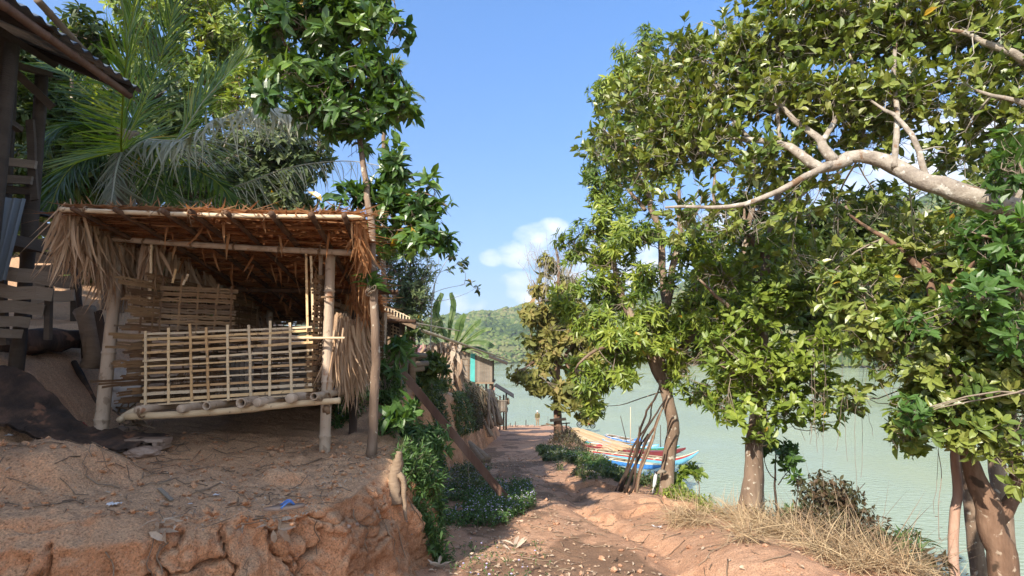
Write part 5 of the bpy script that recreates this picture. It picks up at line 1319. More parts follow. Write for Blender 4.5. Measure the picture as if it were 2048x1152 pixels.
# ---------- long boats ----------
def paint(name, c, c2=None): return mat(name, [tuple(np.array(c)*.8), c, tuple(np.minimum(1, np.array(c)*1.15))], 1.5, .45, .15, 20, spots=[(3, .70, c2 or tuple(np.array(c)*.5))])
m_pb = paint('blue_boat_paint', (.05, .20, .55)); m_pr = paint('dark_red_boat_paint', (.17, .03, .035)); m_pg = paint('green_boat_paint', (.03, .20, .10)); m_pw = paint('white_boat_paint', (.62, .64, .66)); m_pc = paint('light_blue_boat_paint', (.16, .42, .62)); m_pk = paint('red_prow_paint', (.36, .055, .05)); m_wood_in = mat('boat_inside_wood', [(.12, .085, .055), (.24, .18, .12)], 4, .8, .2, 20)
m_pcream = paint('cream_boat_paint', (.62, .58, .42))
def boat(label, stern, bow, w, rise, hullm, stripe, topm, thw=7, bowlen=.25):
    s0 = np.array(stern, float); b0 = np.array(bow, float); s0[2] = b0[2] = WATER; L = np.linalg.norm(b0-s0); e = (b0-s0)/L; sd = np.array([-e[1], e[0], 0])
    t = thing('longboat', label, 'boat', s0)
    N = 46; tt_ = np.linspace(0, 1, N)
    wid = w/2*np.minimum(1, (tt_/.12)**.4*.75+.25*(tt_ > -1)*np.minimum(1, tt_/.3))*np.where(tt_ > 1-bowlen*1.4, np.clip((1-tt_)/(bowlen*1.4), 0, 1)**.75, 1)+.015
    she = .34+.12*(1-tt_)**3+rise*np.clip((tt_-(1-bowlen*1.6))/(bowlen*1.6), 0, 1)**2
    kee = -.16+(rise*.92+.42)*np.clip((tt_-(1-bowlen))/bowlen, 0, 1)**1.6
    def ring(q, s): return None
    prof = [(1.0, 1.0), (.97, .72), (.90, .45), (.72, .12), (.0, 0.0), (-.72, .12), (-.90, .45), (-.97, .72), (-1, 1)]
    def pt(i, a, h, ins=0.0): return s0+e*L*tt_[i]+sd*(wid[i]-ins)*a+np.array([0, 0, kee[i]+(she[i]-kee[i])*h])
    def strip(js, mt, name, par):
        bb = MB()
        for a_, b_ in js:
            bb.grid(np.array([[pt(i, *prof[a_]), pt(i, *prof[b_])] for i in range(N)]))
        return bb.build(name, mt, par)
    hb = MB(); hb.grid(np.array([[pt(i, *prof[j]) for j in range(1, 8)] for i in range(N)])); hull = hb.build('hull', hullm, t)
    for sg, (a_, b_) in ((1, (0, 1)), (-1, (7, 8))):
        bb = MB(); bb.grid(np.array([[pt(i, *prof[a_])+sd*.006*sg, pt(i, *prof[b_])+sd*.006*sg] for i in range(N)])); bb.build('sheer_plank', stripe, t)
        bb = MB(); bb.tube([pt(i, sg, 1.0) for i in range(N)], .028, 6); bb.build('gunwale', topm, t)
    bb = MB(); bb.grid(np.array([[pt(i, a, max(h, .1)+.03, .03) for a, h in prof] for i in range(N)]), flip=True); bb.build('inside', m_wood_in, t)
    for k in range(thw):
        i = int(N*(.1+.68*k/max(1, thw-1))); bb = MB(); bb.slat(pt(i, -1, .86), pt(i, 1, .86), .2, .04, up=(0, 0, 1)); bb.build('thwart', topm if k % 2 else m_wood_in, t, smooth=False)
    bb = MB(); bb.grid(np.array([[pt(i, 1, .98, .01), pt(i, 0, 1.03), pt(i, -1, .98, .01)] for i in range(int(N*(1-bowlen*1.25)), N)]), flip=True); bb.build('foredeck', topm, t)
    return t, pt
def wpt(px, py):
    v = (576-py)/F; c, s = math.cos(TH), math.sin(TH); r = -(s+v*c)/(c-v*s); return P(px, py, (CAMZ-WATER-.2)/r)
t1, pt1 = boat('bright blue longboat nearest the shore with cream upturned bow', wpt(1146, 908), wpt(1330, 938), 1.0, .15, m_pb, m_pb, m_pcream)
t2, pt2 = boat('long pale blue boat with red side stripe and high pointed prow', wpt(1150, 900), wpt(1398, 928), 1.0, .85, m_pc, m_pk, m_pcream, thw=9, bowlen=.18)
t3, pt3 = boat('dark red longboat lying between the green and striped boats', wpt(1160, 893), wpt(1372, 913), 1.0, .55, m_pr, m_pr, m_pr, thw=8)
t4, pt4 = boat('green longboat just behind the dark red one', wpt(1170, 888), wpt(1360, 904), .95, .4, m_pg, m_pg, m_pc, thw=8)
t5, pt5 = boat('blue and white longboat moored at the end of the raft', wpt(1205, 884), wpt(1318, 899), 1.0, .3, m_pc, m_pw, m_pc, thw=6)
t6, pt6 = boat('white decked longboat farthest out beside the raft', wpt(1212, 874), wpt(1300, 890), 1.1, .3, m_pw, m_pb, m_pw, thw=6)
# covers and cargo in the boats
def bundle(name, label, c, r, mt, sq=(1, 1, .7), seed=1):
    return rock(name, label, 'bundle', c, r, seed, mt=mt, sq=sq)
m_tarp = mat('grey_tarpaulin', [(.22, .23, .24), (.34, .35, .36)], 3, .6, .3, 20)
bundle('tarpaulin', 'pale grey bundle heaped in the blue boat near the shore', pt1(16, 0, .9), .42, m_tarp, seed=2)
bundle('fuel_can', 'rounded red bundle lying in the dark red longboat', pt3(9, 0, .9), .3, m_pk, seed=4)
bundle('fuel_can', 'pink red bundle at the stern of the boats by the shore', pt2(3, 0, .9), .34, m_pk, seed=7)
bundle('engine_cover', 'bright blue cover over an engine on the outermost boats', pt6(34, 0, .9), .42, m_pb, seed=9)
# mooring poles
for (px, y0, y1, yb, r, lb, mt) in ((1255, 900, 832, 884, .035, 'dark bamboo pole leaning left out of the boats', m_darkboard), (1261, 890, 814, 892, .03, 'tallest pale pole standing upright behind the boats', m_bamboo), (1278, 905, 852, 900, .035, 'short dark pole standing right of the tall pale pole', m_darkboard), (1321, 900, 850, 900, .035, 'thin dark pole standing behind the leaning dead branches', m_darkboard), (1132, 864, 842, 862, .03, 'thin stake standing at the landing right of the teak trunk', m_darkboard), (1096, 855, 832, 854, .025, 'thin stake standing on the shore left of the teak trunk', m_darkboard)):
    bpt = wpt(px, yb); Yq = bpt[1]; top = P(px-(14 if 'leaning left' in lb else 0), y1, Yq); bot = P(px, yb+4, Yq); bot[2] = min(bot[2], WATER-.1)
    bb = MB(); bb.tube([bot, (bot+top)/2, top], [r*1.3, r], 6); bb.build('mooring_pole', mt, loc=bot, label=lb, category='pole')
# a few stakes and rubble on the far shore left of the person
sg_ = 'short stakes along the far shore'
for k, px in enumerate((1008, 1012, 1020, 1031, 1052)):
    p = P(px, 850, 60); p[2] = float(lower(p[0], p[1])); bb = MB(); bb.tube([p-[0, 0, .1], p+[rnd.uniform(-.05, .05), 0, .4+.5*rnd.random()]], .05, 6)
    o = bb.build('stake', m_darkboard, loc=p); o['label'] = 'short dark stake on the shore between the stilt hut and the person'; o['category'] = 'stake'; o['group'] = sg_
for k in range(9):
    p = P(1022+5*k+rnd.uniform(-2, 2), 851, 60.5); p[2] = float(lower(p[0], p[1]))+.05
    o = rock('rubble_stone', 'grey stone in the low heap on the shore left of the person', 'stone', p, .18+.14*rnd.random(), k+20); o['group'] = 'stones heaped on the far shore'
# white stub, log and branches by the mango tree
# rough bench at the teak tree
tb = thing('pole_bench', 'rough plank bar fixed across the trunk of the yellowing tree', 'bench', P(1118, 870, 27))
slats('seat', m_darkboard, tb, [(P(1100, 841, 26.7), P(1132, 838, 26.7))], .18, .12, up=(0, 0, 1))
slats('pole', m_deadwood, tb, [(P(1082, 851, 27.5), P(1140, 846, 27.3)), (P(1092, 847, 27), P(1112, 853, 26.8))], .06, .05, up=(0, 0, 1))
slats('leg', m_deadwood, tb, [(P(1133, 862, 27.3), P(1133, 845, 27.3))], .06, .05)
# ================= trees =================
def B(px, py, Y, rx, ry, w=1.0, ryd=None):
    return (P(px, py, Y), (rx*Y/F, (ryd if ryd else (rx+ry)/2*Y/F*1.1), ry*Y/F), w)
def tree(name, label, cat, base, group=None):
    return thing(name, label, cat, base, group)
def limb_set(t, mt, specs):
    """each spec: (list of (px,py,Y), r0, r1, flare); first is the trunk; returns anchor points"""
    anc = []
    for i, sp in enumerate(specs):
        pts, r0, r1 = sp[:3]; fl = sp[3] if len(sp) > 3 else 0
        b = MB(); s = branch(b, [P(*q) if len(q) == 3 else q[0] for q in pts], r0, r1, sides=16 if i == 0 else 10, wob=.03 if i == 0 else .05, rough=.035, flare=fl)
        b.build('trunk' if i == 0 else 'limb', mt, t); anc.append(s)
    return np.vstack(anc)
def dens(t, mt_leaf, mt_twig, anchors, blobs, tips, **kw):
    lb = MB(); tb = MB()
    ex_ = [np.asarray(anchors, float)]; tr0 = kw.get('twig_r', .005)
    for c, r, w in blobs:
        for q in range(3 if w >= .5 else 2):
            c = np.asarray(c, float); r = np.asarray(r, float); e = c+insph(1, .3)[0]*r*.9
            A0_ = ex_[0]; dd = np.linalg.norm(A0_-e, axis=1); a = A0_[int(np.argmin(dd+rng.random(len(dd))*.5))]; ln = np.linalg.norm(e-a)
            if ln < .15: continue
            m1 = a+(e-a)*.4+rng.normal(0, .08, 3)*ln+[0, 0, .05*ln]; m2 = a+(e-a)*.75+rng.normal(0, .07, 3)*ln
            sp = spline([a, m1, m2, e], max(6, int(ln/.12))); tb.tube(sp, np.linspace(tr0*(1.6+1.1*min(ln, 2.5)), tr0*.9, len(sp)), 5, caps=False); ex_.append(sp[len(sp)//4:])
    anchors = np.vstack(ex_)
    crown(lb, tb, anchors, blobs, tips, **kw)
    lb.build('crown', mt_leaf, t, smooth=False); 
    if tb.n: tb.build('twigs', mt_twig, t)

# ---------- mango tree at the verge ----------
gb = G(1330, 988); YM = gb[1]; gb[2] = float(lower(gb[0], gb[1]))-.05
T = tree('mango_tree', 'tall mango tree with bare reddish trunk rising from the path verge', 'tree', gb)
anc = limb_set(T, m_bark, [([(gb,), (1334, 930, YM), (1346, 860, YM), (1338, 800, YM), (1326, 745, YM), (1318, 700, YM+.1)], .10, .088, .3),
    ([(1326, 760, YM), (1300, 700, YM+.1), (1268, 640, YM+.3), (1235, 560, YM+.6), (1215, 470, YM+.8)], .10, .03), ([(1332, 760, YM), (1368, 690, YM+.1), (1400, 620, YM-.1), (1440, 560, YM)], .09, .03),
    ([(1322, 710, YM), (1330, 600, YM+.4), (1322, 480, YM+.9), (1290, 360, YM+1.6), (1275, 220, YM+2.2), (1280, 120, YM+2.3)], .085, .025), ([(1330, 640, YM+.2), (1352, 520, YM+.3), (1362, 430, YM+.6), (1345, 300, YM+1)], .07, .02),
    ([(1318, 700, YM), (1395, 560, YM+.6), (1420, 440, YM+1), (1430, 330, YM+1.2)], .075, .02), ([(1300, 690, YM), (1240, 690, YM-.3), (1190, 700, YM-.3), (1150, 740, YM-.2)], .05, .012), ([(1290, 420, YM+1.2), (1240, 350, YM+1.6), (1200, 280, YM+1.8)], .04, .012)])
bl = [B(1290, 120, 10.6, 75, 55), B(1235, 190, 10.6, 55, 80), B(1310, 220, 10.4, 90, 100), B(1215, 330, 10.3, 50, 70), B(1290, 350, 10, 80, 80, .7), B(1200, 410, 10, 45, 50), B(1175, 500, 9.6, 55, 50), B(1165, 585, 9.4, 60, 50), B(1240, 480, 9.4, 70, 60), B(1330, 470, 9.2, 80, 55, .7),
      B(1250, 580, 9, 80, 60), B(1350, 600, 8.7, 85, 70), B(1290, 680, 8.6, 90, 55), B(1200, 670, 8.8, 65, 60), B(1400, 690, 8.6, 75, 70), B(1230, 740, 8.5, 55, 32), B(1455, 600, 8.8, 70, 80), B(1170, 760, 8.9, 45, 50), B(1185, 800, 9.2, 30, 28), B(1470, 740, 8.6, 55, 60), B(1410, 780, 8.5, 45, 30, .6), B(1430, 470, 9.2, 70, 70, .7), B(1370, 740, 8.4, 35, 25)]
dens(T, L_mango, m_twig, anc, bl, 5200, k=8, L=.115, W=.030, upb=.25, spread=1.15, droop=.35, gravity=.45, subr=.20, sub=.18, twig_r=.004, longf=.12, surf=.55, shape=(1.0, .9))
# ---------- yellowing teak-like tree further along ----------
gt = P(1117, 884, 27.0); gt[2] = float(lower(gt[0], gt[1]))-.1
T = tree('yellowing_tree', 'yellowing broad leaved tree on the verge near the boats', 'tree', gt)
anc = limb_set(T, m_barkred, [([(gt,), (1115, 840, 27), (1113, 780, 27), (1114, 700, 27), (1112, 620, 27), (1118, 540, 27), (1110, 490, 27)], .23, .05, .3),
    ([(1113, 760, 27), (1085, 720, 26.6), (1050, 735, 26.4), (1030, 745, 26.4)], .08, .03), ([(1114, 740, 27), (1145, 690, 26.5), (1170, 640, 26.5)], .09, .03), ([(1113, 660, 27), (1080, 610, 27), (1065, 560, 27)], .07, .02), ([(1115, 700, 27), (1150, 760, 26), (1172, 810, 26)], .06, .02), ([(1114, 600, 27), (1140, 540, 27), (1150, 480, 27)], .06, .015)])
bl = [B(1080, 690, 27, 45, 38), B(1125, 640, 27, 60, 45), B(1075, 620, 27, 40, 40, .8), B(1110, 580, 27, 55, 35, .6), B(1150, 700, 26.5, 50, 45), B(1090, 760, 26.5, 45, 32), B(1040, 745, 26.5, 22, 10), B(1150, 790, 26, 40, 35), B(1178, 820, 26, 25, 22), B(1095, 540, 27, 45, 25, .35), B(1200, 700, 26, 40, 60), B(1060, 650, 27, 22, 25, .6), B(1120, 802, 26.3, 10, 12, .8)]
dens(T, L_teak, m_twig, anc, bl, 1700, k=5, L=.26, W=.15, upb=.2, spread=1.2, droop=.5, gravity=.5, subr=.4, sub=.25, twig_r=.010, longf=.25, surf=.4)
b = MB()   # leafless fine top twigs
for k in range(90):
    s = P(1105+rnd.uniform(-45, 50), 560+rnd.uniform(-30, 50), 27+rnd.uniform(-1, 1)); e = s+np.array([rnd.uniform(-.8, .8), rnd.uniform(-.3, .3), rnd.uniform(.7, 1.9)])
    b.tube(spline([s, (s+e)/2+rng.normal(0, .12, 3), e], 6), [.015, .006], 3, caps=False)
    for q in range(3):
        m = s+(e-s)*rnd.uniform(.4, .9); b.tube([m, m+rng.normal(0, .22, 3)+[0, 0, .25]], [.008, .005], 3, caps=False)
b.build('bare_twigs', m_twigpale, T)

# ---------- third tree: tapering trunk on the brow ----------
gc = P(1488, 1040, 7.0); gc[2] = float(lower(gc[0], gc[1]))-.1
T = tree('oval_leaf_tree', 'tree with flaring pale brown trunk standing on the brow by dry grass', 'tree', gc)
anc = limb_set(T, m_bark, [([(gc,), (1503, 960, 7), (1514, 880, 7), (1519, 780, 7.05), (1522, 690, 7.1), (1530, 560, 7.3), (1545, 430, 7.5), (1570, 320, 7.6)], .125, .04, .6),
    ([(1522, 700, 7.1), (1460, 620, 6.9), (1400, 560, 6.8)], .045, .012), ([(1522, 660, 7.1), (1600, 590, 7), (1690, 560, 6.9)], .05, .015), ([(1520, 800, 7), (1580, 740, 6.7), (1650, 720, 6.6)], .035, .01), ([(1519, 790, 7), (1470, 740, 6.8), (1440, 730, 6.8)], .03, .01), ([(1535, 520, 7.4), (1470, 430, 7.5), (1420, 400, 7.5)], .04, .012), ([(1550, 420, 7.5), (1640, 360, 7.6), (1720, 330, 7.6)], .04, .012)])
bl = [B(1505, 620, 6.9, 75, 40), B(1460, 690, 6.8, 50, 45), B(1510, 740, 6.7, 60, 35), B(1580, 700, 6.7, 70, 45), B(1480, 800, 6.8, 50, 38), B(1575, 810, 6.7, 55, 40), B(1640, 780, 6.6, 45, 40, .8), B(1560, 590, 7, 80, 50), B(1620, 850, 6.7, 40, 18, .5), B(1515, 862, 6.8, 25, 22), B(1660, 640, 6.8, 70, 60, .7), B(1540, 500, 7.4, 90, 60, .6), B(1450, 540, 7.2, 60, 50, .5)]
dens(T, L_figlight, m_twig, anc, bl, 1350, k=7, L=.094, W=.046, upb=.6, spread=1.25, droop=.15, subr=.22, sub=.35, twig_r=.004, longf=.3, surf=.3)
# ---------- forked tree at the right edge ----------
ge = np.array([P(1990, 1152, 4.9)[0]+.1, 4.9, 0]); ge[2] = float(lower(ge[0], ge[1]))-.15
T = tree('forked_tree', 'sunlit brown tree trunk that forks into a Y at the right edge', 'tree', ge)
anc = limb_set(T, m_barkred, [([(ge,), (2006, 1152, 4.9), (1988, 1080, 4.9), (1970, 1000, 4.9), (1940, 915, 4.9), (1918, 830, 4.95), (1895, 720, 5.0), (1872, 620, 5.1), (1850, 520, 5.3)], [.112, .108, .104, .095, .056, .05, .045, .04, .035], .045),
    ([(1984, 1050, 4.9), (2008, 1010, 4.87), (2030, 970, 4.85), (2028, 900, 4.85), (2022, 830, 4.85), (2030, 720, 4.9), (2040, 600, 5)], [.062, .05, .045, .042, .04], .04), ([(1918, 830, 4.95), (1890, 800, 4.8), (1840, 800, 4.6), (1800, 810, 4.5)], .025, .007), ([(1895, 720, 5), (1820, 660, 4.9), (1740, 640, 4.8)], .04, .012), ([(1872, 620, 5.1), (1940, 540, 5), (2000, 500, 4.8)], .04, .012), ([(1860, 560, 5.2), (1780, 480, 5.4), (1700, 430, 5.6)], .04, .012), ([(2035, 680, 4.9), (1970, 640, 4.6), (1920, 640, 4.4)], .03, .01)])
bl = [B(1870, 650, 4.7, 85, 50), B(1770, 650, 4.8, 70, 45, .8), B(1960, 640, 4.4, 80, 55), B(1880, 750, 4.6, 70, 45), B(1980, 740, 4.5, 75, 60), B(1850, 830, 4.6, 50, 35), B(1920, 850, 4.5, 45, 35), B(2030, 830, 4.5, 40, 70), B(1790, 730, 4.8, 55, 40, .5), B(1800, 870, 4.7, 30, 12, .5), B(1700, 590, 5.2, 70, 60, .6), B(1800, 540, 5.5, 100, 60, .55), B(1930, 530, 5.2, 90, 60, .6), B(2035, 920, 4.4, 22, 35, .7), B(1720, 800, 5.2, 40, 30, .35)]
dens(T, L_fig, m_twig, anc, bl, 1600, k=7, L=.086, W=.042, upb=.5, spread=1.3, droop=.15, subr=.17, sub=.4, twig_r=.0035, longf=.35, surf=.3)
# hanging vines
for k in range(26):
    px = rnd.choice([1650, 1700, 1760, 1830, 1880, 1960, 2020])+rnd.uniform(-40, 40); y0 = rnd.uniform(640, 800); y1 = y0+rnd.uniform(80, 260); Yq = rnd.uniform(4.7, 6)
    b = MB(); b.tube(spline([P(px, y0, Yq), P(px+rnd.uniform(-8, 8), (y0+y1)/2, Yq), P(px+rnd.uniform(-14, 14), y1, Yq)], 12)+rng.normal(0, .004, (12, 3)), .0022, 3, caps=False)
    b.build('hanging_vine', m_twig, T)
b = MB(); v_ = spline([P(1876, 900, 4.8), P(1883, 950, 4.8), P(1877, 1010, 4.8), P(1878, 1075, 4.8)], 20); b.tube(v_, .0035, 4)
lb_ = [v_[i] for i in (12, 15, 17, 19)]
leaves(b, np.array(lb_), rng.normal(0, 1, (4, 3)), np.tile([0, 0, 1.0], (4, 1)), .03, .018, var=0); b.build('hanging_vine', m_twig, T)
# ---------- slim pink stem beside it ----------
gp_ = P(1912, 1160, 5.1); gp_[2] = float(lower(gp_[0]+.1, gp_[1]))-.1
T = tree('slim_tree', 'slim straight pinkish stem standing just left of the forked trunk', 'tree', gp_)
anc = limb_set(T, m_barkpink if 'm_barkpink' in globals() else mat('pinkish_bark', [(.30, .17, .12), (.42, .26, .19), (.5, .34, .26)], 8, .85, .5, 30, (1, 1, .3), spots=[(9, .66, (.2, .10, .07))]), [([(gp_,), (1913, 1100, 5.1), (1918, 1000, 5.1), (1912, 930, 5.1), (1916, 870, 5.1), (1904, 800, 5.1), (1890, 720, 5.2), (1900, 640, 5.2)], .042, .026), ([(1910, 820, 5.1), (1880, 790, 5.0), (1850, 800, 4.9)], .014, .006)])
dens(T, L_figlight, m_twig, anc, [B(1860, 790, 5, 50, 30, 1), B(1900, 700, 5.1, 50, 40, 1), B(1830, 850, 4.9, 30, 25, .8)], 150, k=7, L=.12, W=.055, upb=.5, spread=1.3, subr=.16, sub=.5, longf=.5)

# ---------- great overhanging limb from the right ----------
go = np.array([6.0, 4.4, 0.]); go[2] = float(lower(go[0], go[1]))-.3
T = tree('overhanging_tree', 'large tree sending a thick pale lichen covered limb in from the right edge', 'tree', go)
j0 = P(2150, 560, 4.45)
anc = limb_set(T, m_barkpale, [([(go,), (go+[0, 0, 2.0],), (j0+[.25, 0, -.9],), (j0,), (2130, 430, 4.5), (2180, 250, 4.7), (2200, 60, 5)], .26, .10, .2),
    ([(2140, 470, 4.45), (2060, 428, 4.5), (1980, 412, 4.55), (1900, 388, 4.65), (1850, 372, 4.75), (1800, 342, 4.9), (1765, 322, 5.0), (1725, 314, 5.1), (1680, 324, 5.2)], [.095, .085, .074, .06], .06),
    ([(1700, 318, 5.15), (1655, 330, 5.25), (1610, 308, 5.35), (1560, 288, 5.5), (1500, 278, 5.65), (1420, 272, 5.8)], .062, .022),
    ([(1672, 325, 5.2), (1645, 300, 5.25), (1635, 270, 5.3), (1590, 232, 5.45), (1540, 190, 5.6)], .055, .02),
    ([(1665, 328, 5.2), (1620, 348, 5.2), (1560, 380, 5.25), (1490, 402, 5.35), (1400, 412, 5.5), (1330, 415, 5.6)], .04, .012),
    ([(1860, 374, 4.75), (1800, 250, 4.9), (1740, 200, 5.1)], .03, .01), ([(1790, 335, 4.9), (1792, 220, 5), (1800, 90, 5.2), (1790, 0, 5.3)], .03, .012), ([(2050, 425, 4.5), (2030, 370, 4.5), (2000, 380, 4.45)], .09, .07),
    ([(1640, 290, 5.3), (1700, 180, 5.4), (1690, 60, 5.5)], .03, .01), ([(1500, 278, 5.65), (1440, 200, 5.8), (1420, 120, 5.9)], .02, .008), ([(1560, 288, 5.5), (1560, 160, 5.6), (1580, 60, 5.7)], .022, .008), ([(2180, 200, 4.7), (2000, 100, 4.8), (1900, 60, 4.9)], .05, .015), ([(2190, 250, 4.7), (2050, 200, 4.7), (1950, 180, 4.8)], .04, .012)])
bl = [B(1480, 130, 5.9, 80, 60, .8), B(1560, 70, 5.8, 90, 70), B(1680, 60, 5.6, 100, 80), B(1800, 50, 5.4, 110, 80), B(1930, 40, 5.1, 110, 80, .8), B(2040, 80, 5, 80, 100, .8), B(1420, 200, 5.9, 70, 50), B(1540, 190, 5.7, 90, 60), B(1660, 190, 5.5, 90, 60), B(1780, 190, 5.3, 90, 60, .9), B(1900, 180, 5.1, 90, 60, .7), B(2020, 220, 5, 80, 60, .7),
      B(1400, 290, 5.9, 90, 50, .9), B(1500, 320, 5.7, 70, 40, .6), B(1340, 250, 6.1, 70, 60, .8), B(1600, 400, 5.8, 80, 40, .4), B(1480, 450, 5.8, 70, 30, .3), B(1380, 420, 6, 70, 35, .5), B(1740, 420, 6, 90, 40, .4), B(1900, 300, 5.3, 80, 40, .5), B(1990, 330, 5.1, 60, 50, .5), B(1450, 60, 6, 40, 30, .5), B(1650, 270, 5.7, 90, 45, .6), B(1760, 260, 5.6, 80, 45, .6), B(1560, 330, 5.8, 60, 40, .5), B(1350, 120, 6.4, 55, 45, .7), B(1270, 200, 6.5, 70, 60, .6), B(1220, 290, 6.6, 50, 50, .6), B(1300, 330, 6.4, 60, 40, .6), B(1410, 110, 6, 50, 40, .7), B(1640, 520, 6.2, 120, 40, .3), B(1850, 460, 5.6, 110, 40, .35), B(2190, 40, 5, 110, 90, .7), B(2220, -80, 5, 130, 90, .6), B(2120, 140, 4.9, 80, 60, .5), B(1600, -40, 5.8, 120, 50, .6), B(1850, -60, 5.4, 160, 60, .6)]
dens(T, L_fig, m_twigpale, anc, bl, 6200, k=5, L=.092, W=.045, upb=.6, spread=.95, droop=.1, subr=.26, sub=.7, twig_r=.0035, longf=.35, surf=.2)
# bright near sprays at the right edge
gn = np.array([5.0, 3.9, 0.]); gn[2] = float(lower(gn[0], gn[1]))-.2
T = tree('bright_sapling', 'sapling with big bright green leaves crowding the right edge under the limb', 'tree', gn)
anc = limb_set(T, m_bark, [([(gn,), (gn+[.0, 0, 1.5],), (2140, 900, 4.1), (2110, 700, 4.1), (2090, 520, 4.1), (2080, 300, 4.2)], .05, .02), ([(2095, 560, 4.1), (2020, 500, 4), (1960, 470, 4)], .02, .008), ([(2110, 700, 4.1), (2040, 600, 4), (1980, 590, 4)], .02, .008), ([(2085, 400, 4.1), (2040, 330, 4.1)], .015, .006)])
dens(T, L_bright, m_twig, anc, [B(2000, 470, 4, 60, 40), B(2030, 560, 4, 55, 45), B(1960, 600, 4, 40, 25, .7), B(2030, 320, 4.1, 40, 45, .8), B(2040, 660, 4, 40, 50, .8), B(1850, 640, 4.2, 30, 20, .6), B(1820, 830, 4.4, 30, 25, .7)], 300, k=7, L=.088, W=.035, upb=.5, spread=1.1, subr=.14, sub=.5, longf=.4, twig_r=.003)

# ---------- dense trees further down the shore on the right ----------
def simple_tree(name, label, base, spine, r0, blobs, leafm, bark, tips, group=None, **kw):
    T = tree(name, label, 'tree', base, group)
    sp = [([(base,)]+spine, r0, r0*.35, .2)]
    for bb_ in blobs[:7]:
        c = bb_[0]; i = spine[-1]; s = P(*spine[len(spine)//2]) ; sp.append(([(s,), ((s+c)/2+[0, 0, -.1],), (c,)], r0*.4, r0*.12))
    a = limb_set(T, bark, sp); dens(T, leafm, m_twig, a, blobs, tips, **kw); return T
def shore(x, y): return float(lower(np.array(x), np.array(y)))
for (px, Yq, lb, bls, n, lm) in (
    (1690, 10.5, 'dark dense tree behind the overhanging limb over the water', [B(1640, 520, 10.5, 90, 90), B(1740, 500, 10.5, 110, 100), B(1700, 620, 10.3, 110, 60), B(1600, 640, 10, 70, 50), B(1780, 620, 10, 90, 60, .7), B(1650, 430, 10.6, 80, 50, .6), B(1760, 420, 10.8, 90, 50, .6)], 1500, L_back),
    (1900, 9.5, 'dark dense tree behind the bright sapling at the right edge', [B(1880, 500, 9.5, 110, 90), B(1990, 470, 9.5, 100, 90), B(1930, 600, 9.3, 110, 60), B(2040, 590, 9, 70, 80), B(1850, 600, 9.4, 80, 50, .7), B(2000, 350, 9.8, 80, 60, .6), B(2010, 700, 9, 70, 50, .6)], 1400, L_back),
    (1500, 11.5, 'dark tree filling the gap behind the third trunk', [B(1480, 560, 11.5, 80, 70), B(1540, 470, 11.5, 80, 70), B(1430, 640, 11.2, 70, 50, .8), B(1540, 620, 11, 70, 50, .8), B(1490, 400, 11.6, 60, 50, .5)], 1000, L_back)):
    bx0 = {1690: 1925, 1900: 1990, 1500: 1512}[px]; p0 = P(bx0, 900, Yq); bs = np.array([p0[0], Yq, shore(p0[0], Yq)-.2])
    simple_tree('shore_tree', lb, bs, [(bx0, 900, Yq), ((px+bx0)/2+10, 700, Yq), (px-10, 500, Yq), (px+10, 400, Yq)], .14, bls, lm, m_bark, n, k=7, L=.16, W=.065, upb=.4, spread=1.2, droop=.3, gravity=.1, subr=.34, sub=.35, twig_r=.008, longf=.35, surf=.4)

# ---------- small things on the right verge ----------
gs = P(1553, 1040, 7.3); gs[2] = shore(gs[0], gs[1])-.05
T = tree('young_tree', 'thin dark sapling with few small leaves right of the flaring trunk', 'sapling', gs)
anc = limb_set(T, m_charred, [([(gs,), (1556, 1000, 7.3), (1553, 960, 7.3), (1548, 925, 7.3), (1556, 880, 7.3)], .018, .006), ([(1553, 960, 7.3), (1538, 935, 7.3), (1530, 900, 7.2)], .008, .003), ([(1556, 970, 7.3), (1585, 930, 7.3)], .007, .003)])
dens(T, L_big, m_twig, anc, [B(1550, 905, 7.3, 35, 30), B(1580, 920, 7.3, 22, 30), B(1530, 880, 7.3, 20, 14, .7)], 90, k=5, L=.085, W=.04, upb=.1, spread=1.3, droop=.3, gravity=.3, subr=.1, sub=.6, longf=.6, twig_r=.002)
gs = P(1650, 1110, 6.0); gs[2] = shore(gs[0], gs[1])-.05
T = tree('dark_shrub', 'dark twiggy shrub with reddish leaves above the dry grass', 'shrub', gs)
specs = [([(gs,), (1645, 1050, 6), (1640, 990, 6)], .014, .006)]
for k in range(14): specs.append(([(1640+rnd.uniform(-10, 60), 1120, 6+rnd.uniform(-.3, .3)), (1640+rnd.uniform(-60, 70), 1050, 6), (1640+rnd.uniform(-60, 90), 960+rnd.uniform(-10, 60), 6.1)], .008, .003))
anc = limb_set(T, m_charred, specs)
dens(T, L_redbush, m_charred, anc, [B(1650, 990, 6, 60, 45), B(1700, 1060, 6, 55, 60), B(1630, 1070, 5.9, 60, 50, .6), B(1755, 1105, 5.8, 50, 50), B(1590, 1060, 6.2, 45, 30, .5)], 1400, k=5, L=.045, W=.022, upb=.1, spread=1.4, subr=.11, sub=.4, longf=.6, twig_r=.0015, surf=.5)
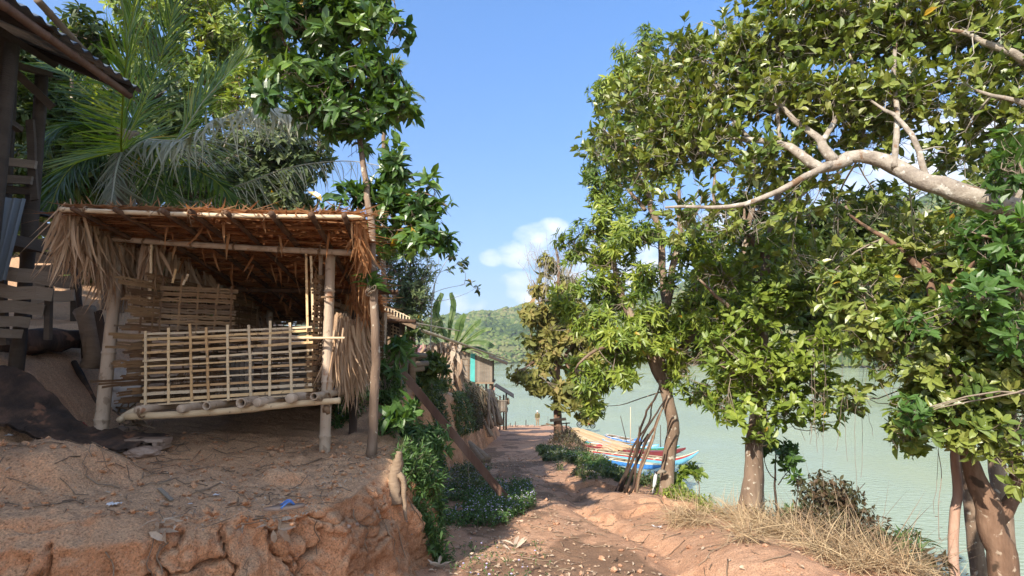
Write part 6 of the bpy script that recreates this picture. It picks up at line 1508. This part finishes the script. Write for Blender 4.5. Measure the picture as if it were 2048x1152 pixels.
for (px, py, Yq, lb, n, r, lm) in ((1810, 1095, 5.6, 'green weed tuft with long blades hanging over the blue water corner', 26, 36, L_fern), (1855, 1130, 5.2, 'sparse leafy weed at the bottom just left of the slim stem', 22, 30, L_redbush), (1600, 1040, 6.6, 'low green weed between the sapling and the dark shrub', 40, 36, L_fern)):
    c = P(px, py+20, Yq); c[2] = shore(c[0], c[1])
    T = tree('weed_clump', lb, 'weed', c)
    sp = [([(c,), (px+rnd.uniform(-r, r)*.5, py, Yq), (px+rnd.uniform(-r, r), py-r*.8, Yq)], .004, .002) for _ in range(6)]
    anc = limb_set(T, m_twig, sp); dens(T, lm, m_twig, anc, [B(px, py, Yq, r, r*.9)], n*2, k=6, L=.09, W=.02, spread=1.2, subr=.1, sub=.7, longf=.7, twig_r=.002)
# ---------- dead branches propped on the mango trunk ----------
T = thing('dead_branches', 'bundle of blackened dead branches propped against the mango trunk', 'branches', G(1262, 962))
for pts, r0, r1, mt in (([(1240, 955, 8.9), (1275, 890, 8.75), (1300, 820, 8.5), (1322, 760, 8.3)], .026, .010, m_charred), ([(1250, 958, 8.7), (1290, 900, 8.5), (1318, 830, 8.3), (1334, 790, 8.2)], .028, .010, m_charred), ([(1236, 958, 9.0), (1268, 905, 8.9), (1292, 850, 8.6), (1312, 790, 8.4)], .020, .008, m_charred),
                        ([(1268, 966, 8.5), (1284, 920, 8.4), (1300, 885, 8.3), (1308, 870, 8.3)], .026, .014, m_redwood), ([(1270, 968, 8.4), (1280, 930, 8.3), (1306, 880, 8.2), (1325, 815, 8.1)], .020, .010, m_deadwood), ([(1258, 950, 8.6), (1272, 920, 8.5), (1310, 845, 8.35), (1330, 800, 8.3)], .018, .010, m_charred), ([(1230, 960, 9.1), (1262, 925, 9.0), (1296, 868, 8.8)], .022, .010, m_charred)):
    b = MB(); p = [P(*q) for q in pts]; p[0][2] = shore(p[0][0], p[0][1])-.02; branch(b, p, r0, r1, sides=9, wob=.06, rough=.13); b.build('branch', mt, T)
b = MB(); a = G(1307, 984); a[2] = shore(a[0], a[1]); e = P(1312, 942, a[1]+.05); b.tube([a, (a+e)/2, e], [.028, .03], 12)
b.build('white_pipe', m_white, loc=a, label='short white pipe leaning on the foot of the mango trunk', category='pipe')
b = MB(); a = P(1322, 944, YM-.17); b.tube(spline([a+[-.07, 0, -.02], a+[0, -.05, .02], a+[.07, 0, .0]], 6), [.022, .032, .018], 8, rough=.15)
b.build('cut_branch_stub', m_plank, loc=a, label='pale cut branch stub on the mango trunk above the white pipe', category='stub')
b = MB(); a = G(1275, 965); e = G(1330, 972); a[1] += .5; e[1] += .5; a[2] = shore(a[0], a[1])+.08; e[2] = shore(e[0], e[1])+.06; b.tube([a, (a+e)/2, e], .06, 10, rough=.04)
b.build('fallen_log', m_deadwood, loc=a, label='pale mossy log lying behind the propped dead branches', category='log')
b = MB(); a = G(1158, 961); e = G(1200, 968); a[2] = shore(a[0], a[1])+.02; e[2] = shore(e[0], e[1])+.02; b.tube(spline([a, (a+e)/2+[0, 0, .03], e], 6), [.03, .05, .03], 8, rough=.12)
b.build('stone', m_post, loc=a, label='pale long stone half buried in the verge of the path', category='stone')

# ================= left side =================
ga = P(741, 906, 4.98); ga[2] = gz_shelf(ga[0], ga[1])-.05
T = tree('slender_tree', 'slender tree with glossy broad leaves growing beside the right post of the pen', 'tree', ga)
anc = limb_set(T, m_bark, [([(ga,), (745, 800, 4.97), (749, 700, 4.95), (748, 600, 4.95), (742, 520, 5.0), (738, 430, 5.1), (730, 360, 5.3), (718, 290, 5.5), (708, 200, 5.5), (700, 100, 5.5), (690, -20, 5.5)], .042, .022, .15),
    ([(708, 200, 5.5), (650, 150, 5.4), (590, 110, 5.3), (550, 60, 5.3)], .02, .008), ([(712, 240, 5.5), (660, 220, 5.3), (590, 200, 5.2)], .016, .006), ([(712, 240, 5.5), (760, 190, 5.5), (800, 140, 5.5)], .016, .006), ([(700, 100, 5.5), (750, 60, 5.5), (790, 20, 5.5)], .014, .006),
    ([(738, 440, 5.5), (780, 400, 5.4), (840, 385, 5.3), (895, 412, 5.3)], .014, .005), ([(740, 470, 5.5), (800, 470, 5.3), (860, 490, 5.2)], .014, .005), ([(738, 430, 5.5), (700, 420, 5.3), (650, 400, 5.2)], .01, .004), ([(732, 380, 5.5), (780, 340, 5.5), (800, 300, 5.5)], .012, .005), ([(745, 590, 4.95), (740, 575, 4.85)], .008, .005)])
bl = [B(560, 50, 5.3, 50, 55), B(640, 60, 5.4, 70, 60), B(720, 50, 5.5, 70, 50), B(780, 60, 5.6, 35, 45, .6), B(600, 150, 5.3, 70, 50), B(690, 140, 5.4, 70, 50), B(760, 150, 5.5, 50, 50), B(560, 190, 5.2, 40, 25, .7), B(640, 215, 5.3, 60, 30), B(720, 225, 5.4, 60, 40), B(790, 210, 5.5, 40, 35, .8), B(660, 255, 5.4, 30, 16, .7), B(715, 280, 5.5, 32, 25, .7), B(600, -20, 5.4, 100, 40, .7), B(720, -20, 5.5, 90, 40, .6)]
dens(T, L_big, m_twig, anc, bl, 760, k=7, L=.13, W=.052, upb=.35, spread=1.2, droop=.35, gravity=.15, subr=.17, sub=.4, twig_r=.004, longf=.35, surf=.3)
bl = [B(790, 340, 5.5, 35, 30), B(780, 400, 5.4, 50, 40), B(835, 420, 5.3, 50, 30), B(760, 470, 5.4, 50, 30), B(820, 480, 5.3, 45, 28), B(870, 490, 5.2, 30, 20, .8), B(690, 400, 5.3, 35, 20, .6), B(650, 420, 5.2, 20, 10, .5), B(885, 412, 5.3, 16, 12, .8), B(800, 300, 5.5, 18, 16, .6), B(855, 370, 5.4, 20, 14, .6)]
dens(T, L_big, m_twig, anc, bl, 300, k=7, L=.115, W=.048, upb=.3, spread=1.2, droop=.3, gravity=.1, subr=.13, sub=.5, twig_r=.003, longf=.5, surf=.3)
dens(T, L_bright, m_twig, anc, [B(740, 572, 4.85, 28, 14)], 8, k=7, L=.12, W=.035, spread=1.3, subr=.06, sub=1.0, longf=.9)
# ---------- coconut palm ----------
def frond(par, pts, ln, n, mt, droop=.5, w=.03, up=(0, 0, 1), ang=.75, rr=.018, curl=.25, vlo=0.0, vhi=1.0, mtr=None):
    s = spline([P(*q) for q in pts], n); t = nrmz(np.gradient(s, axis=0)); tt_ = np.linspace(0, 1, n)
    b = MB(); b.tube(s, rr*(1-.75*tt_), 6, var=.9); rc = b.build('rachis', mtr or mt, par)
    b = MB(); upv = np.asarray(up, float)
    side = nrmz(np.cross(t, upv)); nn = np.cross(side, t)
    for sg in (-1, 1):
        i = np.arange(int(n*.06), n); lt = ln*np.sin(np.clip(.22+.80*tt_[i], 0, 1)*PI)**.6*(1+.1*rng.normal(0, 1, len(i)))
        a = ang*(1-.35*tt_[i])+rng.normal(0, .08, len(i))
        d = t[i]*np.cos(a)[:, None]+side[i]*sg*np.sin(a)[:, None]+nn[i]*.15-np.array([0, 0, droop])*(.3+.35*rng.random((len(i), 1)))
        strips(b, s[i], d, nn[i]+rng.normal(0, .25, (len(i), 3)), lt, w*(.8+.3*rng.random(len(i))), curl=curl*(1+.5*rng.normal(0, 1, len(i))), segs=7, twist=.5*sg, var=vlo+(vhi-vlo)*np.clip(rng.random(len(i)), 0, 1))
    b.build('leaflets', mt, par, smooth=False)
gpalm = np.array([P(245, 420, 8.6)[0], 8.6, 0]); gpalm[2] = gz_shelf(gpalm[0], 8.6)-.1
T = tree('coconut_palm', 'coconut palm with long arching fronds rising behind the thatched pen', 'palm', gpalm)
b = MB(); s = branch(b, [gpalm, P(247, 420, 8.6), P(252, 330, 8.5), P(258, 260, 8.4)], .17, .15, sides=16, rough=.04); b.build('trunk', m_bark, T)
K = (256, 275, 8.4)
frond(T, [K, (243, 300, 7.6), (246, 190, 6.6), (258, 80, 6.0), (285, -90, 5.6)], 1.25, 130, L_palm, droop=-.2, w=.03, up=(0, -.9, .45), ang=.92, curl=.06, vlo=.35, vhi=.9)
frond(T, [K, (340, 290, 8.2), (410, 200, 8.0), (480, 125, 7.8), (570, 60, 7.7)], .95, 130, L_palm, droop=.15, w=.034, up=(0, -.7, .6), ang=.9, curl=.15, vlo=.3, mtr=L_palmgrey)
frond(T, [K, (370, 280, 7.9), (450, 235, 7.5), (540, 212, 7.2), (625, 250, 7.0)], .85, 150, L_palmgrey, droop=.75, w=.036, up=(-.2, -.3, 1), ang=.9, curl=.5, vlo=.4)
frond(T, [K, (370, 400, 8.3), (480, 370, 8.2), (580, 335, 8.1), (690, 322, 8.0), (780, 335, 8.0)], .55, 90, L_palmgrey, droop=1.2, w=.016, up=(0, -.2, 1), ang=.9, curl=.9, vlo=.3)
frond(T, [K, (320, 330, 8), (380, 335, 7.8), (440, 370, 7.6), (480, 430, 7.5)], .7, 80, L_palm, droop=.7, w=.026, up=(0, -.4, 1), curl=.3, vhi=.6)
frond(T, [K, (290, 200, 8.5), (330, 90, 8.4), (360, -40, 8.2)], .9, 80, L_palm, droop=.2, w=.028, up=(0, -.8, .4), curl=.15, vhi=.7)
frond(T, [K, (200, 250, 8.2), (130, 250, 7.9), (60, 300, 7.6)], .8, 80, L_palm, droop=.6, w=.028, up=(0, -.4, 1), curl=.3, vhi=.45)
frond(T, [K, (190, 300, 8), (130, 350, 7.6), (95, 430, 7.3)], .8, 80, L_palm, droop=.5, w=.026, up=(0, -.5, 1), curl=.3, vhi=.45)
frond(T, [K, (235, 330, 7.6), (225, 390, 7.2), (215, 450, 7.0)], .6, 60, L_palmgrey, droop=.5, w=.022, up=(0, -1, .4), curl=.4, vhi=.4)
frond(T, [K, (180, 190, 8.6), (100, 130, 8.8), (20, 130, 9)], .9, 80, L_palm, droop=.4, w=.028, up=(0, -.5, .8), curl=.3, vhi=.5)
frond(T, [K, (300, 350, 8), (330, 400, 7.6), (350, 460, 7.4)], .6, 60, L_palm, droop=.6, w=.024, up=(0, -.5, 1), curl=.4, vhi=.5)
# second palm crown peeping out behind the slender tree
gq = np.array([P(775, 400, 13)[0], 13., 0]); gq[2] = gz_shelf(gq[0], 13)-.1
T = tree('areca_palm', 'thin palm whose yellowish frond tips show behind the slender tree', 'palm', gq)
b = MB(); branch(b, [gq, P(770, 400, 13), P(768, 230, 13)], .07, .05, sides=8); b.build('trunk', m_bark, T)
for e in ((840, 215), (830, 250), (850, 195), (790, 260), (720, 130), (700, 240), (800, 120), (850, 240)):
    frond(T, [(768, 220, 13), ((768+e[0])/2, (220+e[1])/2-25, 12.8), (e[0], e[1], 12.7)], .45, 40, L_palm, droop=.3, w=.03, curl=.2, vlo=.6)

# ---------- trees behind the pen ----------
bt = [
    (120, 9.6, 'dark tree close behind the stilt house posts', [B(90, 250, 9.6, 80, 70), B(150, 340, 9.4, 70, 50), B(70, 370, 9.4, 70, 50), B(190, 260, 9.6, 40, 60, .7), B(60, 140, 9.8, 60, 60), B(150, 80, 10, 60, 60, .6)], 1300, L_back, .3),
    (300, 13.5, 'dark bushy tree behind the coconut palm', [B(300, 330, 13.5, 110, 90), B(180, 380, 13.5, 110, 70), B(400, 380, 13, 100, 60), B(330, 200, 14, 90, 90), B(200, 230, 14, 110, 90), B(90, 330, 13, 90, 90), B(100, 180, 14, 90, 80)], 2600, L_back, .5),
    (470, 15.0, 'tall bright green tree behind the palm fronds', [B(470, 60, 15, 90, 60), B(420, 130, 15, 80, 70), B(530, 130, 15, 60, 70), B(380, 30, 15, 80, 60), B(480, -40, 15, 100, 50), B(300, 60, 15, 80, 90, .8), B(460, 200, 14.6, 90, 50, .8)], 1700, L_mango, .4),
    (520, 14.0, 'dark loose tree above the right part of the thatch', [B(560, 300, 14, 70, 45), B(600, 350, 14, 45, 40, .7), B(520, 370, 14, 70, 45), B(450, 330, 14, 80, 60), B(590, 400, 14, 50, 30, .8), B(560, 260, 14, 60, 40, .7), B(640, 300, 14, 25, 40, .4)], 1700, L_grey, .3),
    (820, 18.0, 'grey green fine leaved tree behind the shelter and slender tree', [B(800, 560, 18, 55, 50), B(830, 600, 17.5, 45, 45), B(780, 620, 17.5, 55, 40), B(850, 540, 18, 25, 35, .7), B(770, 500, 18, 40, 40, .8), B(850, 650, 17, 30, 35, .7), B(820, 500, 18, 30, 30, .5)], 1500, L_grey, .3)]
for (px, Yq, lb, bls, n, lm, lf) in bt:
    p0 = P(px, 500, Yq); bs = np.array([p0[0], Yq, gz_shelf(p0[0], Yq)-.2])
    simple_tree('leafy_tree', lb, bs, [(px, 560, Yq), (px+8, 440, Yq), (px-8, 300, Yq)] if px != 820 else [(px, 680, Yq), (px+5, 610, Yq)], .16, bls, lm, m_bark, n, k=7, L=.2 if px != 820 else .13, W=.07 if px != 820 else .035, upb=.3, spread=1.2, droop=.3, gravity=.15, subr=.42 if px != 820 else .3, sub=.35, twig_r=.008, longf=.25, surf=.4)
# sprawling light sapling against the sky right of the slender tree
gx_ = P(862, 690, 12.0); gx_[2] = gz_shelf(gx_[0], 12)-.05
T = tree('bare_sapling', 'nearly bare sapling with thin arching stems against the sky', 'sapling', gx_)
anc = limb_set(T, m_twigpale, [([(gx_,), (862, 620, 12), (872, 560, 12), (900, 510, 12)], .016, .004), ([(866, 600, 12), (876, 540, 12), (878, 500, 12)], .008, .003), ([(868, 585, 12), (910, 575, 12), (940, 565, 12)], .006, .003), ([(866, 600, 12), (915, 590, 12), (955, 572, 12)], .006, .002), ([(864, 610, 12), (850, 560, 12), (870, 530, 12)], .006, .003), ([(880, 545, 12), (905, 530, 12), (925, 522, 12)], .005, .002)])
dens(T, L_grey, m_twigpale, anc, [B(905, 512, 12, 12, 12), B(925, 530, 12, 9, 14), B(940, 566, 12, 5, 5), B(955, 576, 12, 7, 7), B(875, 505, 12, 8, 8), B(895, 540, 12, 8, 8)], 26, k=6, L=.12, W=.05, spread=1.2, gravity=.4, subr=.08, sub=.9, longf=.9, twig_r=.003)
# bushes closing the view behind the pen
bg_ = [(60, 560, 11, 120, 70), (230, 560, 10.5, 110, 70), (400, 560, 11, 110, 60), (560, 560, 11, 110, 60), (690, 600, 11.5, 70, 60), (700, 690, 10, 60, 50), (-60, 420, 12, 120, 120)]
for i, (px, py, Yq, rx, ry) in enumerate(bg_):
    c = P(px, py, Yq); bs = np.array([c[0], Yq, gz_shelf(c[0], Yq)-.1]); T = tree('bush', ['dark bush behind the charred stump', 'dark bush seen through the left gable of the pen', 'dark bush behind the rear wall of the pen', 'dark bush behind the middle of the thatch', 'dark bush right behind the side thatch', 'low bush behind the firewood shelter', 'tall dark bush behind the stilt house posts'][i], 'bush', bs)
    a = limb_set(T, m_twig, [([(bs,), (px, py, Yq)], .03, .01)]+[([(bs,), (px+rnd.uniform(-rx, rx)*.6, py+rnd.uniform(-ry, ry)*.6, Yq)], .02, .006) for _ in range(4)])
    dens(T, L_back, m_twig, a, [B(px, py, Yq, rx, ry)], 520, k=7, L=.2, W=.08, spread=1.2, droop=.3, subr=.35, sub=.4, longf=.15, surf=.2)
# shade trees beside and behind the viewpoint (out of the picture; their shade falls on the pen)
for (x, y, h, lb, n) in ((-10.5, -4.6, 8.8, 'big shade tree left of and behind the viewpoint', 1500), (-11.5, -1.5, 9.5, 'big shade tree on the slope left of the stilt house', 1200), (-9.6, 3.4, 12.0, 'tall shade tree beside the stilt house beyond the left edge', 1500)):
    bs = np.array([x, y, gz_shelf(x, y)-.2]); T = tree('shade_tree', lb, 'tree', bs)
    c = bs+[0, 0, h*.72]; blobs = [(c+rng.normal(0, 1, 3)*[1.0, 1.2, .6], (1.8, 1.8, 1.4), 1) for _ in range(7)]
    a = limb_set(T, m_bark, [([(bs,), (bs+[.1, 0, h*.35],), (c,)], .22, .1)]+[([(bs+[.1, 0, h*.35],), (q[0],)], .09, .03) for q in blobs])
    dens(T, L_back, m_twig, a, blobs, n, k=7, L=.3, W=.13, spread=1.3, subr=.7, sub=.5, longf=.1, surf=.2)
# ================= ground plants =================
def weeds(name, pts, nrm, hgt, leafm, label=None, L=.035, W=.016, per=9, flowers=0.0, spread=.5, kindtag='stuff', stemm=None):
    """one low mass of small plants on the surface points pts"""
    n = len(pts); lb = MB(); sb = MB(); fb = MB()
    h = hgt*(.4+.8*rng.random(n)); d = nrmz(nrm*.6+[0, 0, .7]+rng.normal(0, .35, (n, 3)))
    base = np.repeat(pts, per, 0); D = np.repeat(d, per, 0); H = np.repeat(h, per); t = rng.random(n*per)**.7
    side = nrmz(rng.normal(0, 1, (n*per, 3)))
    pos = base+D*(H*t)[:, None]+side*(H*.12)[:, None]
    ld = nrmz(side+[0, 0, .2]+D*.3)
    leaves(lb, pos, ld, np.tile([0, 0, 1.0], (n*per, 1))+rng.normal(0, .3, (n*per, 3)), L*(.6+.7*rng.random(n*per)), W*(.6+.7*rng.random(n*per)), fold=.2, droop=.3, var=np.clip(np.repeat(rng.random(n), per)*.6+.4*rng.random(n*per), 0, 1))
    o = lb.build(name, leafm, kind='stuff', smooth=False)
    k = n//2
    V = []; Q = []
    for i in range(k):
        a = pts[i]; b_ = pts[i]+d[i]*h[i]; r = .0018+.004*hgt
        V += [a+[r, 0, 0], a-[r, 0, 0], b_-[r*.5, 0, 0], b_+[r*.5, 0, 0]]; Q.append([4*i, 4*i+1, 4*i+2, 4*i+3])
    sb.add(np.array(V), quads=Q, var=.5); sb.build(name+'_stems', stemm or m_twig, kind='stuff', smooth=False)
    if flowers:
        m = int(n*flowers); idx = rng.integers(0, n, m)
        c = pts[idx]+d[idx]*(h[idx]*1.05)[:, None]+rng.normal(0, .012, (m, 3)); r = (.004+.005*rng.random(m))*1.3
        o6 = np.array([[1, 0, 0], [-1, 0, 0], [0, 1, 0], [0, -1, 0], [0, 0, .7], [0, 0, -.7]], float); tri = np.array([[0, 2, 4], [2, 1, 4], [1, 3, 4], [3, 0, 4], [2, 0, 5], [1, 2, 5], [3, 1, 5], [0, 3, 5]])
        fb.add((o6[None]*r[:, None, None]+c[:, None]).reshape(-1, 3), tris=(tri[None]+(np.arange(m)*6)[:, None, None]).reshape(-1, 3))
        fb.build(name+'_flowers', m_flower, kind='stuff', smooth=False)
nin = len(inl)
def facepts(n, y0, y1, r0=0.0, r1=1.0, thr=-9, seed=100, sc=1.5):
    """random points on the bank face between distances y0..y1, rows r0..r1 of the face"""
    cols = np.where((ey >= y0) & (ey <= y1))[0]
    w = np.gradient(S)[cols]; w = w/w.sum(); c = rng.choice(cols, n*3, p=w); r = nin+(rng.uniform(r0, r1, n*3)*(nf_-1)).astype(int)
    p = V_bank[c, r]; q = np.stack([nx[c], ny[c], np.zeros(len(c))], -1)
    k = fbm(p[:, 1]*sc, p[:, 2]*sc, p[:, 0]*sc, 3, seed) > thr
    return p[k][:n], q[k][:n]
def toppts(n, y0, y1, din, thr=-9, seed=120):
    cols = np.where((ey >= y0) & (ey <= y1))[0]; w = np.gradient(S)[cols]; w = w/w.sum(); c = rng.choice(cols, n*3, p=w)
    dist = rng.random(n*3)*din; x = ex[c]+dxi[c]/dl[c]*dist; y = ey[c]+dyi[c]/dl[c]*dist; z = shelf(x, y)
    k = fbm(x*1.2, y*1.2, 0, 3, seed) > thr
    return np.stack([x, y, z], -1)[k][:n], np.tile([0, 0, 1.0], (n, 1))[:k.sum()]
def lowpts(n, fx0, fx1, y0, y1, thr=-9, seed=130, sc=1.4, pw=1.0):
    y = y0+(y1-y0)*rng.random(n*3)**pw; x = fx0(y)+(fx1(y)-fx0(y))*rng.random(n*3); z = lower(x, y)
    k = fbm(x*sc, y*sc*.7, 0, 3, seed) > thr
    return np.stack([x, y, z], -1)[k][:n], np.tile([0, 0, 1.0], (n, 1))[:k.sum()]
# bank face and its top edge
p, q = facepts(1700, 5.4, 10, .12, 1, .0, 101); weeds('bank_weeds', p, q, .11, L_fern, L=.055, W=.026, per=9, flowers=.25)
p, q = facepts(1500, 4.7, 6.2, .0, .95, .05, 102); weeds('bank_weeds', p, q, .15, L_fern, L=.06, W=.018, per=8)
p, q = toppts(1500, 5.6, 12, .7, -.2, 103); weeds('bank_weeds', p, q, .12, L_fern, L=.06, W=.028, per=11, flowers=.3)
p, q = facepts(900, 10, 19, .0, .5, -.05, 104); weeds('bank_weeds', p, q, .15, L_grey, L=.06, W=.04, per=9, flowers=.2)
p, q = facepts(900, 16, 34, .0, .5, -.1, 105); weeds('dry_bank_brush', p, q, .3, L_redbush, L=.09, W=.04, per=8)
p, q = toppts(2000, 11, 30, 1.6, -.3, 106); weeds('bank_brush', p, q, .28, L_grey, L=.13, W=.06, per=10)
# flowering weeds at the foot of the bank
p, q = lowpts(2100, lambda y: -1.35+0*y, lambda y: -.05+.35*sm(6.5, 7.5, y), 6.3, 9.6, -.08, 107); weeds('flowering_weeds', p, q, .13, L_fern, L=.034, W=.018, per=11, flowers=.55)
p, q = lowpts(900, lambda y: -1.2+0*y, lambda y: -.5+0*y, 8.5, 14, -.05, 108); weeds('flowering_weeds', p, q, .18, L_grey, L=.05, W=.025, per=9, flowers=.6)
p, q = lowpts(160, lambda y: -.9+0*y, lambda y: .3+0*y, 4.0, 6.5, .15, 109); weeds('path_weeds', p, q, .05, L_fern, L=.022, W=.01, per=6, flowers=.2)
# verge plants on the right
br = lambda y: np.interp(y, BR_Y, BR_X)
p, q = lowpts(2200, lambda y: br(y)-1.15, lambda y: br(y)+.6, 9.6, 19, -.15, 110); weeds('verge_weeds', p, q, .17, L_grey, L=.06, W=.03, per=9, flowers=.35)
p, q = lowpts(900, lambda y: br(y)-.6, lambda y: br(y)+.6, 10, 15, -.1, 111); weeds('verge_weeds', p, q, .16, L_fern, L=.07, W=.035, per=10)
p, q = lowpts(1500, lambda y: br(y)-.15, lambda y: br(y)+1.3, 6.6, 9.2, -.25, 112); weeds('verge_weeds', p, q, .17, L_figlight, L=.05, W=.022, per=10)
p, q = lowpts(400, lambda y: br(y)-.6, lambda y: br(y)+1.0, 19, 34, -.1, 113); weeds('dry_verge_brush', p, q, .5, L_redbush, L=.1, W=.05, per=8)
# dry grass: long arching tangled blades
def drygrass(name, n, fx0, fx1, y0, y1, Lr, w, thr, seed, mt=m_straw):
    p, _ = lowpts(n, fx0, fx1, y0, y1, thr, seed, 1.8); m = len(p)
    d = nrmz(rng.normal(0, 1, (m, 3))*[1, 1, .35]+[.25, -.1, .35]); bb = MB()
    strips(bb, p+[0, 0, .01]+rng.random((m, 1))*[0, 0, .10], d, np.tile([0, 0, 1.0], (m, 1))+rng.normal(0, .4, (m, 3)), rng.uniform(*Lr, m), w*(.6+.8*rng.random(m)), curl=rng.normal(.35, .35, m), segs=6, twist=.4, var=rng.random(m))
    return bb.build(name, mt, kind='stuff', smooth=False)
drygrass('dry_grass', 11000, lambda y: br(y)-1.25+.5*sm(6, 7.2, y), lambda y: br(y)+1.0, 4.3, 7.3, (.10, .38), .0045, -.2, 140)
drygrass('dry_grass', 2500, lambda y: br(y)-.2, lambda y: br(y)+1.2, 4.2, 6.2, (.25, .65), .005, -.3, 141, m_deadwood)
drygrass('dry_grass', 700, lambda y: -1.4+0*y, lambda y: -.5+0*y, 8, 16, (.1, .5), .006, -.2, 142)
p, q = lowpts(900, lambda y: br(y)-.1, lambda y: br(y)+1.2, 4.4, 6.8, -.15, 143); weeds('verge_weeds', p, q, .28, L_redbush, L=.045, W=.022, per=9)

# ---------- single leafy plants ----------
def plant(name, label, px, py, Yq, r, n, lm, L=.11, W=.045, onbank=True, h=.2, cat='plant', k=7, gravity=0.0):
    c = P(px, py, Yq); b0 = c-[0, 0, h]; 
    T = thing(name, label, cat, b0)
    anc = limb_set(T, m_twig, [([(b0,), ((b0+c)/2+rng.normal(0, .02, 3),), (c,)], .009, .004)]+[([((b0+c)/2,), (c+rng.normal(0, 1, 3)*r*Yq/F*.5,)], .005, .002) for _ in range(4)])
    dens(T, lm, m_twig, anc, [B(px, py, Yq, r, r*.8)], n, k=k, L=L, W=W, upb=.5, spread=1.2, droop=.3, subr=.1, sub=.8, longf=.9, twig_r=.002, gravity=gravity)
plant('leafy_plant', 'bright green big leaved plant between the slender tree and the leaning plank', 795, 815, 5.6, 34, 14, L_bright, .13, .052, h=.25)
plant('leafy_plant', 'young plant with long leaves in front of the firewood shelter', 800, 700, 7.0, 36, 16, L_bright, .17, .045, h=.6)
plant('leafy_plant', 'dull green plant at the top end of the leaning plank', 770, 755, 6.8, 40, 16, L_fern, .16, .05, h=.35)
plant('leafy_plant', 'dark climbing plant on the shelter corner post', 815, 680, 7.9, 28, 40, L_back, .10, .045, h=.5)
plant('leafy_plant', 'small green plant low between the right post and the slender tree', 722, 800, 5.6, 18, 8, L_bright, .10, .04, h=.15)
plant('leafy_plant', 'dark green bush growing behind the middle of the leaning plank', 862, 735, 10.5, 34, 110, L_back, .13, .055, h=.8)
plant('leafy_plant', 'green fern like plant hanging at the bank corner below the plank', 850, 880, 5.9, 40, 70, L_fern, .12, .022, h=.1, gravity=.5)
plant('leafy_plant', 'long bladed plant arching out of the bank by the root stub', 830, 960, 5.2, 34, 16, L_grey, .17, .018, h=.12, gravity=.3)
plant('leafy_plant', 'bright seedling in the shade of the bank near the picture bottom', 845, 1090, 4.75, 18, 10, L_fern, .06, .025, h=.06)
plant('leafy_plant', 'small leafy sapling leaning over the boats beside the mango trunk', 1365, 960, 8.9, 26, 26, L_figlight, .10, .05, h=.5)
plant('leafy_plant', 'leafy shoot between the mango trunk and the red boat bow', 1395, 930, 9.6, 24, 12, L_figlight, .10, .05, h=.6)
plant('leafy_plant', 'low green bush at the verge beside the blue boat', 1190, 942, 12.0, 30, 60, L_fern, .10, .05, h=.4)
plant('leafy_plant', 'low grey green bush at the bend of the verge', 1100, 915, 14.5, 28, 60, L_grey, .10, .05, h=.4)
# ---------- banana clump ----------
gbn = P(905, 800, 18.0); gbn[2] = gz_shelf(gbn[0], 18)-.1
T = thing('banana_clump', 'banana clump hung with dead brown leaves and a few green ones on top', 'banana plant', gbn)
for px, top in ((885, 690), (900, 680), (912, 690), (868, 700)):
    b = MB(); b.tube(spline([P(px, 800, 18), P(px, 740, 18), P(px+4, top, 18)], 8), [.16, .11], 10, rough=.05); b.build('stem', L_dry, T)
b = MB(); n = 900
src = np.array([P(min(922, rnd.gauss(888, 19)), 684+rnd.random()**1.2*85, 18+rnd.uniform(-.8, .6)) for _ in range(n)])
d = np.stack([rng.normal(0, .3, n), rng.normal(-.1, .3, n), -np.ones(n)], 1)
strips(b, src, d, np.tile([0, -1.0, 0], (n, 1))+rng.normal(0, .9, (n, 3)), rng.uniform(.25, .7, n), rng.uniform(.05, .16, n), curl=rng.normal(0, .25, n), segs=6, twist=1.2, var=rng.random(n))
b.build('dead_leaves', L_dry, T, smooth=False)
def bleaf(pts, w):
    w = w*.62; s = spline([P(*q) for q in pts], 22); t = nrmz(np.gradient(s, axis=0)); up = np.array([.1, -.75, .7]); side = nrmz(np.cross(t, up)); nn = np.cross(side, t); u = np.linspace(0, 1, 22)
    ww = w*np.clip(np.sin(np.clip(u*1.02-.12, 0, 1)*PI), 0, 1)**.5
    b = MB(); rows = []
    for k, a in enumerate((-1, -.5, 0, .5, 1)):
        jag = (1-.22*rng.random(22)*(abs(a) == 1)); rows.append(s+side*(ww*a*jag)[:, None]+nn*(ww*.22*abs(a)*-1)[:, None])
    b.grid(np.stack(rows, 1), var=np.tile(np.clip(.5+.25*rng.normal(0, 1, (22, 1)), 0, 1), (1, 5))); lf = b.build('green_leaf', L_banana, T)
    b = MB(); b.tube(s, .035*(1-.8*u), 5); b.build('midrib', L_banana, lf)
for pts, w in (([(895, 700, 18), (882, 650, 17.9), (872, 620, 17.8), (884, 586, 17.8)], .22), ([(897, 700, 18), (900, 650, 17.9), (907, 610, 17.9), (902, 585, 17.8)], .18), ([(905, 700, 18), (915, 670, 17.8), (920, 645, 17.7), (930, 628, 17.6)], .26),
               ([(908, 700, 18), (930, 670, 17.6), (948, 650, 17.4), (962, 640, 17.3)], .24), ([(910, 702, 18), (935, 680, 17.5), (965, 660, 17.2), (985, 657, 17)], .22), ([(910, 706, 18), (940, 684, 17.4), (970, 684, 17), (988, 694, 16.9)], .22),
               ([(890, 702, 18), (872, 680, 17.9), (858, 668, 17.8)], .2), ([(900, 700, 18), (890, 670, 18), (878, 650, 18.2)], .22), ([(912, 706, 18), (940, 695, 17.6), (965, 700, 17.4), (975, 715, 17.3)], .2)):
    bleaf(pts, w)
